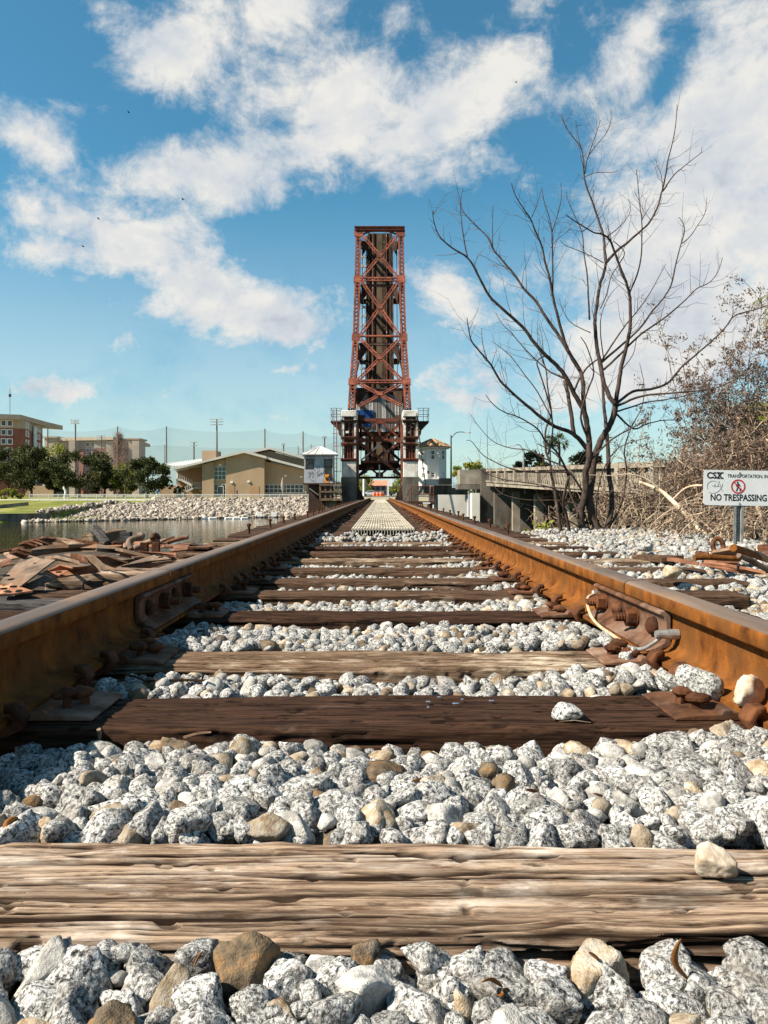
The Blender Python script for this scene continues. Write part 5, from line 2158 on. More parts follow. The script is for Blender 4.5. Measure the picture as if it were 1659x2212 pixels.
def ct_window(x, z0_, z1_, w_, ang=0.0):
    M_ = Matrix.Rotation(ang, 3, 'Z')
    if ang == 0:
        c = Vector((x, fa - .02, (z0_ + z1_) / 2))
    else:
        r_ = rr * math.cos(R(22.5)) + .02
        c = Vector((cc.x + r_ * math.sin(ang), cc.y - r_ * math.cos(ang), (z0_ + z1_) / 2))
    h_ = z1_ - z0_
    mb_ = MB()
    for (dx, dz, ww_, hh) in ((0, h_ / 2, w_ + .1, .07), (0, -h_ / 2, w_ + .16, .07), (-w_ / 2, 0, .06, h_ - .08), (w_ / 2, 0, .06, h_ - .08), (0, 0, w_ - .06, .05)):
        mb_.box(c + M_ @ Vector((dx, 0, dz)), (ww_, .08, hh), M_)
    wnd = mb_.build('window', WHITE_TRIM, ct)
    mb_ = MB()
    mb_.box(c + M_ @ Vector((0, .012, 0)), (w_ - .05, .02, h_ - .06), M_)
    mb_.build('pane', GLASS, wnd)


xw = P(*r2(1316, 0), YC).x
ct_window(xw, P(*r2(0, 850), YC).z, P(*r2(0, 762), YC).z, .34)
ct_window(xw, P(*r2(0, 1015), YC).z, P(*r2(0, 968), YC).z, .36)
ct_window(0, P(*r2(0, 850), YC).z, P(*r2(0, 762), YC).z, .42, R(45))
ct_window(0, P(*r2(0, 992), YC).z, P(*r2(0, 968), YC).z, .3, R(45))
ct_window(0, P(*r2(0, 1015), YC).z, P(*r2(0, 975), YC).z, .4, R(-45))
for (x, y) in ((1262, 775), (1360, 790), (1372, 822), (1268, 970)):
    mb = MB()
    c = P(*r2(x, y), fa - .1)
    mb.box(c, (.16, .18, .2))
    mb.box(c + Vector((0, .1, .05)), (.06, .15, .06))
    mb.build('wall_lamp', WHITE_TRIM if x != 1268 else BLACK, ct)
mb = MB()
x = P(*r2(1262, 0), fa - .1).x
mb.tube([(x, fa - .08, cz0 + .7), (x, fa - .08, P(*r2(0, 790), YC).z)], .05, 6)
mb.build('downpipe', WHITE_TRIM, ct)

# ------------------------------------------------------------------ road bridge on the right
def rb_top(Y): return 1.45 + (Y - 24.6) * .0264
def rb_bot(Y): return .31 + (Y - 19) * .020


XB = 8.0
rbg = thing('road_bridge', 'stained concrete road bridge with openwork parapet behind the bare tree', 'bridge', (XB, 35, -4))
YA, YZ = 9.0, 57.5
mb = MB()
ring = [(YA, rb_bot(YA)), (YZ, rb_bot(YZ)), (YZ, rb_top(YZ) - .95), (YA, rb_top(YA) - .95)]
mb.prism([(XB, y, z) for y, z in ring], (.45, 0, 0))
mb.build('fascia_girder', CONC, rbg)
mb = MB()
mb.prism([(XB - .06, YA, rb_top(YA) - .95), (XB - .06, YZ, rb_top(YZ) - .95), (XB - .06, YZ, rb_top(YZ) - .83), (XB - .06, YA, rb_top(YA) - .83)], (.5, 0, 0))
mb.build('parapet_kerb', CONC, rbg)
mb = MB()
mb.prism([(XB - .05, YA, rb_top(YA) - .16), (XB - .05, YZ, rb_top(YZ) - .16), (XB - .05, YZ, rb_top(YZ)), (XB - .05, YA, rb_top(YA))], (.42, 0, 0))
mb.build('parapet_rail', CONC, rbg)
mb = MB()
ring = [(YA, rb_bot(YA) + .25), (YZ, rb_bot(YZ) + .25), (YZ, rb_top(YZ) - .96), (YA, rb_top(YA) - .96)]
mb.prism([(XB + .46, y, z) for y, z in ring], (11, 0, 0))
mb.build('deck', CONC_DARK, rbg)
mb = MB()
mb.bb(18.6, 19.2, YA, YZ, -4.6, .9)
mb.build('far_backing', CONC_DARK, rbg)  # wall added so the space below the deck looks dark
mb = MB()
mb.bb(XB + .5, 18.5, YZ - .6, YZ, -4.6, rb_bot(YZ) + .24)
mb.build('end_backing', CONC_DARK, rbg)  # cross wall added to block the view through and keep the underside dark
bal = MB()
for s in (-1, 1):
    bal.bar((0, -.2, -.33), (0, .2, .33), .14, .06, up=(0, 1, 0)) if s > 0 else bal.bar((0, .2, -.33), (0, -.2, .33), .13, .06, up=(0, 1, 0))
bal.bb(-.07, .07, -.25, -.19, -.335, .335)
bal = raw(bal, 'baluster', CONC)
y = YA + .3
k = 0
while y < YZ - .3:
    if k % 7 == 0:
        mb = MB()
        mb.bb(XB - .08, XB + .36, y - .2, y + .2, rb_top(y) - .95, rb_top(y) + .03)
        mb.build('parapet_post', CONC, rbg)
    else:
        o = bpy.data.objects.new('baluster', bal)
        COL.objects.link(o)
        o.parent = rbg
        o.location = Vector((XB + .15, y, rb_top(y) - .495)) - rbg.location
    y += .47
    k += 1
for Y in (13, 18, 24, 30.6, 37, 45, 52.5):
    for X in (XB + 1.3, XB + 5, XB + 9.5):
        mb = MB()
        mb.bb(X - .24, X + .24, Y - .24, Y + .24, -4.6, rb_bot(Y) + .25)
        mb.build('column', CONC if X < 10 else CONC_DARK, rbg)  # darker concrete puts the shade under the deck into the colour
    mb = MB()
    mb.bb(XB + .5, XB + 10, Y - .3, Y + .3, rb_bot(Y) - .35, rb_bot(Y) + .24)
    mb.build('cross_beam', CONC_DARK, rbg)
# bascule pier and end block of the road bridge
bp = thing('road_bridge_pier', 'tall concrete pier block under the white control tower', 'bridge pier', (6.5, 64, -4.6))
mb = MB()
mb.bb(P(*r5(297, 0), 60.4).x, P(*r5(582, 0), 60.4).x, 60.4, 72, -4.6, P(*r5(0, 706), 60.4).z)
mb.build('lower_wall', PLASTER, bp)
mb = MB()
mb.bb(P(*r5(180, 0), 62).x, P(*r5(575, 0), 62).x, 62.2, 72, P(*r5(0, 706), 62).z + .003, P(*r5(0, 622), 62).z)
mb.build('upper_wall', CONC_DARK, bp)
mb = MB()
mb.bb(P(*r5(190, 0), 62).x - .1, P(*r5(430, 0), 62).x, 61.9, 72, P(*r5(0, 622), 62).z + .003, P(*r5(0, 560), 62).z)
mb.build('ledge', PLASTER, bp)
mb = MB()
mb.bb(P(*r5(305, 0), 61.7).x, P(*r5(425, 0), 61.7).x, 61.6, 61.88, P(*r5(0, 606), 61.7).z, P(*r5(0, 552), 61.7).z)
mb.build('grille', CONC_DARK, bp)
mb = MB()
mb.bb(P(*r5(612, 0), 57).x, P(*r5(685, 0), 57).x, 57, 58, -4.6, P(*r5(0, 690), 57).z)
mb.build('buttress', WHITEWALL, bp)
mb = MB()
mb.bb(P(*r5(578, 0), 58).x, P(*r5(612, 0), 58).x - .02, 58.1, 59, -4.6, P(*r5(0, 700), 57).z)
mb.build('buttress', HUT_GREY, bp)
eb = thing('bridge_end_block', 'dark stained concrete end block of the road bridge parapet', 'concrete block', (7.2, 58, 1))
x0, x1 = P(*r5(500, 0), 58).x, P(*r5(690, 0), 58).x
mb = MB()
mb.bb(x0, x1, 58.02, 60, P(*r5(0, 606), 58).z, P(*r5(0, 472), 58).z)
mb.build('block', CONC, eb)
mb = MB()
mb.bb(x1 + .01, x1 + 1.0, 57.6, 61, -4.6, P(*r5(0, 470), 58).z + .05)
mb.build('pylon', CONC_DARK, eb)
mb = MB()
mb.bb(x0 - .15, x1, 58.0, 60, P(*r5(0, 655), 58).z, P(*r5(0, 608), 58).z)
mb.build('corbel', CONC_DARK, eb)
gt = thing('bridge_gate', 'pale blue barrier gate at the road bridge end', 'gate', (P(*r5(460, 590), 60).x, 60, 1.2))
for j in range(5):
    a, b = P(*r5(432, 550 + j * 22), 60), P(*r5(492, 534 + j * 22), 60)
    mb = MB()
    mb.bar(a, b, .06, .09)
    mb.build('rail', mat('pale_blue_paint', (0.45, 0.62, 0.72), rough=0.5), gt)
for x in (432, 460, 490):
    mb = MB()
    mb.bar(P(*r5(x, 640), 60), P(*r5(x, 545), 60), .08, .08)
    mb.build('post', mat('pale_blue_paint', (0.45, 0.62, 0.72), rough=0.5), gt)


def street_light(px, py_top, py_bot, Y, arm, label):
    a, b = P(px, py_bot, Y), P(px, py_top, Y)
    t = thing('street_lamp', label, 'street lamp', a, 'street lamps on the road bridge')
    mb_ = MB()
    mb_.tube([a, b], [.1, .06], 8)
    mb_.build('post', GALV, t)
    mb_ = MB()
    e = P(px + arm, py_top - 6, Y)
    mb_.tube(smooth_path([b - Vector((0, 0, .3)), b.lerp(e, .35) + Vector((0, 0, .12)), b.lerp(e, .7) + Vector((0, 0, .12)), e], 4), .04, 6)
    mb_.build('arm', GALV, t)
    mb_ = MB()
    mb_.box(e + Vector((.25 if arm > 0 else -.25, 0, -.02)), (.6, .25, .1))
    mb_.build('lamp_head', LAMP, t)


street_light(974.5, 940, 1033, 75, 30, 'tall street lamp just right of the white control tower')
street_light(1131, 968, 1012, 62, -20, 'street lamp on the road bridge, seen through the bare branches')
# ------------------------------------------------------------------ far bank, left: fence, hall, halls of residence, poles
FY = 118.0
x = P(63.7, 0, FY).x
fence = thing('riverside_fence', 'pale metal picket fence along the riverside path', 'fence', (x, FY, -.6))
xe = P(666, 0, FY).x
post_m = MB()
post_m.bb(-.035, .035, -.035, .035, 0, 1.1)
post_m = raw(post_m, 'post', ALU)
npan = 29
pw = (xe - x) / npan
pan_m = MB()
for z in (.12, .98, 1.06):
    pan_m.bb(.04, pw - .04, -.02, .02, z - .025, z + .025)
k = 11
for j in range(k):
    xx = .04 + (pw - .08) * (j + .5) / k
    pan_m.bb(xx - .012, xx + .012, -.01, .01, .14, .96)
pan_m = raw(pan_m, 'panel', ALU)
for i in range(npan + 1):
    o = bpy.data.objects.new('post', post_m)
    COL.objects.link(o)
    o.parent = fence
    o.location = (i * pw, 0, 0)
    if i < npan:
        o = bpy.data.objects.new('panel', pan_m)
        COL.objects.link(o)
        o.parent = fence
        o.location = (i * pw, 0, 0)

# gymnasium hall
HY = 140.0


def q4(x_, y_, Y=HY): return P(*r4(x_, y_), Y)


hall = thing('gymnasium', 'tan stucco hall with low gabled pale roof behind the riprap', 'building', (q4(700, 0).x, HY, -.05))


def wall4(name, poly, Y, dep, m_, parent=None):
    mb_ = MB()
    pts_ = [q4(a, b, Y) for a, b in poly]
    for p_ in pts_:
        if p_.z < .3:
            p_.z = -.3
    mb_.prism(pts_[::-1], (0, dep, 0))
    return mb_.build(name, m_, parent or hall)


GB = 800
wall4('wall', [(640, GB), (975, GB), (975, 452), (797, 408), (640, 452)], HY, 9, STUCCO_TAN)
wall4('wall', [(432, GB), (535, GB), (535, 482), (432, 508)], HY, 9, STUCCO_TAN)
mb = MB()
wall4('recessed_wall', [(535, GB), (640, GB), (640, 455), (535, 482)], HY + .5, 8, STUCCO_TAN)
wall4('recessed_wall', [(975, GB), (1340, GB), (1340, 560), (985, 480), (975, 478)], HY + 1.6, 7, STUCCO_TAN)
wall4('recessed_wall', [(222, GB), (432, GB), (432, 510), (222, 560)], HY + 4.5, 5, STUCCO_BROWN)
wall4('side_wall', [(70, GB), (222, GB), (222, 690), (70, 700)], HY + 4, 5, STUCCO_TAN)
wall4('rear_gable', [(880, 560), (1330, 560), (1330, 470), (1020, 388), (880, 420)], HY + 14, 8, STUCCO_TAN)
wall4('rear_block', [(430, 520), (552, 520), (552, 385), (430, 385)], HY + 10, 5, STUCCO_TAN)


def roof4(p0, p1, Y0, Y1, th, m_, name='roof'):
    a, b = q4(*p0, Y0 if Y0 > 100 else HY), q4(*p1, Y0 if Y0 > 100 else HY)
    mb_ = MB()
    mb_.prism([a, b, b + Vector((0, 0, th)), a + Vector((0, 0, th))], (0, Y1, 0))
    return mb_.build(name, m_, hall)


roof4((180, 556), (797, 405), HY - .9, 12, .42, ROOF_PALE)
roof4((797, 405), (992, 455), HY - .9, 12, .42, ROOF_PALE)
roof4((985, 458), (1345, 552), HY - .3, 9, .42, ROOF_PALE)
roof4((868, 406), (1020, 374), HY + 12.5, 10, .45, ROOF_PALE)
roof4((1020, 374), (1340, 466), HY + 12.5, 10, .45, ROOF_PALE)
# seamed roof at the back left
mb = MB()
a, b, c, d = q4(75, 520, HY + 3), q4(430, 520, HY + 3), q4(430, 460, HY + 12), q4(160, 495, HY + 12)
mb.add([a, b, c, d, a - Vector((0, 0, .2)), b - Vector((0, 0, .2)), c - Vector((0, 0, .2)), d - Vector((0, 0, .2))], [(0, 1, 2, 3), (7, 6, 5, 4), (0, 4, 5, 1), (1, 5, 6, 2), (2, 6, 7, 3), (3, 7, 4, 0)])
rf = mb.build('roof', ROOF_PALE, hall)
for j in range(14):
    t = j / 13
    mb = MB()
    mb.bar(a.lerp(b, t) + Vector((0, 0, .06)), d.lerp(c, t) + Vector((0, 0, .06)), .12, .12)
    mb.build('seam', LAMP, rf)


def win4(x0, x1, y0, y1, nx, ny, Y, m_=GLASS, name='window'):
    a, b = q4(x0, y1, Y), q4(x1, y0, Y)
    fr = .07
    mb_ = MB()
    for i in range(nx + 1):
        xx = a.x + (b.x - a.x) * i / nx
        mb_.bb(xx - fr / 2, xx + fr / 2, Y - .06, Y + .02, a.z, b.z)
    for j in range(ny + 1):
        zz = a.z + (b.z - a.z) * j / ny
        mb_.bb(a.x - fr / 2, b.x + fr / 2, Y - .065, Y + .015, zz - fr / 2, zz + fr / 2)
    w_ = mb_.build(name, WHITE_TRIM, hall)
    for i in range(nx):
        for j in range(ny):
            mb_ = MB()
            mb_.bb(a.x + (b.x - a.x) * i / nx + fr / 2, a.x + (b.x - a.x) * (i + 1) / nx - fr / 2, Y - .02, Y - .012, a.z + (b.z - a.z) * j / ny + fr / 2, a.z + (b.z - a.z) * (j + 1) / ny - fr / 2)
            mb_.build('pane', m_, w_)


win4(541, 638, 528, 640, 3, 3, HY + .48, GLASS_GREEN)
win4(541, 638, 678, 790, 3, 2, HY + .48, GLASS)
win4(568, 618, 696, 790, 1, 1, HY + .36, GLASS, 'door')
win4(984, 1314, 684, 752, 9, 2, HY + 1.58, GLASS)
for (x0, x1, y0) in ((668, 716, 695), (850, 930, 695)):
    a, b = q4(x0, 800), q4(x1, y0)
    mb = MB()
    mb.bb(a.x, b.x, HY - .05, HY - .003, -.2, b.z)
    mb.build('door', STUCCO_BROWN, hall)
for (x_, y_, Y) in ((690, 662, HY), (838, 655, HY), (590, 510, HY + .5), (1160, 604, HY + 1.6), (1297, 614, HY + 1.6)):
    mb = MB()
    mb.box(q4(x_, y_, Y - .1), (.45, .2, .3))
    mb.build('wall_lamp', WHITE_TRIM, hall)
mb = MB()
a = q4(212, 800)
mb.bb(a.x - .13, a.x + .13, HY + .2, HY + .46, -.2, q4(0, 560).z)
mb.build('porch_post', WHITE_TRIM, hall)
# outside stair under the left eave
sr = MB()
p0, p1, p2 = q4(262, 765, HY + 2), q4(365, 712, HY + 2), q4(428, 712, HY + 2)
sr.bar(p0, p1, 1.2, .28)
sr.bar(p1, p2, 1.2, .28)
stp = sr.build('stair', PLASTER, hall)
for (u, v) in ((p0, p1), (p1, p2)):
    for k in range(7):
        q = u.lerp(v, k / 6)
        mb = MB()
        mb.bb(q.x - .03, q.x + .03, HY + 1.38, HY + 1.44, q.z, q.z + 1.0)
        mb.build('baluster', ALU, stp)
    mb = MB()
    mb.bar(u + Vector((0, -.6, 1)), v + Vector((0, -.6, 1)), .06, .06)
    mb.build('handrail', ALU, stp)
sr = MB()
p3, p4 = q4(350, 690, HY + 3.5), q4(250, 640, HY + 3.5)
sr.bar(p3, p4, 1.2, .28)
sr.bar(p4, q4(225, 640, HY + 3.5), 1.2, .28)
stp = sr.build('stair', PLASTER, hall)
for k in range(9):
    q = p3.lerp(q4(225, 640, HY + 3.5), k / 8)
    q.z = p3.z + (p4.z - p3.z) * min(1, k / 8 * 1.2)
    mb = MB()
    mb.bb(q.x - .03, q.x + .03, HY + 2.9, HY + 2.96, q.z, q.z + 1.05)
    mb.build('baluster', ALU, stp)

# brick halls of residence -----------------------------------------
def dorm(name, label, base, faces, z_roof, z_band, eave, floors, ms, parapet=None):
    """faces: list of (corner a, corner b, window fractions, width)"""
    t = thing(name, label, 'building', (base[0], base[1], 0))
    for fi, (a, b, fr, ww) in enumerate(faces):
        a, b = Vector((a[0], a[1], 0)), Vector((b[0], b[1], 0))
        d = (b - a).normalized()
        n = Vector((d.y, -d.x, 0))
        if n.y > 0 and abs(n.y) > .3:
            n = -n
        for nm, m_, z0_, z1_ in (('brick_wall', BRICK, -1, z_band), ('upper_wall', CREAM, z_band + .02, z_roof)):
            mb_ = MB()
            mb_.prism([a, b, b - n * 12, a - n * 12], (0, 0, z1_ - z0_))
            for i in range(len(mb_.v)):
                mb_.v[i] = (mb_.v[i][0], mb_.v[i][1], mb_.v[i][2] + z0_)
            mb_.build(nm, m_, t)
        for z in floors:
            for u in fr:
                c = a.lerp(b, u) + Vector((0, 0, z)) + n * .06
                M_ = Matrix((d, n, Vector((0, 0, 1)))).transposed()
                mb_ = MB()
                for (dx, dz, w_, h_) in ((0, .95, ww + .5, .22), (0, -.95, ww + .5, .22), (-ww / 2 - .1, 0, .22, 1.7), (ww / 2 + .1, 0, .22, 1.7)):
                    mb_.box(c + M_ @ Vector((dx, 0, dz)), (w_, .12, h_), M_)
                wnd = mb_.build('window', WHITE_TRIM, t)
                mb_ = MB()
                mb_.box(c + M_ @ Vector((0, -.03, 0)), (ww, .05, 1.7), M_)
                mb_.build('pane', GLASS, wnd)
    mb_ = MB()
    ring = eave
    mb_.prism([Vector((p_[0], p_[1], z_roof)) for p_ in ring], (0, 0, 1.7))
    mb_.build('roof', CREAM, t)
    return t


DY = 270.0
ca_ = P(50, 0, DY)
L0 = P(-60, 0, DY - 6)
Rr = P(92, 0, DY + 26)
zroof = P(0, 908, DY).z
zband = P(0, 926, DY).z
fl = [P(0, r3(0, y_)[1], DY).z for y_ in (281, 366, 450, 535, 620)]
dorm('residence_hall', 'brick residence hall with deep cream eaves, at the left edge', (ca_.x, ca_.y),
     [((L0.x, L0.y), (ca_.x, ca_.y), [.36, .61, .736], 1.3), ((ca_.x, ca_.y), (Rr.x, Rr.y), [.14, .25, .72, .83], 1.1)], zroof, zband,
     [(L0.x - 3, L0.y - 3), (ca_.x + .5, ca_.y - 3), (Rr.x + 2.5, Rr.y - 1), (Rr.x + 2, Rr.y + 14), (L0.x, L0.y + 30)], fl, None)
mb = MB()
a = ca_.lerp(Rr, .52)
mb.box((a.x + .6, a.y - .4, zroof / 2 - .5), (3.2, .5, zroof - 1), Matrix.Rotation(math.atan2(Rr.y - ca_.y, Rr.x - ca_.x), 3, 'Z'))
o = mb.build('stair_glazing', mat('pale_glazing', (0.25, 0.27, 0.27), (0.5, 0.5, 0.48), scale=.5, rough=0.2, stretch=(.1, .1, 1)), bpy.data.objects['residence_hall'])
mb = MB()
w_ = P(*r3(93, 190), DY)
mb.tube([w_, w_ + Vector((0, 0, 9.0))], .08, 5)
mb.box(w_ + Vector((0, 0, 6.5)), (.8, .3, 1.0))
mb.build('roof_mast', STEEL_DARK, bpy.data.objects['residence_hall'])

D2 = 420.0
ba, bb2, bc = P(108, 0, D2 + 10), P(250, 0, D2), P(303, 0, D2 + 40)
bz, bband = P(0, 951, D2).z, P(0, 968, D2).z
fl2 = [P(0, r3(0, y_)[1], D2).z for y_ in (470, 526, 580, 633)]
dorm('residence_hall', 'long brick residence hall with cream top floor, beyond the dark trees', (bb2.x, bb2.y),
     [((ba.x, ba.y), (bb2.x, bb2.y), [.105, .18, .58, .66, .74, .81], 1.8), ((bb2.x, bb2.y), (bc.x, bc.y), [.3, .7], 2.0)], bz, bband,
     [(ba.x - 2, ba.y - 3), (bb2.x, bb2.y - 4), (bc.x + 3, bc.y - 2), (bc.x, bc.y + 20), (ba.x, ba.y + 30)], fl2, None)
rh2 = bpy.data.objects['residence_hall.001']
for (xa, xb, yt) in ((430, 545, 402), (1210, 1305, 418)):
    a, b = P(*r3(xa, yt), D2 + 6), P(*r3(xb, yt), D2 + 6)
    mb = MB()
    mb.bb(a.x, b.x, D2 + 4, D2 + 16, 2, a.z - .8)
    mb.bb(a.x - .8, b.x + .8, D2 + 3, D2 + 17, a.z - .8, a.z)
    mb.build('stair_tower', CREAM, rh2)
for xx in (670, 1020, 1262):
    a = P(*r3(xx, 440), D2 - 2)
    mb = MB()
    mb.bb(a.x - 1.9, a.x + 1.9, D2 - 1.5, D2 + 3, 0, a.z)
    mb.build('pilaster', CREAM, rh2)

# netting poles and nets --------------------------------------------
def net(poles, Y, zb, names, label, right_end=None):
    tops = []
    for i, (px, py) in enumerate(poles):
        c = P(px, py, Y)
        mb_ = MB()
        mb_.tube([(c.x, Y, -.2), (c.x, Y, c.z)], [.22, .16], 8)
        mb_.solo('net_pole', POLE, names[i], 'pole', 'netting poles')
        tops.append(c)
    if right_end:
        tops.append(P(*right_end, Y))
    mb_ = MB()
    for i in range(len(tops) - 1):
        a, b = tops[i], tops[i + 1]
        n = 8
        for j in range(n):
            t0, t1 = j / n, (j + 1) / n
            s0, s1 = -1.0 * 4 * t0 * (1 - t0), -1.0 * 4 * t1 * (1 - t1)
            p, q = a.lerp(b, t0) + Vector((0, .2, s0 - .15)), a.lerp(b, t1) + Vector((0, .2, s1 - .15))
            mb_.add([(p.x, p.y, zb), (q.x, q.y, zb), q, p], [(0, 1, 2, 3)])
    mb_.solo('safety_net', NET, label, 'net')
    mb_ = MB()


net([(103, 925), (254, 921), (359.5, 921), (572, 926), (654.5, 932)], 205, 2,
    ['tall thin net pole beside the left brick residence hall', 'tall thin net pole rising behind the pinkish bare tree', 'tall thin net pole above the dark oak left of the hall', 'tall thin net pole above the hall gable', 'tall thin net pole left of the grey hut'],
    'tall fine sports net strung between thin poles behind the hall', (735, 936))
net([(143, 949), (356, 961), (644, 964), (672, 960)], 330, 2,
    ['short far net pole in front of the long residence hall', 'short far net pole beside a taller one above the oak', 'short far net pole right of the hall roofs', 'short far net pole just above the grey hut roof'],
    'lower distant sports net behind the tall one', (735, 950))


def flood(px, py, Y, wpx, rows, cols, label, zb=-.1, side=False):
    c = P(px, py, Y)
    t = thing('floodlight_mast', label, 'floodlight', (c.x, Y, zb), 'stadium floodlight masts')
    mb_ = MB()
    mb_.tube([(c.x, Y, zb), (c.x, Y, c.z)], [.38 * Y / 250, .22 * Y / 250], 8)
    mb_.build('mast', POLE, t)
    w_ = wpx / F * Y
    hh = w_ * .42
    for r_ in range(rows):
        z = c.z - hh * r_ / max(1, rows - 1)
        mb_ = MB()
        mb_.bb(c.x - w_ / 2, c.x + w_ / 2, Y - .25, Y - .1, z - .08, z + .06)
        cb_ = mb_.build('crossarm', STEEL_PALE, t)
        for k_ in range(cols):
            xx = c.x - w_ / 2 + w_ * (k_ + .5) / cols
            mb_ = MB()
            rr_ = w_ / cols * .36
            mb_.lathe((xx, Y - .3, z), [(rr_ * .4, 0), (rr_, .3), (rr_, .55)], 8, Matrix.Rotation(R(105), 3, 'X'))
            mb_.build('lamp', LAMP, cb_)


flood(163, 907, 250, 18, 3, 4, 'floodlight mast standing between the two brick residence halls')
flood(219, 941, 360, 19, 3, 5, 'floodlight mast in front of the long residence hall')
flood(468.5, 905, 232, 28, 3, 6, 'tallest floodlight mast, rising behind the tan hall')
flood(419, 955, 380, 17, 2, 5, 'small distant floodlight mast left of the hall gable')
flood(612.5, 958, 400, 9, 3, 3, 'small distant floodlight mast above the hall rear gable')
flood(701, 942, 300, 10, 3, 3, 'floodlight mast just above the grey hut roof')

# ------------------------------------------------------------------ trees of the far bank
def blob_tree(name, label, cat, base, height, crown, n, leaf, mats, seed, group='trees on the far bank', trunk_r=.25, clumps=34, flat=1.05):
    """tapered trunk with limbs and a crown of leaf clumps; crown = (rx, ry, rz) and centre height"""
    g_ = np.random.default_rng(seed)
    t = thing(name, label, cat, base, group)
    rx, ry, rz, zc = crown
    mb_ = MB()
    mb_.tube([(0, 0, -.3), (.05, 0, height * .25), (0.1, .05, zc)], [trunk_r, trunk_r * .7, trunk_r * .3], 7)
    cl = []
    for i in range(clumps):
        v = g_.normal(size=3)
        v /= np.linalg.norm(v)
        v *= g_.uniform(.45, .95) ** .6
        p_ = np.array([v[0] * rx, v[1] * ry, zc + v[2] * rz * (1 if v[2] > 0 else flat)])
        cl.append((p_, g_.uniform(.22, .42) * min(rx, rz)))
        if i % 3 == 0:
            mb_.tube([(.03, 0, height * .22), tuple(p_ * .5 + np.array([0, 0, height * .14])), tuple(p_)], [trunk_r * .45, trunk_r * .25, trunk_r * .08], 5)
    mb_.build('trunk', mats[0], t, origin=(0, 0, 0))
    per = n // clumps
    C, Dn = [], []
    for p_, r_ in cl:
        v = g_.normal(size=(per, 3))
        v /= np.linalg.norm(v, axis=1, keepdims=True)
        rad_ = r_ * g_.uniform(.35, 1.15, (per, 1))
        C.append(p_ + v * rad_ * (1, 1, .85))
        Dn.append(v + g_.normal(size=(per, 3)) * .7)
    C, Dn = np.concatenate(C), np.concatenate(Dn)
    V, Fc = leaf_quads(C, Dn, leaf * g_.uniform(.6, 1.4, len(C)), leaf * .6, g_)
    link('crown', np_mesh('crown', V, Fc), mats[1], t)
    return t


def tree_at(px, pyb, pyt, Y, wpx, label, mats=None, n=7000, seed=1, leaf=.42, **k):
    b = P(px, pyb, Y)
    top = P(px, pyt, Y).z
    h_ = top - b.z
    rx = wpx * .58 / F * Y
    rz = h_ * .42
    return blob_tree('oak_tree', label, 'tree', b, h_, (rx, rx * .8, rz, h_ - rz), n, leaf, mats or (TRUNK, OAK), seed, **k)


tree_at(18, 1074, 966, 150, 96, 'dark oak at the left edge in front of the brick hall', seed=31)
tree_at(68, 1076, 960, 142, 74, 'dark oak second from the left edge, on the lawn', seed=32)
tree_at(122, 1072, 958, 165, 60, 'lighter green tree between the two residence halls', (TRUNK, LIME), 2200, 33)
tree_at(172, 1076, 976, 138, 128, 'broadest dark oak in the middle of the far lawn', seed=34, n=11000)
tree_at(318, 1076, 988, 136, 112, 'dark oak with open crown at the left end of the tan hall', seed=35, n=7500)
tree_at(268, 1074, 1004, 150, 60, 'small yellow-green shrubby tree between two oaks', (TRUNK, LIME), 1800, 36)
tree_at(226, 1074, 1000, 150, 70, 'dark tree in the shade right of the broadest oak', seed=37, n=5500)
tree_at(118, 1075, 996, 146, 50, 'dark low tree filling the gap left of the broadest oak', seed=38, n=4500)
for i, (px, w_, lab) in enumerate(((12, 34, 'yellow-green shrub at the left edge under the oaks'), (38, 30, 'yellow-green shrub under the oak, right of another one'))):
    b = P(px, 1081, 126)
    blob_tree('shrub', lab, 'shrub', b, 2.2, (w_ / 2 / F * 126, 1, .9, 1.1), 700, .32, (TRUNK, LIME), 50 + i, 'shrubs under the oaks', .06, 10)
b = P(r4(204, 0)[0], 1066, 128)
blob_tree('shrub', 'clipped dark shrub on the terrace wall of the hall', 'shrub', P(r4(204, 0)[0], r4(0, 750)[1], 139), 1.1, (1.6, .8, .75, .7), 700, .25, (TRUNK, OAK), 61, 'shrubs by the hall', .06, 10)
# low tan building behind the trees
mb = MB()
a, b = P(*r3(235, 960), 160), P(*r3(500, 860), 160)
mb.bb(a.x, b.x, 160, 168, -.2, b.z)
mb.solo('low_pavilion', STUCCO_TAN, 'low tan pavilion half hidden behind the oaks', 'building')
# pinkish bare tree in front of the far hall
pb = thing('bare_tree', 'pinkish leafless conical tree before the long residence hall', 'tree', P(257, 1050, 240), 'trees on the far bank')
g = np.random.default_rng(77)
zt = P(257, 938, 240).z
mb = MB()
mb.tube([(0, 0, -2), (0, 0, zt - pb.location.z)], [.3, .04], 6)
mb.build('trunk', PINKTWIG, pb, origin=(0, 0, 0))
mb = MB()
hh = zt - pb.location.z
for i in range(260):
    z = hh * g.uniform(.25, .98)
    a = g.uniform(0, 6.28)
    ln = (hh - z) * .30 + .7
    e = Vector((math.cos(a) * ln, math.sin(a) * ln, ln * .75))
    p = Vector((0, 0, z))
    mb.tube([p, p + e * .5, p + e], [.07, .05, .02], 3, False)
    for k in range(3):
        q = p + e * g.uniform(.3, .9)
        v = Vector(g.normal(size=3)) * .8 + Vector((0, 0, .5))
        mb.tube([q, q + v], [.04, .02], 3, False)
mb.build('crown', PINKTWIG, pb, origin=(0, 0, 0))['kind'] = 'stuff'


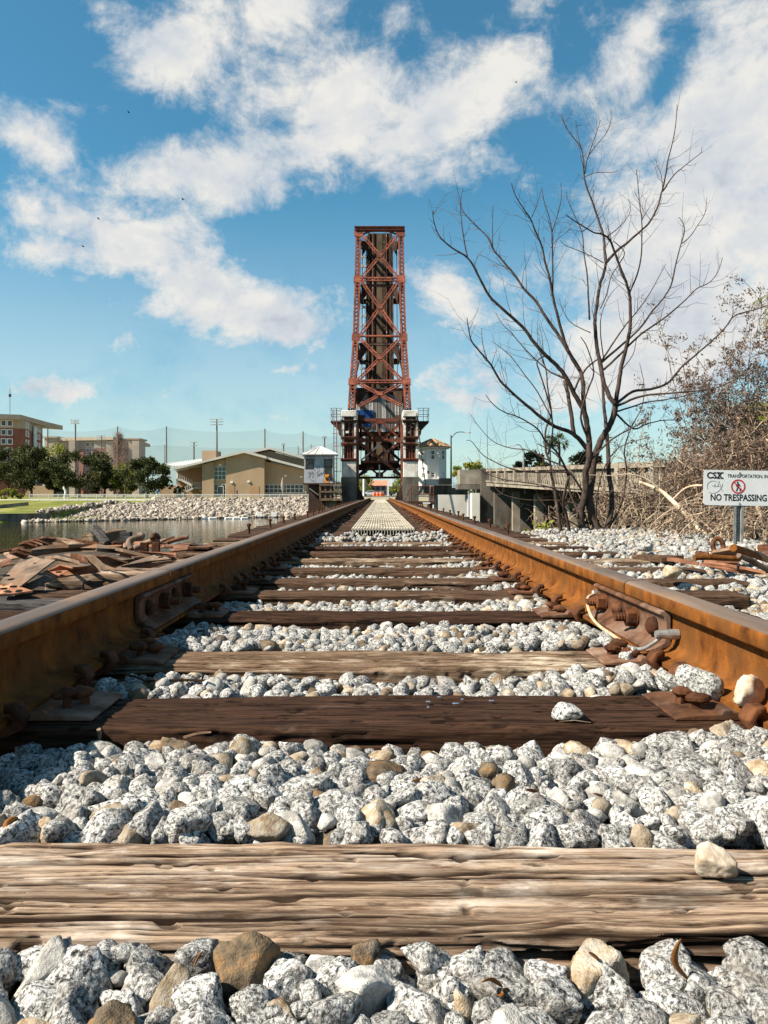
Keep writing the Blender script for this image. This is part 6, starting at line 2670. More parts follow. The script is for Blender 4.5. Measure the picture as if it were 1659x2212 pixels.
def fan_palm(px, pyb, pyc, Y, rpx, label, seed, m_=None, fronds=34):
    g_ = np.random.default_rng(seed)
    b, c = P(px, pyb, Y), P(px, pyc, Y)
    t = thing('fan_palm', label, 'palm tree', b, 'palms')
    h_ = c.z - b.z
    r_ = rpx / F * Y
    mb_ = MB()
    mb_.tube([(0, 0, -.3), (r_ * .05, 0, h_ * .5), (0, 0, h_)], [r_ * .13, r_ * .1, r_ * .1], 7)
    mb_.build('trunk', TRUNK, t, origin=(0, 0, 0))
    for i in range(fronds):
        v = Vector(g_.normal(size=3))
        v.z = v.z * .8 + .25
        v.normalize()
        mb_ = MB()
        p0_ = Vector((0, 0, h_))
        p1_ = p0_ + v * r_ * .55
        mb_.tube([p0_, p1_], r_ * .015, 3)
        sd = v.cross(Vector(g_.normal(size=3))).normalized()
        dr = -.35 if v.z < .1 else -.1
        for k_ in range(11):
            a = -1.25 + 2.5 * k_ / 10
            d_ = (v * math.cos(a) + sd * math.sin(a)).normalized()
            e_ = p1_ + d_ * r_ * .5 + Vector((0, 0, dr * r_ * .5))
            w_ = v.cross(sd).normalized() * r_ * .03 + sd * r_ * .012
            m_mid = p1_ + d_ * r_ * .25
            mb_.add([p1_, m_mid + w_, e_, m_mid - w_], [(0, 1, 2, 3)])
        mb_.build('frond', m_ or PALM, t, origin=(0, 0, 0))
    return t


fan_palm(1208, 1050, 956, 85, 23, 'round-headed fan palm beyond the road bridge, behind the bare tree', 5)
fan_palm(1188, 1050, 953, 95, 16, 'smaller fan palm just left of the round-headed one', 6)
fan_palm(270, 1070, 1013, 145, 18, 'low pale-green fan palm between the oaks', 7, LIME, 22)

# people, sculpture, small things on the path ------------------------
def person(loc, height, top_m, leg_m, label, yaw=0):
    k_ = height / 1.7
    J = [(0, 0, .95), (0, 0, 1.2), (0, 0, 1.42), (0, 0, 1.52), (0, -.01, 1.62), (0, -.01, 1.70),
         (-.19, 0, 1.40), (-.25, .02, 1.13), (-.22, -.06, .9), (.19, 0, 1.40), (.24, .03, 1.13), (.23, -.04, .88),
         (-.10, 0, .9), (-.11, -.05, .5), (-.11, .06, .08), (-.12, -.10, .03), (.10, 0, .9), (.11, .08, .5), (.12, .0, .08), (.12, -.16, .03)]
    E = [(0, 1), (1, 2), (2, 3), (3, 4), (4, 5), (2, 6), (6, 7), (7, 8), (2, 9), (9, 10), (10, 11), (0, 12), (12, 13), (13, 14), (14, 15), (0, 16), (16, 17), (17, 18), (18, 19)]
    Rd = [.15, .14, .15, .06, .095, .08, .07, .05, .035, .07, .05, .035, .10, .07, .05, .04, .10, .07, .05, .04]
    me_ = bpy.data.meshes.new('person')
    me_.from_pydata([(a * k_, b * k_, c * k_) for a, b, c in J], E, [])
    o = bpy.data.objects.new('person', me_)
    COL.objects.link(o)
    o.modifiers.new('skin', 'SKIN')
    for i, r_ in enumerate(Rd):
        me_.skin_vertices[0].data[i].radius = (r_ * k_, r_ * k_ * .8)
    me_.skin_vertices[0].data[0].use_root = True
    sb = o.modifiers.new('sub', 'SUBSURF')
    sb.levels = sb.render_levels = 1
    dg = bpy.context.evaluated_depsgraph_get()
    m2 = bpy.data.meshes.new_from_object(o.evaluated_get(dg))
    o.modifiers.clear()
    o.data = m2
    for m_ in (SKIN, top_m, leg_m, BLACK):
        m2.materials.append(m_)
    for p_ in m2.polygons:
        z = p_.center.z / k_
        x_ = abs(p_.center.x) / k_
        p_.material_index = 2 if z < .95 and x_ < .19 else (1 if z < 1.47 and not (x_ > .17 and z < 1.1) else (3 if z > 1.63 else 0))
        p_.use_smooth = True
    o.location = loc
    o.rotation_euler = (0, 0, yaw)
    return tag(o, label, 'person')


person((P(512, 0, 121.5).x, 121.5, -.37), 1.7, CLOTH_P, CLOTH_P, 'person in plum clothes walking behind the riverside fence', 1.4)
person((P(r3(1470, 0)[0], 0, 124).x, 124, -.36), 1.7, CLOTH_B, CLOTH_W, 'person in a blue top standing before the oak', .3)
# twisted pale sculpture and a closed parasol
mb = MB()
mb.tube(smooth_path([P(*r3(x_, y_), 119.5) for x_, y_ in ((606, 985), (604, 955), (612, 920), (604, 895), (594, 880), (598, 868))]), [.16] * 24 + [.11] * 7, 7)
mb.tube(smooth_path([P(*r3(x_, y_), 119.5) for x_, y_ in ((604, 890), (588, 872))]), .1, 6)
mb.solo('sculpture', WHITE_TRIM, 'twisted white sculpture on the lawn behind the fence', 'sculpture')
mb = MB()
c = q4(1135, 760, 122)
mb.lathe((c.x, 122, c.z - .3), [(.05, 0), (.05, .6), (.25, .9), (.3, 1.6), (.2, 2.3), (.1, 2.7), (.02, 2.9)], 8)
mb.solo('parasol', mat('grey_brown_cloth', (0.22, 0.18, 0.15), (0.32, 0.27, 0.22), scale=3, rough=.9), 'closed grey-brown parasol behind the fence', 'parasol')
for i, x_ in enumerate((935, 1058)):
    c = q4(x_, 965, 92)
    mb = MB()
    mb.bb(c.x - .3, c.x + .3, 92, 92.1, WATER_Z + .4, WATER_Z + .95)
    mb.bb(c.x - .06, c.x + .06, 92.1, 92.2, WATER_Z - .4, WATER_Z + .45)
    mb.solo('channel_marker', WHITE_TRIM, 'small white marker board at the water, %s of two' % ('left' if i == 0 else 'right'), 'sign board', 'marker boards at the water')

# ------------------------------------------------------------------ street beyond the raised bridge
def rp(x_, y_): return ((1380 + x_ / 6.9125) * .54861, (1850 + y_ / 6.9125) * .54861)


hs = thing('street_house', 'low house with red roof at the end of the street beyond the bridge', 'house', (P(rp(770, 0)[0], 0, 280).x, 280, 0))
a, b = P(*rp(510, 690), 280), P(*rp(1060, 430), 280)
mb = MB()
mb.bb(a.x, b.x, 280, 290, -.1, b.z)
mb.build('wall', mat('mauve_render', (0.30, 0.22, 0.21), (0.36, 0.27, 0.25), scale=.4, rough=.9), hs)
mb = MB()
c, d = P(*rp(495, 430), 279), P(*rp(1075, 310), 279)
mb.prism([(c.x, 279, c.z), (c.x, 291, c.z), (c.x, 285, d.z + .4)][::-1], (b.x - a.x + .9, 0, 0))
mb.build('roof', ROOF_RED, hs)
for (x_, y_, w_, h_, nm, m_) in ((895, 505, 70, 80, 'window', GLASS), (745, 510, 80, 80, 'window', GLASS), (570, 505, 80, 80, 'window', GLASS), (640, 560, 30, 160, 'door', BLACK), (850, 605, 180, 60, 'porch_wall', PLASTER)):
    p0_, p1_ = P(*rp(x_ - w_ / 2, y_ + h_ / 2), 279.9), P(*rp(x_ + w_ / 2, y_ - h_ / 2), 279.9)
    mb = MB()
    mb.bb(p0_.x, p1_.x, 279.8, 279.97, max(p0_.z, -.05), p1_.z)
    mb.build(nm, m_, hs)
for i in range(9):
    c = P(*rp(640 + i * 31, 690), 200)
    t = thing('traffic_barrel', 'orange and white traffic barrel across the far street, %s from the left' % ['first', 'second', 'third', 'fourth', 'fifth', 'sixth', 'seventh', 'eighth', 'ninth'][i], 'barrel', (c.x, 198 + (i % 3) * 1.2, .004), 'traffic barrels beyond the bridge')
    mb = MB()
    mb.lathe((0, 0, 0), [(.36, 0), (.36, .08), (.29, .1), (.27, .5), (.24, 1.0), (.2, 1.05)], 12)
    mb.build('barrel_body', ORANGE, t, origin=(0, 0, 0))
    for z in (.35, .7):
        mb = MB()
        mb.lathe((0, 0, z), [(.285 - z * .04, 0), (.285 - z * .04, .14)], 12)
        mb.build('band', WHITE_TRIM, t, origin=(0, 0, 0))


def car(px, Y, m_, label, yaw=0):
    c = P(px, 0, Y)
    t = thing('parked_car', label, 'car', (c.x, Y, .004), 'cars in the far street', (0, 0, yaw))
    prof = [(-2.1, .35), (-2.15, .8), (-1.9, .95), (-1.3, 1.0), (-.7, 1.42), (.9, 1.45), (1.55, 1.02), (2.1, .95), (2.15, .4)]
    mb_ = MB()
    mb_.prism([(x_, -.85, z) for x_, z in prof], (0, 1.7, 0))
    mb_.build('body', m_, t, origin=(0, 0, 0), bevel=.06)
    for s in (-1, 1):
        mb_ = MB()
        mb_.prism([(-1.1, s * .86, 1.03), (-.62, s * .86, 1.36), (.82, s * .86, 1.38), (1.3, s * .86, 1.05)][::-s], (0, s * .01, 0))
        mb_.build('window', GLASS, t, origin=(0, 0, 0))
        for x_ in (-1.35, 1.35):
            mb_ = MB()
            mb_.lathe((x_, s * .78, .33), [(.33, -.1), (.33, .1)], 14, Matrix.Rotation(R(90), 3, 'X'))
            mb_.build('wheel', BLACK, t, origin=(0, 0, 0))
    return t


car(rp(540, 0)[0], 215, CARW, 'white car parked beyond the bridge, left of the barrels')
car(rp(980, 0)[0], 225, CARD_, 'dark car parked beyond the bridge, right of the barrels')
mb = MB()
a = P(*rp(365, 700), 190)
mb.tube([(a.x, 190, 0), (a.x, 190, P(*rp(0, 250), 190).z)], .28, 8)
mb.solo('utility_pole', WHITE_TRIM, 'thick white pole beyond the bridge, left of the white car', 'pole')
mb = MB()
a = P(*rp(1008, 700), 210)
mb.tube([(a.x, 210, 0), (a.x, 210, P(*rp(0, 60), 210).z)], .13, 8)
mb.solo('utility_pole', PLASTER, 'slender pale pole beyond the bridge, right of the barrels', 'pole')
mb = MB()
a = P(*rp(1095, 350), 208)
mb.tube([(a.x - .6, 208, 0), (a.x - .6, 208, a.z + .6)], .1, 6)
mb.box((a.x, 208, a.z), (.9, .12, 2.0))
mb.solo('street_sign', WHITE_TRIM, 'white board sign on a post beyond the bridge', 'sign')
tree_at(rp(420, 0)[0], 1075, rp(0, 130)[1], 235, 30, 'yellow-green tree beyond the bridge, behind the white pole', (TRUNK, LIME), 1500, 81, group='trees beyond the bridge')
tree_at(rp(260, 0)[0], 1075, rp(0, 90)[1], 250, 34, 'brownish tree beyond the bridge beside the left pier', (TRUNK, OAK), 1500, 82, group='trees beyond the bridge')
tree_at(rp(1270, 0)[0], 1074, rp(0, 230)[1], 230, 30, 'yellow-green tree beyond the bridge beside the right pier', (TRUNK, LIME), 1800, 83, group='trees beyond the bridge')
tree_at(rp(1340, 0)[0], 1074, rp(0, 60)[1], 260, 40, 'olive tree rising beyond the bridge next to the right pier', (TRUNK, OAK), 1500, 84, group='trees beyond the bridge')
# distant tree line
g = np.random.default_rng(3)
tl = MB()
C, Dn, S = [], [], []
for k in range(240):
    u = g.uniform(-1, 1)
    X = u * 420 + 20
    Y = g.uniform(560, 640)
    hgt = g.uniform(5, 12)
    r_ = g.uniform(4, 9)
    n = 60
    v = g.normal(size=(n, 3))
    v /= np.linalg.norm(v, axis=1, keepdims=True)
    C.append(np.array([X, Y, hgt * .5]) + v * (r_, r_, hgt * .55) * g.uniform(.5, 1, (n, 1)))
    Dn.append(v + g.normal(size=(n, 3)))
V, Fc = leaf_quads(np.concatenate(C), np.concatenate(Dn), 2.6, 2.0, g)
tag(link('distant_wood', np_mesh('distant_wood', V, Fc), mat('far_leaf', (0.07, 0.085, 0.035), (0.15, 0.155, 0.07), scale=.1, rough=.8, island=.4)), 'low distant belt of trees along the horizon', 'trees', None, 'stuff')
# trees beyond the road bridge
tree_at(1010, 1046, 998, 130, 70, 'olive tree behind the street lamp right of the control tower', (TRUNK, LIME), 1600, 91, group='trees beyond the road bridge')
tree_at(1150, 1046, 978, 90, 60, 'olive tree over the road bridge parapet, behind the bare tree', (TRUNK, OAK), 2500, 92, group='trees beyond the road bridge')
tree_at(1260, 1046, 975, 95, 80, 'olive tree over the parapet right of the fan palms', (TRUNK, OAK), 2500, 93, group='trees beyond the road bridge')
# birds in flight
for i, (px, py, Y, lab) in enumerate(((395, 431, 60, 'small dark bird above the lower cloud, rightmost of three'), (213, 473, 60, 'small dark bird in flight, middle of three'), (180, 533, 62, 'small dark bird in flight, lowest of three'), (278, 243, 70, 'tiny dark bird high in the blue gap'), (1115, 178, 75, 'tiny dark bird high over the bridge'))):
    c = P(px, py, Y)
    mb = MB()
    mb.tube([c + Vector((-.09, -.02, 0)), c + Vector((-.04, 0, .01)), c + Vector((.04, 0, .01)), c + Vector((.12, .02, 0))], [.012, .032, .03, .008], 6)
    for s in (-1, 1):
        a, b, e = c + Vector((.03, 0, .01)), c + Vector((.02, s * .12, .07)), c + Vector((-.06, s * .26, .03))
        mb.prism([a, b, e, c + Vector((-.05, s * .10, .04)), c + Vector((-.03, 0, .0))], (0, 0, .008))
    mb.solo('bird', BLACK, lab, 'bird', 'birds in the sky', bevel=0)
# ------------------------------------------------------------------ bare tree on the right
TD = 9.2
BR = [  # polyline (zoomed photo coords), start radius, end radius, depth drift
    ([(815, 1993), (800, 1889), (823, 1790), (823, 1700), (838, 1640), (838, 1560), (830, 1480), (815, 1420), (770, 1340), (735, 1270), (690, 1210), (640, 1165), (590, 1110), (530, 1030), (440, 950), (380, 890), (330, 800), (285, 720), (205, 668), (150, 615), (125, 545), (122, 500)], .075, .006, -.5),
    ([(890, 1999), (855, 1906), (840, 1831), (852, 1715), (864, 1629), (890, 1560), (925, 1500), (950, 1440), (960, 1390)], .085, .05, .1),
    ([(960, 1390), (930, 1350), (905, 1280), (890, 1200), (875, 1130), (868, 1060), (865, 1000), (875, 930), (885, 850), (905, 790), (915, 740), (910, 680), (905, 620), (890, 570), (870, 510), (850, 450), (830, 400), (815, 340), (812, 270), (800, 210), (770, 170), (740, 130), (720, 90), (712, 55)], .046, .006, .4),
    ([(915, 1990), (945, 1831), (930, 1716), (922, 1571), (913, 1455), (905, 1380), (900, 1290), (880, 1180)], .055, .022, .5),
    ([(960, 1390), (975, 1290), (990, 1200), (1015, 1100), (1028, 1000), (1025, 900), (1015, 850), (985, 770), (955, 690), (930, 630), (895, 608), (860, 600), (800, 565), (760, 540), (730, 517)], .034, .005, -.6),
    ([(280, 715), (262, 620), (250, 520), (250, 440), (262, 400)], .010, .004, .2),
    ([(838, 1560), (815, 1400), (810, 1300), (800, 1240), (745, 1150), (690, 1060), (640, 990), (590, 910), (540, 860), (500, 800), (450, 740), (400, 680), (370, 620), (300, 550), (258, 500), (250, 460)], .036, .005, .5),
    ([(395, 670), (395, 560), (398, 480)], .008, .003, .1),
    ([(800, 1240), (750, 1160), (720, 1080), (690, 970), (670, 880), (655, 800), (635, 730), (620, 660), (590, 590), (570, 540), (530, 480), (500, 430), (480, 372)], .026, .005, -.3),
    ([(575, 530), (600, 470), (620, 400)], .007, .003, .1),
    ([(670, 890), (672, 800), (670, 700), (668, 600), (655, 530), (630, 450), (622, 395)], .013, .004, .2),
    ([(668, 600), (690, 530), (710, 450), (708, 375)], .008, .003, -.1),
    ([(668, 660), (700, 625), (735, 600), (760, 575)], .005, .002, -.1),
    ([(820, 330), (828, 270), (845, 235), (880, 190), (920, 140), (938, 90), (938, 38)], .009, .003, .1),
    ([(830, 265), (855, 190), (880, 120), (890, 85)], .007, .003, -.1),
    ([(820, 345), (860, 328), (910, 325), (960, 322), (970, 312)], .006, .003, -.2),
    ([(915, 740), (960, 690), (1010, 650), (1060, 605), (1110, 560), (1150, 490), (1170, 420), (1185, 360), (1200, 270), (1220, 190), (1235, 110), (1242, 15)], .024, .005, .5),
    ([(1178, 410), (1225, 340), (1270, 300), (1320, 260), (1350, 235), (1357, 205)], .011, .003, .2),
    ([(1025, 875), (1060, 790), (1078, 700), (1080, 620), (1080, 545), (1070, 470), (1062, 380), (1055, 310)], .012, .004, -.2),
    ([(1080, 545), (1105, 500), (1130, 465), (1140, 445)], .006, .002, .1),
    ([(1175, 400), (1170, 340), (1150, 290), (1142, 262)], .006, .003, .1),
    ([(895, 1190), (960, 1090), (1010, 1020), (1060, 960), (1110, 890), (1150, 820), (1190, 745)], .014, .004, .3),
    ([(890, 1200), (960, 1140), (1030, 1080), (1080, 1030), (1130, 960), (1180, 900), (1215, 840), (1235, 750), (1255, 670), (1275, 600), (1270, 560), (1250, 530)], .020, .005, .6),
    ([(1265, 650), (1300, 620), (1335, 570), (1370, 510), (1378, 440)], .009, .003, .2),
    ([(905, 1230), (980, 1160), (1060, 1080), (1130, 1030), (1200, 980), (1280, 910), (1330, 860), (1390, 830), (1430, 780), (1450, 715)], .019, .004, -.4),
    ([(965, 1385), (1040, 1330), (1120, 1320), (1200, 1290), (1260, 1220), (1330, 1160), (1400, 1100), (1460, 1040), (1510, 980), (1600, 955), (1650, 935)], .024, .007, .6),
    ([(960, 1400), (1050, 1360), (1120, 1345), (1200, 1338), (1300, 1330), (1400, 1318), (1480, 1290), (1560, 1240)], .020, .006, -.5),
    ([(955, 1425), (1020, 1405), (1100, 1380), (1200, 1365), (1300, 1345), (1380, 1318)], .015, .005, .3),
    ([(845, 1620), (790, 1545), (740, 1512), (680, 1490), (620, 1450), (560, 1400), (490, 1340), (430, 1280), (390, 1210), (340, 1150), (300, 1100), (285, 1040), (278, 990)], .036, .005, -.5),
    ([(370, 1185), (350, 1110), (345, 1040)], .008, .003, .1),
    ([(735, 1275), (660, 1240), (600, 1190), (540, 1130), (480, 1060), (440, 1020), (410, 970)], .012, .004, .3),
    ([(640, 1165), (600, 1190), (610, 1240), (640, 1330), (665, 1430), (670, 1520), (650, 1620)], .008, .012, .2),
    ([(745, 1720), (700, 1620), (640, 1560), (600, 1500), (520, 1450), (440, 1420), (390, 1380), (365, 1345)], .018, .004, -.4),
    ([(660, 1440), (600, 1330), (540, 1250), (480, 1170), (420, 1120), (390, 1100)], .010, .003, .3),
    ([(845, 1060), (800, 1040), (750, 1010), (720, 960), (700, 900)], .008, .003, .2),
    ([(840, 1000), (835, 900), (830, 800), (815, 700), (805, 600), (770, 520), (740, 450), (735, 415)], .014, .004, .4),
    ([(805, 600), (850, 560), (890, 500), (910, 440)], .006, .003, .2),
    ([(920, 620), (960, 590), (1000, 550), (1028, 500), (1020, 445)], .008, .003, .3),
    ([(905, 740), (850, 710), (780, 680), (730, 660), (705, 635)], .007, .003, -.2),
    ([(950, 640), (1000, 690), (980, 740), (940, 800), (920, 880), (890, 950)], .006, .008, .2),
    ([(960, 1430), (1040, 1500), (1100, 1480), (1180, 1462), (1260, 1462)], .016, .006, .3),
    ([(850, 1640), (930, 1560), (1010, 1510), (1090, 1470)], .014, .008, -.3),
    ([(770, 1530), (755, 1430), (740, 1340), (725, 1280)], .030, .026, .2),
    ([(600, 1190), (520, 1170), (455, 1145)], .004, .002, .2),
    ([(880, 1180), (830, 1220), (790, 1280), (770, 1330)], .010, .018, .1),
    # slender stems beside the trunk
    ([(713, 1997), (690, 1850), (678, 1776), (664, 1702), (659, 1653), (639, 1600), (640, 1500), (665, 1430), (650, 1330), (640, 1230), (610, 1150)], .026, .008, .5),
    ([(752, 1997), (735, 1900), (720, 1850), (730, 1780), (745, 1720)], .024, .018, -.3),
    ([(806, 1997), (796, 1899), (752, 1800), (737, 1702), (708, 1643), (660, 1600), (600, 1570)], .026, .006, .4),
    ([(905, 1995), (985, 1850), (1010, 1700), (1000, 1600), (1030, 1500), (1080, 1400), (1090, 1300), (1070, 1200)], .016, .004, .6),
    ([(880, 1960), (870, 1850), (900, 1700), (960, 1600), (1040, 1560), (1120, 1540)], .012, .004, -.4),
    ([(840, 1560), (800, 1450), (830, 1330), (860, 1240), (830, 1130), (800, 1080)], .018, .005, -.5),
    ([(905, 1180), (890, 1050), (900, 960), (940, 880), (980, 840)], .009, .003, .3),
    ([(980, 1240), (1040, 1160), (1060, 1080), (1110, 1060), (1120, 1100)], .007, .003, .3),
    # low whips to the left
    ([(840, 1850), (760, 1715), (690, 1700), (600, 1702), (500, 1690), (420, 1660), (350, 1620), (300, 1560), (275, 1555)], .016, .003, -.5),
    ([(835, 1830), (740, 1690), (640, 1640), (560, 1600), (480, 1590), (400, 1560), (340, 1500), (290, 1430)], .014, .003, .4),
    ([(760, 1880), (700, 1790), (620, 1760), (520, 1745), (430, 1730), (340, 1690), (280, 1630)], .013, .003, -.3),
    ([(840, 1960), (800, 1860), (700, 1830), (560, 1828), (440, 1800), (390, 1740), (375, 1700), (370, 1445)], .012, .003, .5),
    ([(820, 1985), (760, 1930), (640, 1890), (560, 1850), (480, 1840)], .010, .003, -.5),
]
tree = thing('bare_tree', 'tall leafless tree with upswept dark branches right of the track', 'tree', P(*z6(860, 1995), TD))
rng_t = np.random.default_rng(12)
tb = MB()
limb = MB()
twig_src = []
base_y = {}
for bi, (pts_, ra, rb2, drift) in enumerate(BR):
    n = len(pts_)
    Y0 = TD
    # continue from the depth of the branch it grows from
    best = None
    for (q, yq) in twig_src:
        d2 = (q[0] - pts_[0][0]) ** 2 + (q[1] - pts_[0][1]) ** 2
        if best is None or d2 < best[0]:
            best = (d2, yq)
    if best is not None and best[0] < 3000 and bi > 3:
        Y0 = best[1]
    W = []
    for i, (a, b) in enumerate(pts_):
        t = i / (n - 1)
        Y = Y0 + drift * t
        w_ = P(*z6(a, b), Y)
        W.append(w_)
        twig_src.append(((a, b), Y))
    W = smooth_path(W, 4)
    m_ = len(W)
    rad_ = [(.64 if ra > .04 else .84) * (ra + (rb2 - ra) * (i / (m_ - 1)) ** .8) for i in range(m_)]
    for i in range(1, m_ - 1):
        W[i] = W[i] + Vector(rng_t.normal(0, 1, 3)) * rad_[i] * .10
    (tb if bi in (0, 1, 3) else limb).tube(W, rad_, 9 if ra > .03 else 6)
    base_y[bi] = (W, rad_)
tb.build('trunk', BARK, tree, smooth=True)
limb.build('crown', BARK, tree, smooth=True)
tw = MB()
for bi, (W, rad_) in base_y.items():
    m_ = len(W)
    cnt = int(m_ * .38)
    for k in range(cnt):
        i = int(rng_t.uniform(.25, 1) * (m_ - 2))
        if rad_[i] > .03:
            continue
        p = W[i]
        t = (W[min(i + 1, m_ - 1)] - W[max(i - 1, 0)]).normalized()
        v = Vector(rng_t.normal(0, 1, 3))
        v = (v - t * v.dot(t)).normalized()
        ln = rng_t.uniform(.08, .42) * (1 if rad_[i] < .012 else 1.3)
        d = (t * rng_t.uniform(.3, .9) + v * .8 + Vector((0, 0, .25))).normalized()
        q1 = p + d * ln * .4
        q2_ = q1 + (d * .7 + Vector((0, 0, rng_t.uniform(.1, .6))) + Vector(rng_t.normal(0, .15, 3))).normalized() * ln * .6
        r_ = min(.0042, rad_[i] * .5)
        tw.tube([p, q1, q2_], [r_, r_ * .75, r_ * .4], 4, False)
        if rng_t.random() < .55:
            for kk in range(2):
                e = q1.lerp(q2_, rng_t.uniform(.2, 1))
                f_ = e + Vector(rng_t.normal(0, .09, 3)) + d * .06
                tw.tube([e, e.lerp(f_, .5) + Vector(rng_t.normal(0, .01, 3)), f_], [r_ * .5, r_ * .4, r_ * .25], 3, False)
tw.build('twigs', mat('twig_dark', (0.05, 0.032, 0.026), (0.13, 0.08, 0.06), scale=8, rough=.9), tree)['kind'] = 'stuff'

# ------------------------------------------------------------------ dry thicket
def dry_shrub(px, pyb, Y, wpx, pyt, label, seed, stems=26, leaves=1600, pale=.35, arcs=40, spread=.5, leafz=(.3, 1.0), lean=0.0, cols=None):
    g_ = np.random.default_rng(seed)
    b = P(px, pyb, Y)
    t = thing('dry_shrub', label, 'shrub', b, 'dry thicket by the track')
    hgt = P(px, pyt, Y).z - b.z
    rx = wpx / 2 / F * Y
    dark, palem = MB(), MB()
    tips = []
    for k_ in range(stems):
        h_ = hgt * g_.uniform(.5, 1.0)
        x0_, y0_ = g_.normal(0, rx * .35), g_.normal(0, .35)
        ex, ey = x0_ + g_.normal(lean, rx * spread), y0_ + g_.normal(0, .4)
        pts_ = []
        bow = g_.normal(0, .14, 2) * h_
        for i in range(7):
            u = i / 6
            pts_.append(Vector((x0_ + (ex - x0_) * u ** 1.3 + bow[0] * math.sin(math.pi * u), y0_ + (ey - y0_) * u + bow[1] * math.sin(math.pi * u), h_ * (u - .12 * u * u * abs(bow[0]) / max(.05, h_) * 5) - .05)))
        r_ = g_.uniform(.003, .009) * (1 if h_ < 1.5 else 1.2)
        mb_ = palem if g_.random() < pale else dark
        mb_.tube(pts_, [r_ * (1 - .8 * i / 6) for i in range(7)], 4, False)
        for k2 in range(int(7 + h_ * 6)):
            u = g_.uniform(.25, 1)
            i = min(5, int(u * 6))
            p_ = pts_[i].lerp(pts_[i + 1], u * 6 - i)
            d_ = Vector(g_.normal(0, 1, 3)) + Vector((0, 0, .55))
            d_.normalize()
            ln = g_.uniform(.12, .5) * min(1, h_ * .7)
            q1 = p_ + d_ * ln * .5
            q2_ = q1 + (d_ + Vector(g_.normal(0, .45, 3))).normalized() * ln * .5
            mb_.tube([p_, q1, q2_], [r_ * .5, r_ * .35, r_ * .2], 3, False)
            tips.append((q1, q2_))
    for k_ in range(int(arcs * .55)):
        c = Vector((g_.normal(0, rx * .6), g_.normal(0, .35), abs(g_.normal(0, hgt * .30)) + .02))
        a0 = g_.uniform(0, 6.28)
        rr_ = g_.uniform(.12, .5)
        tilt = g_.normal(0, .5)
        sw = g_.uniform(1.2, 3.2)
        pts_ = [c + Vector((rr_ * math.cos(a0 + sw * i / 7), rr_ * math.sin(tilt) * math.sin(a0 + sw * i / 7), rr_ * .8 * math.sin(a0 + sw * i / 7))) for i in range(8)]
        r_ = g_.uniform(.0018, .0045)
        palem.tube(pts_, [r_] * 7 + [r_ * .4], 4, False)
    for nm, mb_, mm in (('stems', dark, TWIG_BROWN), ('vines', palem, TWIG_PALE)):
        if mb_.v:
            mb_.build(nm, mm, t, origin=(0, 0, 0))['kind'] = 'stuff'
    if leaves and tips:
        A = np.array([tuple(a) for a, _ in tips])
        B = np.array([tuple(b_) for _, b_ in tips])
        zz = (A[:, 2] / hgt)
        ok = np.where((zz > leafz[0]) & (zz < leafz[1] + .2))[0]
        if len(ok):
            leaves = int(leaves * 1.7)
            j = g_.choice(ok, leaves)
            C = A[j] + (B[j] - A[j]) * g_.uniform(0, 1.1, (leaves, 1)) + g_.normal(size=(leaves, 3)) * .028
            Dn = g_.normal(size=(leaves, 3)) * (.7, .7, .7) + (0, 0, -.5)
            V, Fc = leaf_quads(C, Dn, g_.uniform(.03, .07, leaves), g_.uniform(.010, .022, leaves), g_)
            o = link('foliage', np_mesh('foliage', V, Fc), cols or DRYLEAF, t)
            o['kind'] = 'stuff'
    return t


dry_shrub(1400, 1172, 9.6, 150, 960, 'tangled dry shrub directly right of the bare tree trunk', 201, 26, 500, .6, 60)
dry_shrub(1500, 1172, 9.2, 140, 900, 'dense brown dry shrub between the bare tree and the sign', 202, 36, 2600, .35, 60)
dry_shrub(1570, 1172, 9.8, 160, 880, 'dense brown dry shrub behind the no trespassing sign', 203, 40, 3600, .3, 50)
dry_shrub(1645, 1170, 9.4, 150, 870, 'dense brown dry shrub at the right edge behind the sign', 204, 40, 3600, .3, 50)
dry_shrub(1530, 1165, 10.6, 240, 720, 'tall thin dry shrub rising above the thicket left of the sign', 205, 22, 3200, .1, 0, .45, (.45, 1))
dry_shrub(1650, 1165, 10.2, 220, 600, 'tallest thin dry shrub with dangling leaves at the right edge', 206, 26, 4200, .1, 0, .5, (.4, 1))
dry_shrub(1330, 1172, 10.2, 140, 1000, 'low pale tangle of vines behind the bare tree trunk', 207, 24, 500, .7, 55)
dry_shrub(1480, 1186, 7.9, 260, 1075, 'low pale tangle of dead vines on the ground before the thicket', 208, 40, 700, .85, 120, .6)
dry_shrub(1630, 1180, 8.2, 180, 1060, 'low pale tangle of dead vines behind the sign post', 209, 30, 500, .8, 70, .6)
dry_shrub(1200, 1160, 10.6, 130, 1085, 'low brown twigs under the road bridge left of the bare tree', 210, 22, 0, .5, 20)
dry_shrub(1520, 1172, 10.8, 230, 890, 'broad brown shrub filling the thicket behind the pale vines', 211, 40, 3000, .3, 40)
dry_shrub(1630, 1172, 11.0, 240, 890, 'broad brown shrub filling the thicket behind the sign', 212, 44, 4000, .25, 40)
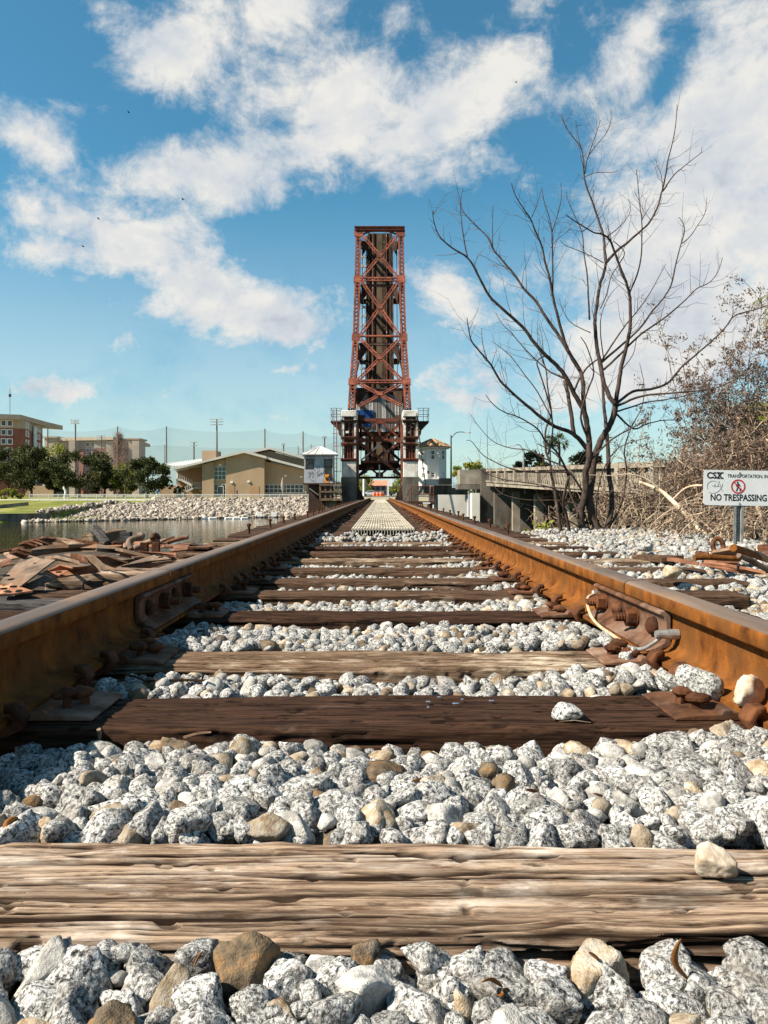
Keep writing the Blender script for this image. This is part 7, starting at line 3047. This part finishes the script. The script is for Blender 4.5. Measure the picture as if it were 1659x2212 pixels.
# green tree at the right edge and a yellowish one
tree_at(1668, 1060, 872, 13, 150, 'yellow-green leafy tree at the right edge behind the dry thicket', (TRUNK, LIME), 5000, 95, .11, group='leafy trees at the right edge', trunk_r=.06, clumps=40)
pt = thing('skirted_palm', 'palm with hanging dry fronds cut by the right edge', 'palm tree', P(1745, 1100, 15))
mb = MB()
g = np.random.default_rng(15)
hp = P(0, 640, 15).z - pt.location.z
mb.tube([(0, 0, -.4), (0, 0, hp)], [.18, .14], 8)
mb.build('trunk', TRUNK, pt, origin=(0, 0, 0))
for i in range(70):
    a = g.uniform(0, 6.28)
    up = g.uniform(-1.0, .9)
    mb = MB()
    d = Vector((math.cos(a), math.sin(a), up * .8)).normalized()
    p0 = Vector((0, 0, hp))
    pts_ = [p0]
    for k in range(6):
        pts_.append(pts_[-1] + d * .17)
        d = (d + Vector((0, 0, -.22))).normalized()
    mb.tube(pts_, .008, 3, False)
    for k in range(1, 7):
        for s in (-1, 1):
            sd = (pts_[k] - pts_[k - 1]).cross(Vector((0, 0, 1))).normalized() * s
            e = pts_[k] + sd * .14 + (pts_[k] - pts_[k - 1]) * .7 + Vector((0, 0, -.16 + g.normal(0, .05)))
            w_ = (pts_[k] - pts_[k - 1]).normalized() * .012
            mb.add([pts_[k] - w_, pts_[k] + w_, e], [(0, 1, 2)])
    mb.build('frond', PALM if up > -.2 else mat('dry_frond', (0.16, 0.12, 0.06), (0.28, 0.21, 0.11), scale=3, rough=.8), pt, origin=(0, 0, 0))
# pale fallen trunk leaning in the brush
mb = MB()
W = smooth_path([P(*r6(a, b), Y) for a, b, Y in ((640, 800, 8.6), (800, 865, 8.4), (900, 950, 8.2), (1010, 1060, 8.0), (1130, 1190, 7.8), (1260, 1310, 7.6))])
mb.tube(W, [.014 + .022 * i / (len(W) - 1) for i in range(len(W))], 8)
mb.tube(smooth_path([P(*r6(a, b), 8.4) for a, b in ((800, 865), (700, 780), (560, 740), (420, 750), (240, 745))]), [.012 - .0004 * i for i in range(25)], 6)
mb.solo('fallen_branch', TWIG_PALE, 'pale bare fallen branch leaning through the brush left of the sign', 'branch')
mb = MB()
W = smooth_path([P(*r6(a, b), Y) for a, b, Y in ((900, 945, 8.3), (990, 860, 8.3), (1060, 832, 8.2), (1140, 828, 8.1))])
mb.tube(W, .011, 6)
mb.solo('fallen_branch', TWIG_PALE, 'thin pale curved branch reaching toward the sign', 'branch')
mb = MB()
W = smooth_path([P(*r6(a, b), Y) for a, b, Y in ((1580, 985, 8), (1605, 1090, 8), (1635, 1200, 8), (1645, 1300, 8))])
mb.tube(W, [.02] * len(W), 7)
mb.solo('sapling', TWIG_PALE, 'pale upright sapling stem right of the sign post', 'sapling')
# young green sprout
c = P(1165, 1150, 10.4)
n = 60
V, Fc = leaf_quads(np.array(c) + g.normal(size=(n, 3)) * (.12, .1, .09), g.normal(size=(n, 3)), .11, .05, g)
spr = thing('sprout', 'small green sprout at the foot of the road bridge column', 'plant', c)
link('foliage', np_mesh('foliage', V - np.array(c), Fc), LIME, spr)['kind'] = 'stuff'

# ------------------------------------------------------------------ no trespassing sign
SD = 6.6
sx0, sx1 = P(1517, 0, SD).x, P(1667, 0, SD).x
sz1, sz0 = P(0, 1016, SD).z, P(0, 1092, SD).z
sign = thing('no_trespassing_sign', 'white NO TRESPASSING sign on a perforated steel post', 'sign', ((sx0 + sx1) / 2, SD, -.16), None, (0, R(.9), 0))
sox, soz = (sx0 + sx1) / 2, -.16
w_, h_ = sx1 - sx0, sz1 - sz0
zc = (sz0 + sz1) / 2 - soz
pts_ = []
rc = .028
for (cx2, cz2, a0) in ((w_ / 2 - rc, h_ / 2 - rc, 0), (-w_ / 2 + rc, h_ / 2 - rc, 90), (-w_ / 2 + rc, -h_ / 2 + rc, 180), (w_ / 2 - rc, -h_ / 2 + rc, 270)):
    for k in range(6):
        a = R(a0 + 90 * k / 5)
        pts_.append((cx2 + rc * math.cos(a), 0, zc + cz2 + rc * math.sin(a)))
mb = MB()
mb.prism(pts_, (0, .003, 0))
mb.build('sign_plate', SIGNW, sign, origin=(0, 0, 0))


def text_mesh(body, x0_, x1_, z0_, z1_, m_, bold=0.0, name='lettering', Y=-.0012):
    """flat lettering fitted into a box on the sign face (local coordinates)"""
    cu = bpy.data.curves.new('lettering', 'FONT')
    cu.body = body
    cu.offset = bold
    cu.resolution_u = 3
    o = bpy.data.objects.new('lettering', cu)
    COL.objects.link(o)
    dg = bpy.context.evaluated_depsgraph_get()
    me_ = bpy.data.meshes.new_from_object(o.evaluated_get(dg))
    bpy.data.objects.remove(o)
    V = np.array([v.co for v in me_.vertices])
    lo, hi_ = V.min(0), V.max(0)
    for v in me_.vertices:
        v.co = (x0_ + (v.co.x - lo[0]) / (hi_[0] - lo[0]) * (x1_ - x0_), Y, z0_ + (v.co.y - lo[1]) / (hi_[1] - lo[1]) * (z1_ - z0_))
    me_.materials.clear()
    me_.materials.append(m_)
    o = bpy.data.objects.new(name, me_)
    COL.objects.link(o)
    o.parent = sign
    return o


def sl(px, py):
    p = P(px, py, SD)
    return p.x - sox, p.z - soz


def tx(body, px0, px1, py0, py1, bold=0.0, m_=BLACK):
    a, b = sl(px0, py1), sl(px1, py0)
    return text_mesh(body, a[0], b[0], a[1], b[1], m_, bold)


tx('CSX', 1524, 1559, 1020.5, 1034.8, .035)
# slab serifs of the heavy letters
a = sl(1524, 1034.8)
b = sl(1559, 1020.5)
mb = MB()
lw = (b[0] - a[0]) / 3
for (u0, u1, v) in ((2.02, 2.45, 0), (2.58, 3.05, 0), (2.02, 2.45, 1), (2.58, 3.05, 1)):
    z = a[1] if v == 0 else b[1] - .010
    mb.bb(a[0] + lw * u0, a[0] + lw * u1, -.0016, -.0006, z, z + .010)
mb.build('lettering', BLACK, sign, origin=(0, 0, 0))
tx('TRANSPORTATION, INC.', 1568.5, 1664, 1024.5, 1033.2, .012)
tx('NO TRESPASSING', 1532.6, 1654, 1067.5, 1082.3, .022)
cx2, cz2 = sl(1592, 1051)
k_ = SD / F
rO, rI = 15.5 * k_, 12.6 * k_
n = 40
mb = MB()
vs2 = []
for i in range(n):
    a = 2 * math.pi * i / n
    vs2 += [(cx2 + rO * math.cos(a), -.0014, cz2 + rO * math.sin(a)), (cx2 + rI * math.cos(a), -.0014, cz2 + rI * math.sin(a))]
mb.add(vs2, [(2 * i, 2 * ((i + 1) % n), 2 * ((i + 1) % n) + 1, 2 * i + 1) for i in range(n)])
mb.build('prohibition_ring', REDP, sign, origin=(0, 0, 0))
mb = MB()
a = R(135)
mb.bar((cx2 + rI * math.cos(a), -.0022, cz2 + rI * math.sin(a)), (cx2 - rI * math.cos(a), -.0022, cz2 - rI * math.sin(a)), .0006, 2.6 * k_, up=(math.cos(R(45)), 0, math.sin(R(45))))
mb.build('prohibition_bar', REDP, sign, origin=(0, 0, 0))
mb = MB()


def seg(p, q, w2):
    mb.bar((cx2 + p[0] * k_, -.0012, cz2 + p[1] * k_), (cx2 + q[0] * k_, -.0012, cz2 + q[1] * k_), .0006, w2 * k_, up=Vector((-(q[1] - p[1]), 0, q[0] - p[0])))


seg((-.5, 5.5), (0, -2), 4.2)
seg((-.5, -1), (-4, -10), 2.4)
seg((.8, -1), (3.5, -5), 2.2)
seg((3.5, -5), (4.2, -10.5), 2.0)
seg((1.5, 5), (4.8, 1), 1.6)
seg((-2, 5), (-4.8, 0), 1.6)
mb.lathe((cx2 - 1.5 * k_, -.0016, cz2 + 8.6 * k_), [(2.1 * k_, 0), (2.1 * k_, .0005)], 12, Matrix.Rotation(R(90), 3, 'X'))
mb.build('walking_figure', BLACK, sign, origin=(0, 0, 0))
for pl in ([(1170, 860), (1168, 825), (1190, 800), (1220, 795), (1250, 805)], [(1205, 835), (1225, 832), (1240, 838)], [(1228, 815), (1228, 850)], [(1262, 795), (1255, 825), (1245, 838), (1262, 835)], [(1180, 885), (1210, 892), (1240, 885), (1262, 870), (1280, 845), (1290, 815)], [(1270, 820), (1275, 850), (1290, 880)]):
    mb = MB()
    q = []
    for (a, b) in pl:
        u = sl(*r6(a, b))
        q.append((u[0], -.001, u[1]))
    mb.tube(smooth_path(q, 3), .0011, 4)
    mb.build('scribble', mat('grey_scribble', (0.12, 0.12, 0.13), rough=.6), sign, origin=(0, 0, 0))
# post: U channel with black discs for holes and bolts
pxa, pxb = sl(1584, 0)[0], sl(1605.5, 0)[0]
wch = pxb - pxa
mb = MB()
prof = [(pxa, .004), (pxa + .021, .004), (pxa + .027, .030), (pxb - .027, .030), (pxb - .021, .004), (pxb, .004), (pxb, .008), (pxb - .018, .008), (pxb - .024, .034), (pxa + .024, .034), (pxa + .018, .008), (pxa, .008)]
mb.prism([(x_, y_, 0) for x_, y_ in prof][::-1], (0, 0, zc + h_ / 2 - .02))
mb.build('post', GALV, sign, origin=(0, 0, 0))
z = .05
while z < zc - h_ / 2:
    mb = MB()
    mb.lathe(((pxa + pxb) / 2, .0295, z), [(.005, 0), (.005, .001)], 8, Matrix.Rotation(R(90), 3, 'X'))
    mb.build('hole_disc', BLACK, sign, origin=(0, 0, 0))  # black disc stands in for the dark of a punched opening
    z += .025
for z in (zc + h_ / 2 - .022, zc - h_ / 2 + .018):
    mb = MB()
    mb.lathe(((pxa + pxb) / 2, 0, z), [(.009, 0), (.008, .004), (.003, .006)], 8, Matrix.Rotation(R(90), 3, 'X'))
    mb.build('bolt', STEEL_SH, sign, origin=(0, 0, 0))
# ------------------------------------------------------------------ scrap heap on the left
def rd(x_, y_): return (x_ * .2315, 1124.6 + y_ * .2315)
def re_(x_, y_): return (1261.8 + x_ * .23942, 1152.1 + y_ * .23942)


def on_plane(fn, x_, y_, z):
    """photo point lying at height z -> world"""
    px, py = fn(x_, y_)
    Y = (H - z) * F / (py - CY)
    return Vector(((px - CX) / F * Y, Y, z))


def plate(fn, pts_, m_, label, th=.008, cat='steel plate', group='scrap heap left of the track', name='scrap_plate', holes=()):
    top = [on_plane(fn, p[0], p[1], p[2] * .82) for p in pts_]
    c = sum(top, Vector()) / len(top)
    # gentle bend: subdivide the outline and sag it a little
    out = []
    for i in range(len(top)):
        a, b = top[i], top[(i + 1) % len(top)]
        for k_ in range(3):
            q = a.lerp(b, k_ / 3)
            q = q + Vector((random.uniform(-.002, .002), random.uniform(-.002, .002), random.uniform(-.001, .001)))
            out.append(q)
    n = len(out)
    nn = Vector((0, 0, 0))
    for i in range(n):
        nn += (out[i] - c).cross(out[(i + 1) % n] - c)
    if nn.z < 0:
        out = out[::-1]
    mid = [c + (q - c) * .5 + Vector((0, 0, random.uniform(0, .003))) for q in out]
    base = [q - Vector((0, 0, th)) for q in out]
    mb_ = MB()
    vs_ = out + mid + [c + Vector((0, 0, .003))] + base + [c - Vector((0, 0, th))]
    fs = []
    for i in range(n):
        j = (i + 1) % n
        fs += [(i, j, n + j, n + i), (n + i, n + j, 2 * n), (2 * n + 1 + i, i, j, 2 * n + 1 + j)[::-1] if False else (j, i, 2 * n + 1 + i, 2 * n + 1 + j), (2 * n + 1 + j, 2 * n + 1 + i, 3 * n + 1)]
    mb_.add(vs_, fs)
    o = mb_.solo(name, m_, label, cat, group)
    for (hx, hy, hz) in holes:
        p_ = on_plane(fn, hx, hy, hz * .82)
        mb2 = MB()
        mb2.lathe(p_ + Vector((0, 0, .004)), [(.016, 0), (.016, .006), (.004, .007)], 6)
        h_ = mb2.build('bolt_hole_disc', BLACK, o)  # raised black disc stands in for the dark of an opening
    return o


plate(rd, [(0, 575, .06), (235, 312, .16), (380, 352, .165), (515, 365, .16), (190, 612, .05)], RUST_GREY, 'large grey-brown steel plate leaning at the front of the left scrap heap', holes=[(340, 412, .13), (60, 528, .085)])
plate(rd, [(395, 480, .05), (560, 405, .11), (680, 435, .10), (850, 415, .10), (935, 468, .06), (525, 525, .04)], RUST_RED, 'orange-red jagged steel plate in the middle of the left scrap heap', holes=[(548, 493, .06)])
plate(rd, [(230, 285, .16), (400, 235, .19), (640, 222, .2), (900, 215, .2), (905, 255, .175), (640, 262, .16), (440, 285, .145), (265, 315, .13)], RUST_GREY, 'long curved pale steel strip arching over the left scrap heap', .018)
plate(rd, [(905, 256, .185), (905, 216, .2), (1150, 262, .18), (1400, 320, .14), (1240, 292, .14)], RUST_GREY, 'tapering pale strip continuing the curved one toward the rail', .018)
plate(rd, [(415, 335, .13), (530, 320, .16), (745, 378, .14), (640, 390, .12)], RUST_GREY, 'small grey plate under the curved pale strip', .016)
plate(rd, [(600, 308, .15), (760, 310, .17), (815, 370, .14), (745, 378, .12)], RUST_PLATE, 'brown plate edge-on under the curved pale strip')
plate(rd, [(745, 318, .16), (870, 318, .17), (1010, 440, .10), (930, 460, .08)], RUST_GREY, 'brown-grey slanted plate above the orange-red one')
plate(rd, [(935, 372, .11), (870, 322, .15), (990, 318, .16), (1190, 385, .12), (1070, 430, .08)], RUST_PLATE, 'reddish slanted plate right of the orange-red one')
plate(rd, [(1125, 420, .10), (1430, 320, .15), (1659, 350, .14), (1400, 432, .08)], RUST_GREY, 'flat grey-tan plate close to the left rail', holes=[(1480, 335, .145), (1600, 358, .135)])
plate(rd, [(0, 600, .04), (100, 585, .06), (300, 655, .03), (100, 680, .02), (0, 690, .02)], RUST_RED, 'pale orange plate with two holes at the left edge', holes=[(35, 650, .035), (125, 630, .045)])
plate(rd, [(200, 612, .04), (420, 510, .08), (480, 545, .06), (300, 630, .03)], RUST_GREY, 'small triangular plate beside the dark tie end')
plate(rd, [(360, 160, .20), (400, 145, .23), (520, 150, .23), (620, 220, .18), (500, 225, .17)], RUST_PLATE, 'dark curved plate at the top of the left scrap heap', .011)
plate(rd, [(520, 155, .21), (600, 162, .215), (760, 205, .19), (640, 225, .17)], RUST_GREY, 'pale narrow plate at the top of the left scrap heap', .011)
for i, (x0_, y0_) in enumerate(((265, 168), (215, 182), (168, 198), (110, 250), (90, 280))):
    plate(rd, [(x0_, y0_ + 12, .17), (x0_ + 60, y0_ - 4, .2), (x0_ + 180, y0_ + 30, .18), (x0_ + 120, y0_ + 55, .15)], RUST_PLATE if i % 2 else RUST_DARK, '%s of the overlapping dark plates fanned out toward the water' % ['topmost', 'second', 'third', 'fourth', 'lowest'][i], .011)
plate(rd, [(1085, 310, .12), (1120, 308, .13), (1360, 335, .10), (1250, 345, .10)], RUST_GREY, 'pale sliver of steel beside the flat grey-tan plate')
plate(rd, [(1250, 285, .15), (1640, 300, .13), (1640, 325, .12), (1480, 325, .11)], RUST_RED, 'long thin red-brown strip near the left rail')
plate(rd, [(670, 175, .20), (700, 160, .21), (960, 215, .19), (1000, 240, .17)], RUST_DARK, 'dark narrow bar lying across the back of the left scrap heap', .011)
plate(rd, [(1250, 195, .16), (1560, 190, .16), (1530, 240, .14), (1260, 225, .14)], RUST_RED, 'red-brown plate behind the bent hooks')
plate(rd, [(1590, 290, .12), (1640, 215, .15), (1780, 210, .15), (1740, 270, .12)], RUST_RED, 'red plate tip closest to the bridge ties')
plate(rd, [(30, 300, .12), (120, 285, .14), (240, 330, .12), (100, 360, .1)], RUST_GREY, 'grey plate low at the left edge below the fanned plates')
plate(rd, [(0, 360, .1), (90, 350, .11), (130, 400, .09), (10, 430, .07)], RUST_PLATE, 'brown plate at the left edge above the large leaning one')
plate(rd, [(920, 200, .16), (1160, 210, .15), (1130, 235, .14), (950, 235, .14)], RUST_RED, 'reddish plate under the leaning stub of timber')
# filler pieces inside the heap
for i in range(18):
    x_, y_ = random.uniform(-3.5, -1.35), random.uniform(3.3, 6.3)
    if x_ > -1.75 and y_ < 4.4:
        continue
    w2, l2 = random.uniform(.08, .18), random.uniform(.18, .42)
    mb = MB()
    M_ = Euler((random.uniform(-.25, .25), random.uniform(-.25, .25), random.uniform(0, 3.14))).to_matrix()
    zc_ = random.uniform(-.08, .02)
    mb.prism([Vector((x_, y_, zc_)) + M_ @ Vector(q) for q in ((-l2, -w2, 0), (l2 * .9, -w2 * 1.05, 0), (l2, w2 * .9, 0), (-l2 * .95, w2, 0))], M_ @ Vector((0, 0, .015)))
    mb.solo('scrap_plate', [RUST_PLATE, RUST_GREY, RUST_DARK, RUST_GREY][i % 4], 'rusty plate buried low in the left scrap heap', 'steel plate', 'buried plates of the left scrap heap')


def bar_thing(fn, a, b, r_, m_, label, name, cat, group='scrap heap left of the track', n=8):
    p_, q = on_plane(fn, *a), on_plane(fn, *b)
    mb_ = MB()
    mb_.tube([p_, p_.lerp(q, .33) + Vector((0, 0, .004)), p_.lerp(q, .66), q], [r_, r_ * 1.04, r_ * .98, r_], n)
    return mb_.solo(name, m_, label, cat, group)


p_, q = P(*rd(885, 85), 5.0), P(*rd(1005, 225), 4.9)
mb = MB()
mb.tube([p_ + Vector((-.02, 0, .01)), p_, p_.lerp(q, .4) + Vector((.005, 0, .004)), q], [.022, .034, .032, .034], 7)
mb.solo('timber_stub', W_BLACK, 'dark timber stub sticking up out of the left scrap heap', 'timber', 'scrap heap left of the track')
p_, q = P(*rd(815, 192), 5.6), P(*rd(1130, 140), 5.9)
mb = MB()
mb.bar(p_, q, .12, .10)
mb.solo('timber_offcut', W_TAN, 'pale squared timber offcut behind the dark stub', 'timber', 'scrap heap left of the track', bevel=.01)
mb = MB()
c = P(*rd(1180, 180), 5.6)
mb.bb(c.x - .035, c.x + .035, 5.56, 5.63, c.z - .12, c.z + .06)
mb.solo('timber_peg', W_BLACK, 'short upright peg beside the bent hooks', 'peg', 'scrap heap left of the track')
for i, (pts_, r_, lab) in enumerate((
        ([(1225, 275), (1205, 215), (1215, 185), (1260, 165), (1305, 160), (1325, 145), (1320, 135), (1305, 140)], .021, 'bent round steel hook standing at the left of the pair'),
        ([(1250, 260), (1320, 235), (1400, 200), (1455, 185), (1475, 205), (1475, 245)], .021, 'thick bent rod lying in front of the hooks'),
        ([(1425, 170), (1425, 145), (1445, 135), (1470, 150), (1475, 170)], .018, 'small curled hook at the right of the pair'),
        ([(1045, 235), (1075, 222), (1130, 235), (1165, 260)], .024, 'dark curved rod half buried beside the hooks'),
        ([(1175, 265), (1172, 240), (1185, 225), (1200, 240)], .02, 'short looped rod end in the left scrap heap'),
        ([(1500, 195), (1560, 175), (1630, 160)], .012, 'thin dark rod behind the hooks'),
        ([(1560, 205), (1640, 180), (1760, 150)], .014, 'dark rod slanting toward the bridge ties'))):
    mb = MB()
    mb.tube(smooth_path([P(*rd(a, b), 4.9 + .02 * k_) for k_, (a, b) in enumerate(pts_)], 4), r_, 8)
    mb.solo('bent_rod', RUST_GREY if i < 2 else RUST_PLATE, lab, 'rod', 'scrap heap left of the track', smooth=True)
for i, x_ in enumerate((1348, 1455)):
    mb = MB()
    c = P(*rd(x_, 285), 4.85)
    mb.bb(c.x - .022, c.x + .022, 4.83, 4.87, c.z - .03, c.z + .055)
    mb.solo('steel_stub', RUST_DARK, 'upright rusty stub under the bent rod, %s one' % ('left' if i == 0 else 'right'), 'steel stub', 'scrap heap left of the track')
# loose timbers beside the rail
mb = MB()
tm2 = tie_mesh('loose_timber', .75, .14, .10, 160, 22, 88, 1.4, 1.2)
c = on_plane(rd, 1120, 490, .03)
o = link('loose_timber', tm2, W_PALE, None, c)
o.rotation_euler = (0, 0, .12)
tag(o, 'cream rotted timber lying behind the left rail joint', 'timber', 'timbers left of the track')
tm2 = tie_mesh('loose_timber', 1.3, .24, .16, 220, 26, 89, 1.8, 1.4)
c = on_plane(rd, 180, 760, -.01)
o = link('loose_timber', tm2, W_BLACK, None, (-1.55, c.y - .02, -.01))
tag(o, 'charred grey timber at the left edge beside the rail', 'timber', 'timbers left of the track')
tm2 = tie_mesh('loose_timber', 1.3, .22, .16, 160, 20, 90, 1.6, 1.2)
o = link('loose_timber', tm2, W_BLACK, None, (-1.6, 2.55, -.03))
tag(o, 'dark charred timber nearest the viewer beside the left rail', 'timber', 'timbers left of the track')

# ------------------------------------------------------------------ scrap heap on the right
GR = 'scrap heap right of the track'
plate(re_, [(1105, 212, .05), (1165, 152, .12), (1310, 126, .15), (1530, 150, .14), (1400, 218, .05)], RUST_GREY, 'broad tan rusted plate at the foot of the sign post', .016, group=GR)
plate(re_, [(1050, 268, .03), (1230, 262, .05), (1450, 300, .05), (1640, 345, .03), (1420, 340, .01)], RUST_RED, 'flat red plate in front of the right scrap heap', .016, group=GR)
plate(re_, [(1500, 160, .12), (1659, 150, .13), (1800, 200, .12), (1600, 225, .08)], RUST_PLATE, 'brown plate under the rods at the right edge', .016, group=GR)
plate(re_, [(1560, 105, .15), (1800, 85, .17), (1850, 125, .15), (1600, 135, .13)], RUST_DARK, 'dark stacked plate behind the rods at the right edge', .03, group=GR)
plate(re_, [(430, 195, .03), (560, 188, .04), (900, 200, .05), (700, 222, .03)], W_MID, 'thin brown board lying on the right ballast', .03, 'board', GR, 'scrap_board')
plate(re_, [(1080, 245, .04), (1200, 235, .07), (1400, 238, .07), (1390, 262, .05), (1170, 268, .03)], RUST_RED, 'narrow orange channel piece on the right scrap heap', .02, group=GR)
bar_thing(re_, (750, 232, .06), (1035, 275, .04), .016, RUST_RED, 'orange angle iron lying on the white ballast', 'steel_bar', 'steel bar', GR, 4)
bar_thing(re_, (995, 218, .09), (1405, 228, .08), .016, RUST_WEB, 'orange bar lying level across the right scrap heap', 'steel_bar', 'steel bar', GR)
bar_thing(re_, (1345, 132, .20), (1680, 245, .10), .017, RUST_WEB, 'rust-orange rod pointing up at the right edge', 'steel_rod', 'rod', GR)
bar_thing(re_, (1395, 195, .13), (1680, 340, .04), .016, RUST_GREY, 'grey weathered rod crossing the scrap at the right edge', 'steel_rod', 'rod', GR)
bar_thing(re_, (1510, 172, .16), (1700, 255, .1), .016, RUST_GREY, 'second grey rod at the right edge, partly rusted orange', 'steel_rod', 'rod', GR)
bar_thing(re_, (1010, 190, .05), (1120, 195, .05), .02, RUST_DARK, 'short dark bar beside the tan plate', 'steel_bar', 'steel bar', GR)
mb = MB()
c = P(*re_(1208, 112), 5.6)
ring = [c + Vector((.038 * math.cos(a), .01 * math.sin(a), .052 * math.sin(a))) for a in np.linspace(-1.9, 4.2, 18)]
mb.tube(ring + [ring[-1] + Vector((-.005, 0, -.05)), ring[-1] + Vector((-.008, 0, -.14))], .018, 8)
mb.solo('eye_bolt', RUST_DARK, 'thick rusty eye ring standing in the right scrap heap', 'eye bolt', GR, smooth=True)

# ------------------------------------------------------------------ litter: leaves, sticks, splinters
def z5(x_, y_): return (822.9 + x_ * .504, 1453.8 + y_ * .504)
def z4(x_, y_): return (x_ * .496, 1453.8 + y_ * .496)


def leaf(pts_, Y, w_, label, m_=DEADLEAF):
    W_ = smooth_path([P(*p, Y + .006 * i) for i, p in enumerate(pts_)], 5)
    n = len(W_)
    mb_ = MB()
    for i in range(n):
        t = i / (n - 1)
        hw = .65 * w_ * math.sin(math.pi * min(.97, max(.04, t))) ** .7
        d = (W_[min(i + 1, n - 1)] - W_[max(i - 1, 0)]).normalized()
        sd = d.cross(Vector((0, .8, .6))).normalized()
        up = sd.cross(d)
        mb_.v += [tuple(W_[i] - sd * hw + up * hw * .5), tuple(W_[i]), tuple(W_[i] + sd * hw + up * hw * .5)]
    for i in range(n - 1):
        for j in (0, 1):
            mb_.f.append((i * 3 + j, i * 3 + j + 1, i * 3 + j + 4, i * 3 + j + 3))
            mb_.m.append(0)
    o = mb_.solo('fallen_leaf', m_, label, 'leaf', 'fallen leaves', smooth=True)
    md = o.modifiers.new('thick', 'SOLIDIFY')
    md.thickness = .0006
    return o


leaf([z5(1285, 1140), z5(1262, 1200), z5(1268, 1262), z5(1335, 1328)], .715, .0045, 'curled orange-brown leaf standing among the foreground stones')
leaf([z5(890, 1195), z5(915, 1215), z5(942, 1238)], .74, .003, 'narrow brown leaf at the foot of the pale tie')
leaf([z5(520, 1400), z5(512, 1375), z5(545, 1352)], .70, .006, 'orange leaf lying between foreground stones')
leaf([z5(430, 1325), z5(470, 1318), z5(520, 1345)], .70, .005, 'dark brown leaf beside the orange one')
leaf([z4(845, 1280), z4(862, 1245), z4(882, 1212)], .73, .0035, 'narrow orange leaf upright before the pale tie')
leaf([z4(20, 700), z4(40, 655), z4(80, 630)], .99, .009, 'brown leaf behind the pale tie at the left edge')
leaf([z5(910, 515), z5(960, 535), z5(1015, 555)], 1.13, .005, 'thin brown leaf lying on the middle ballast')
leaf([z5(620, 500), z5(650, 508), z5(680, 520)], 1.14, .006, 'rust-brown leaf in the middle ballast')
leaf([z5(135, 460), z5(155, 465), z5(175, 450)], 1.18, .007, 'orange leaf fragment on the middle ballast')
for i, (a, b, Y, r_, lab) in enumerate(((z4(800, 282), z4(920, 258), 1.42, .0035, 'splinter lying in front of the dark second tie'), (z4(430, 245), z4(432, 300), 1.44, .0045, 'pale splinter standing upright in the ballast'), (z4(520, 0), z4(640, 38), 1.80, .003, 'thin dark twig on the ballast behind the second tie'), (z4(640, 36), z4(960, 34), 1.82, .0035, 'long dark twig on the ballast behind the second tie'),
                                        (z5(765, 208), z5(900, 212), 1.47, .0012, 'fine straw lying beside the stone on the dark tie'), (z5(1180, 183), z5(1245, 188), 1.52, .003, 'small dark bark piece on the dark tie'), (z4(885, 10), z4(875, 45), 1.78, .003, 'short broken stick upright in the ballast behind the second tie'))):
    p_, q = P(*a, Y), P(*b, Y)
    mb = MB()
    mb.tube([p_, p_.lerp(q, .5) + Vector((0, .004, .002)), q], [r_, r_ * .9, r_ * .6], 5)
    mb.solo('stick', W_TAN if i in (0, 1, 4) else W_DARK, lab, 'stick', 'sticks and splinters')
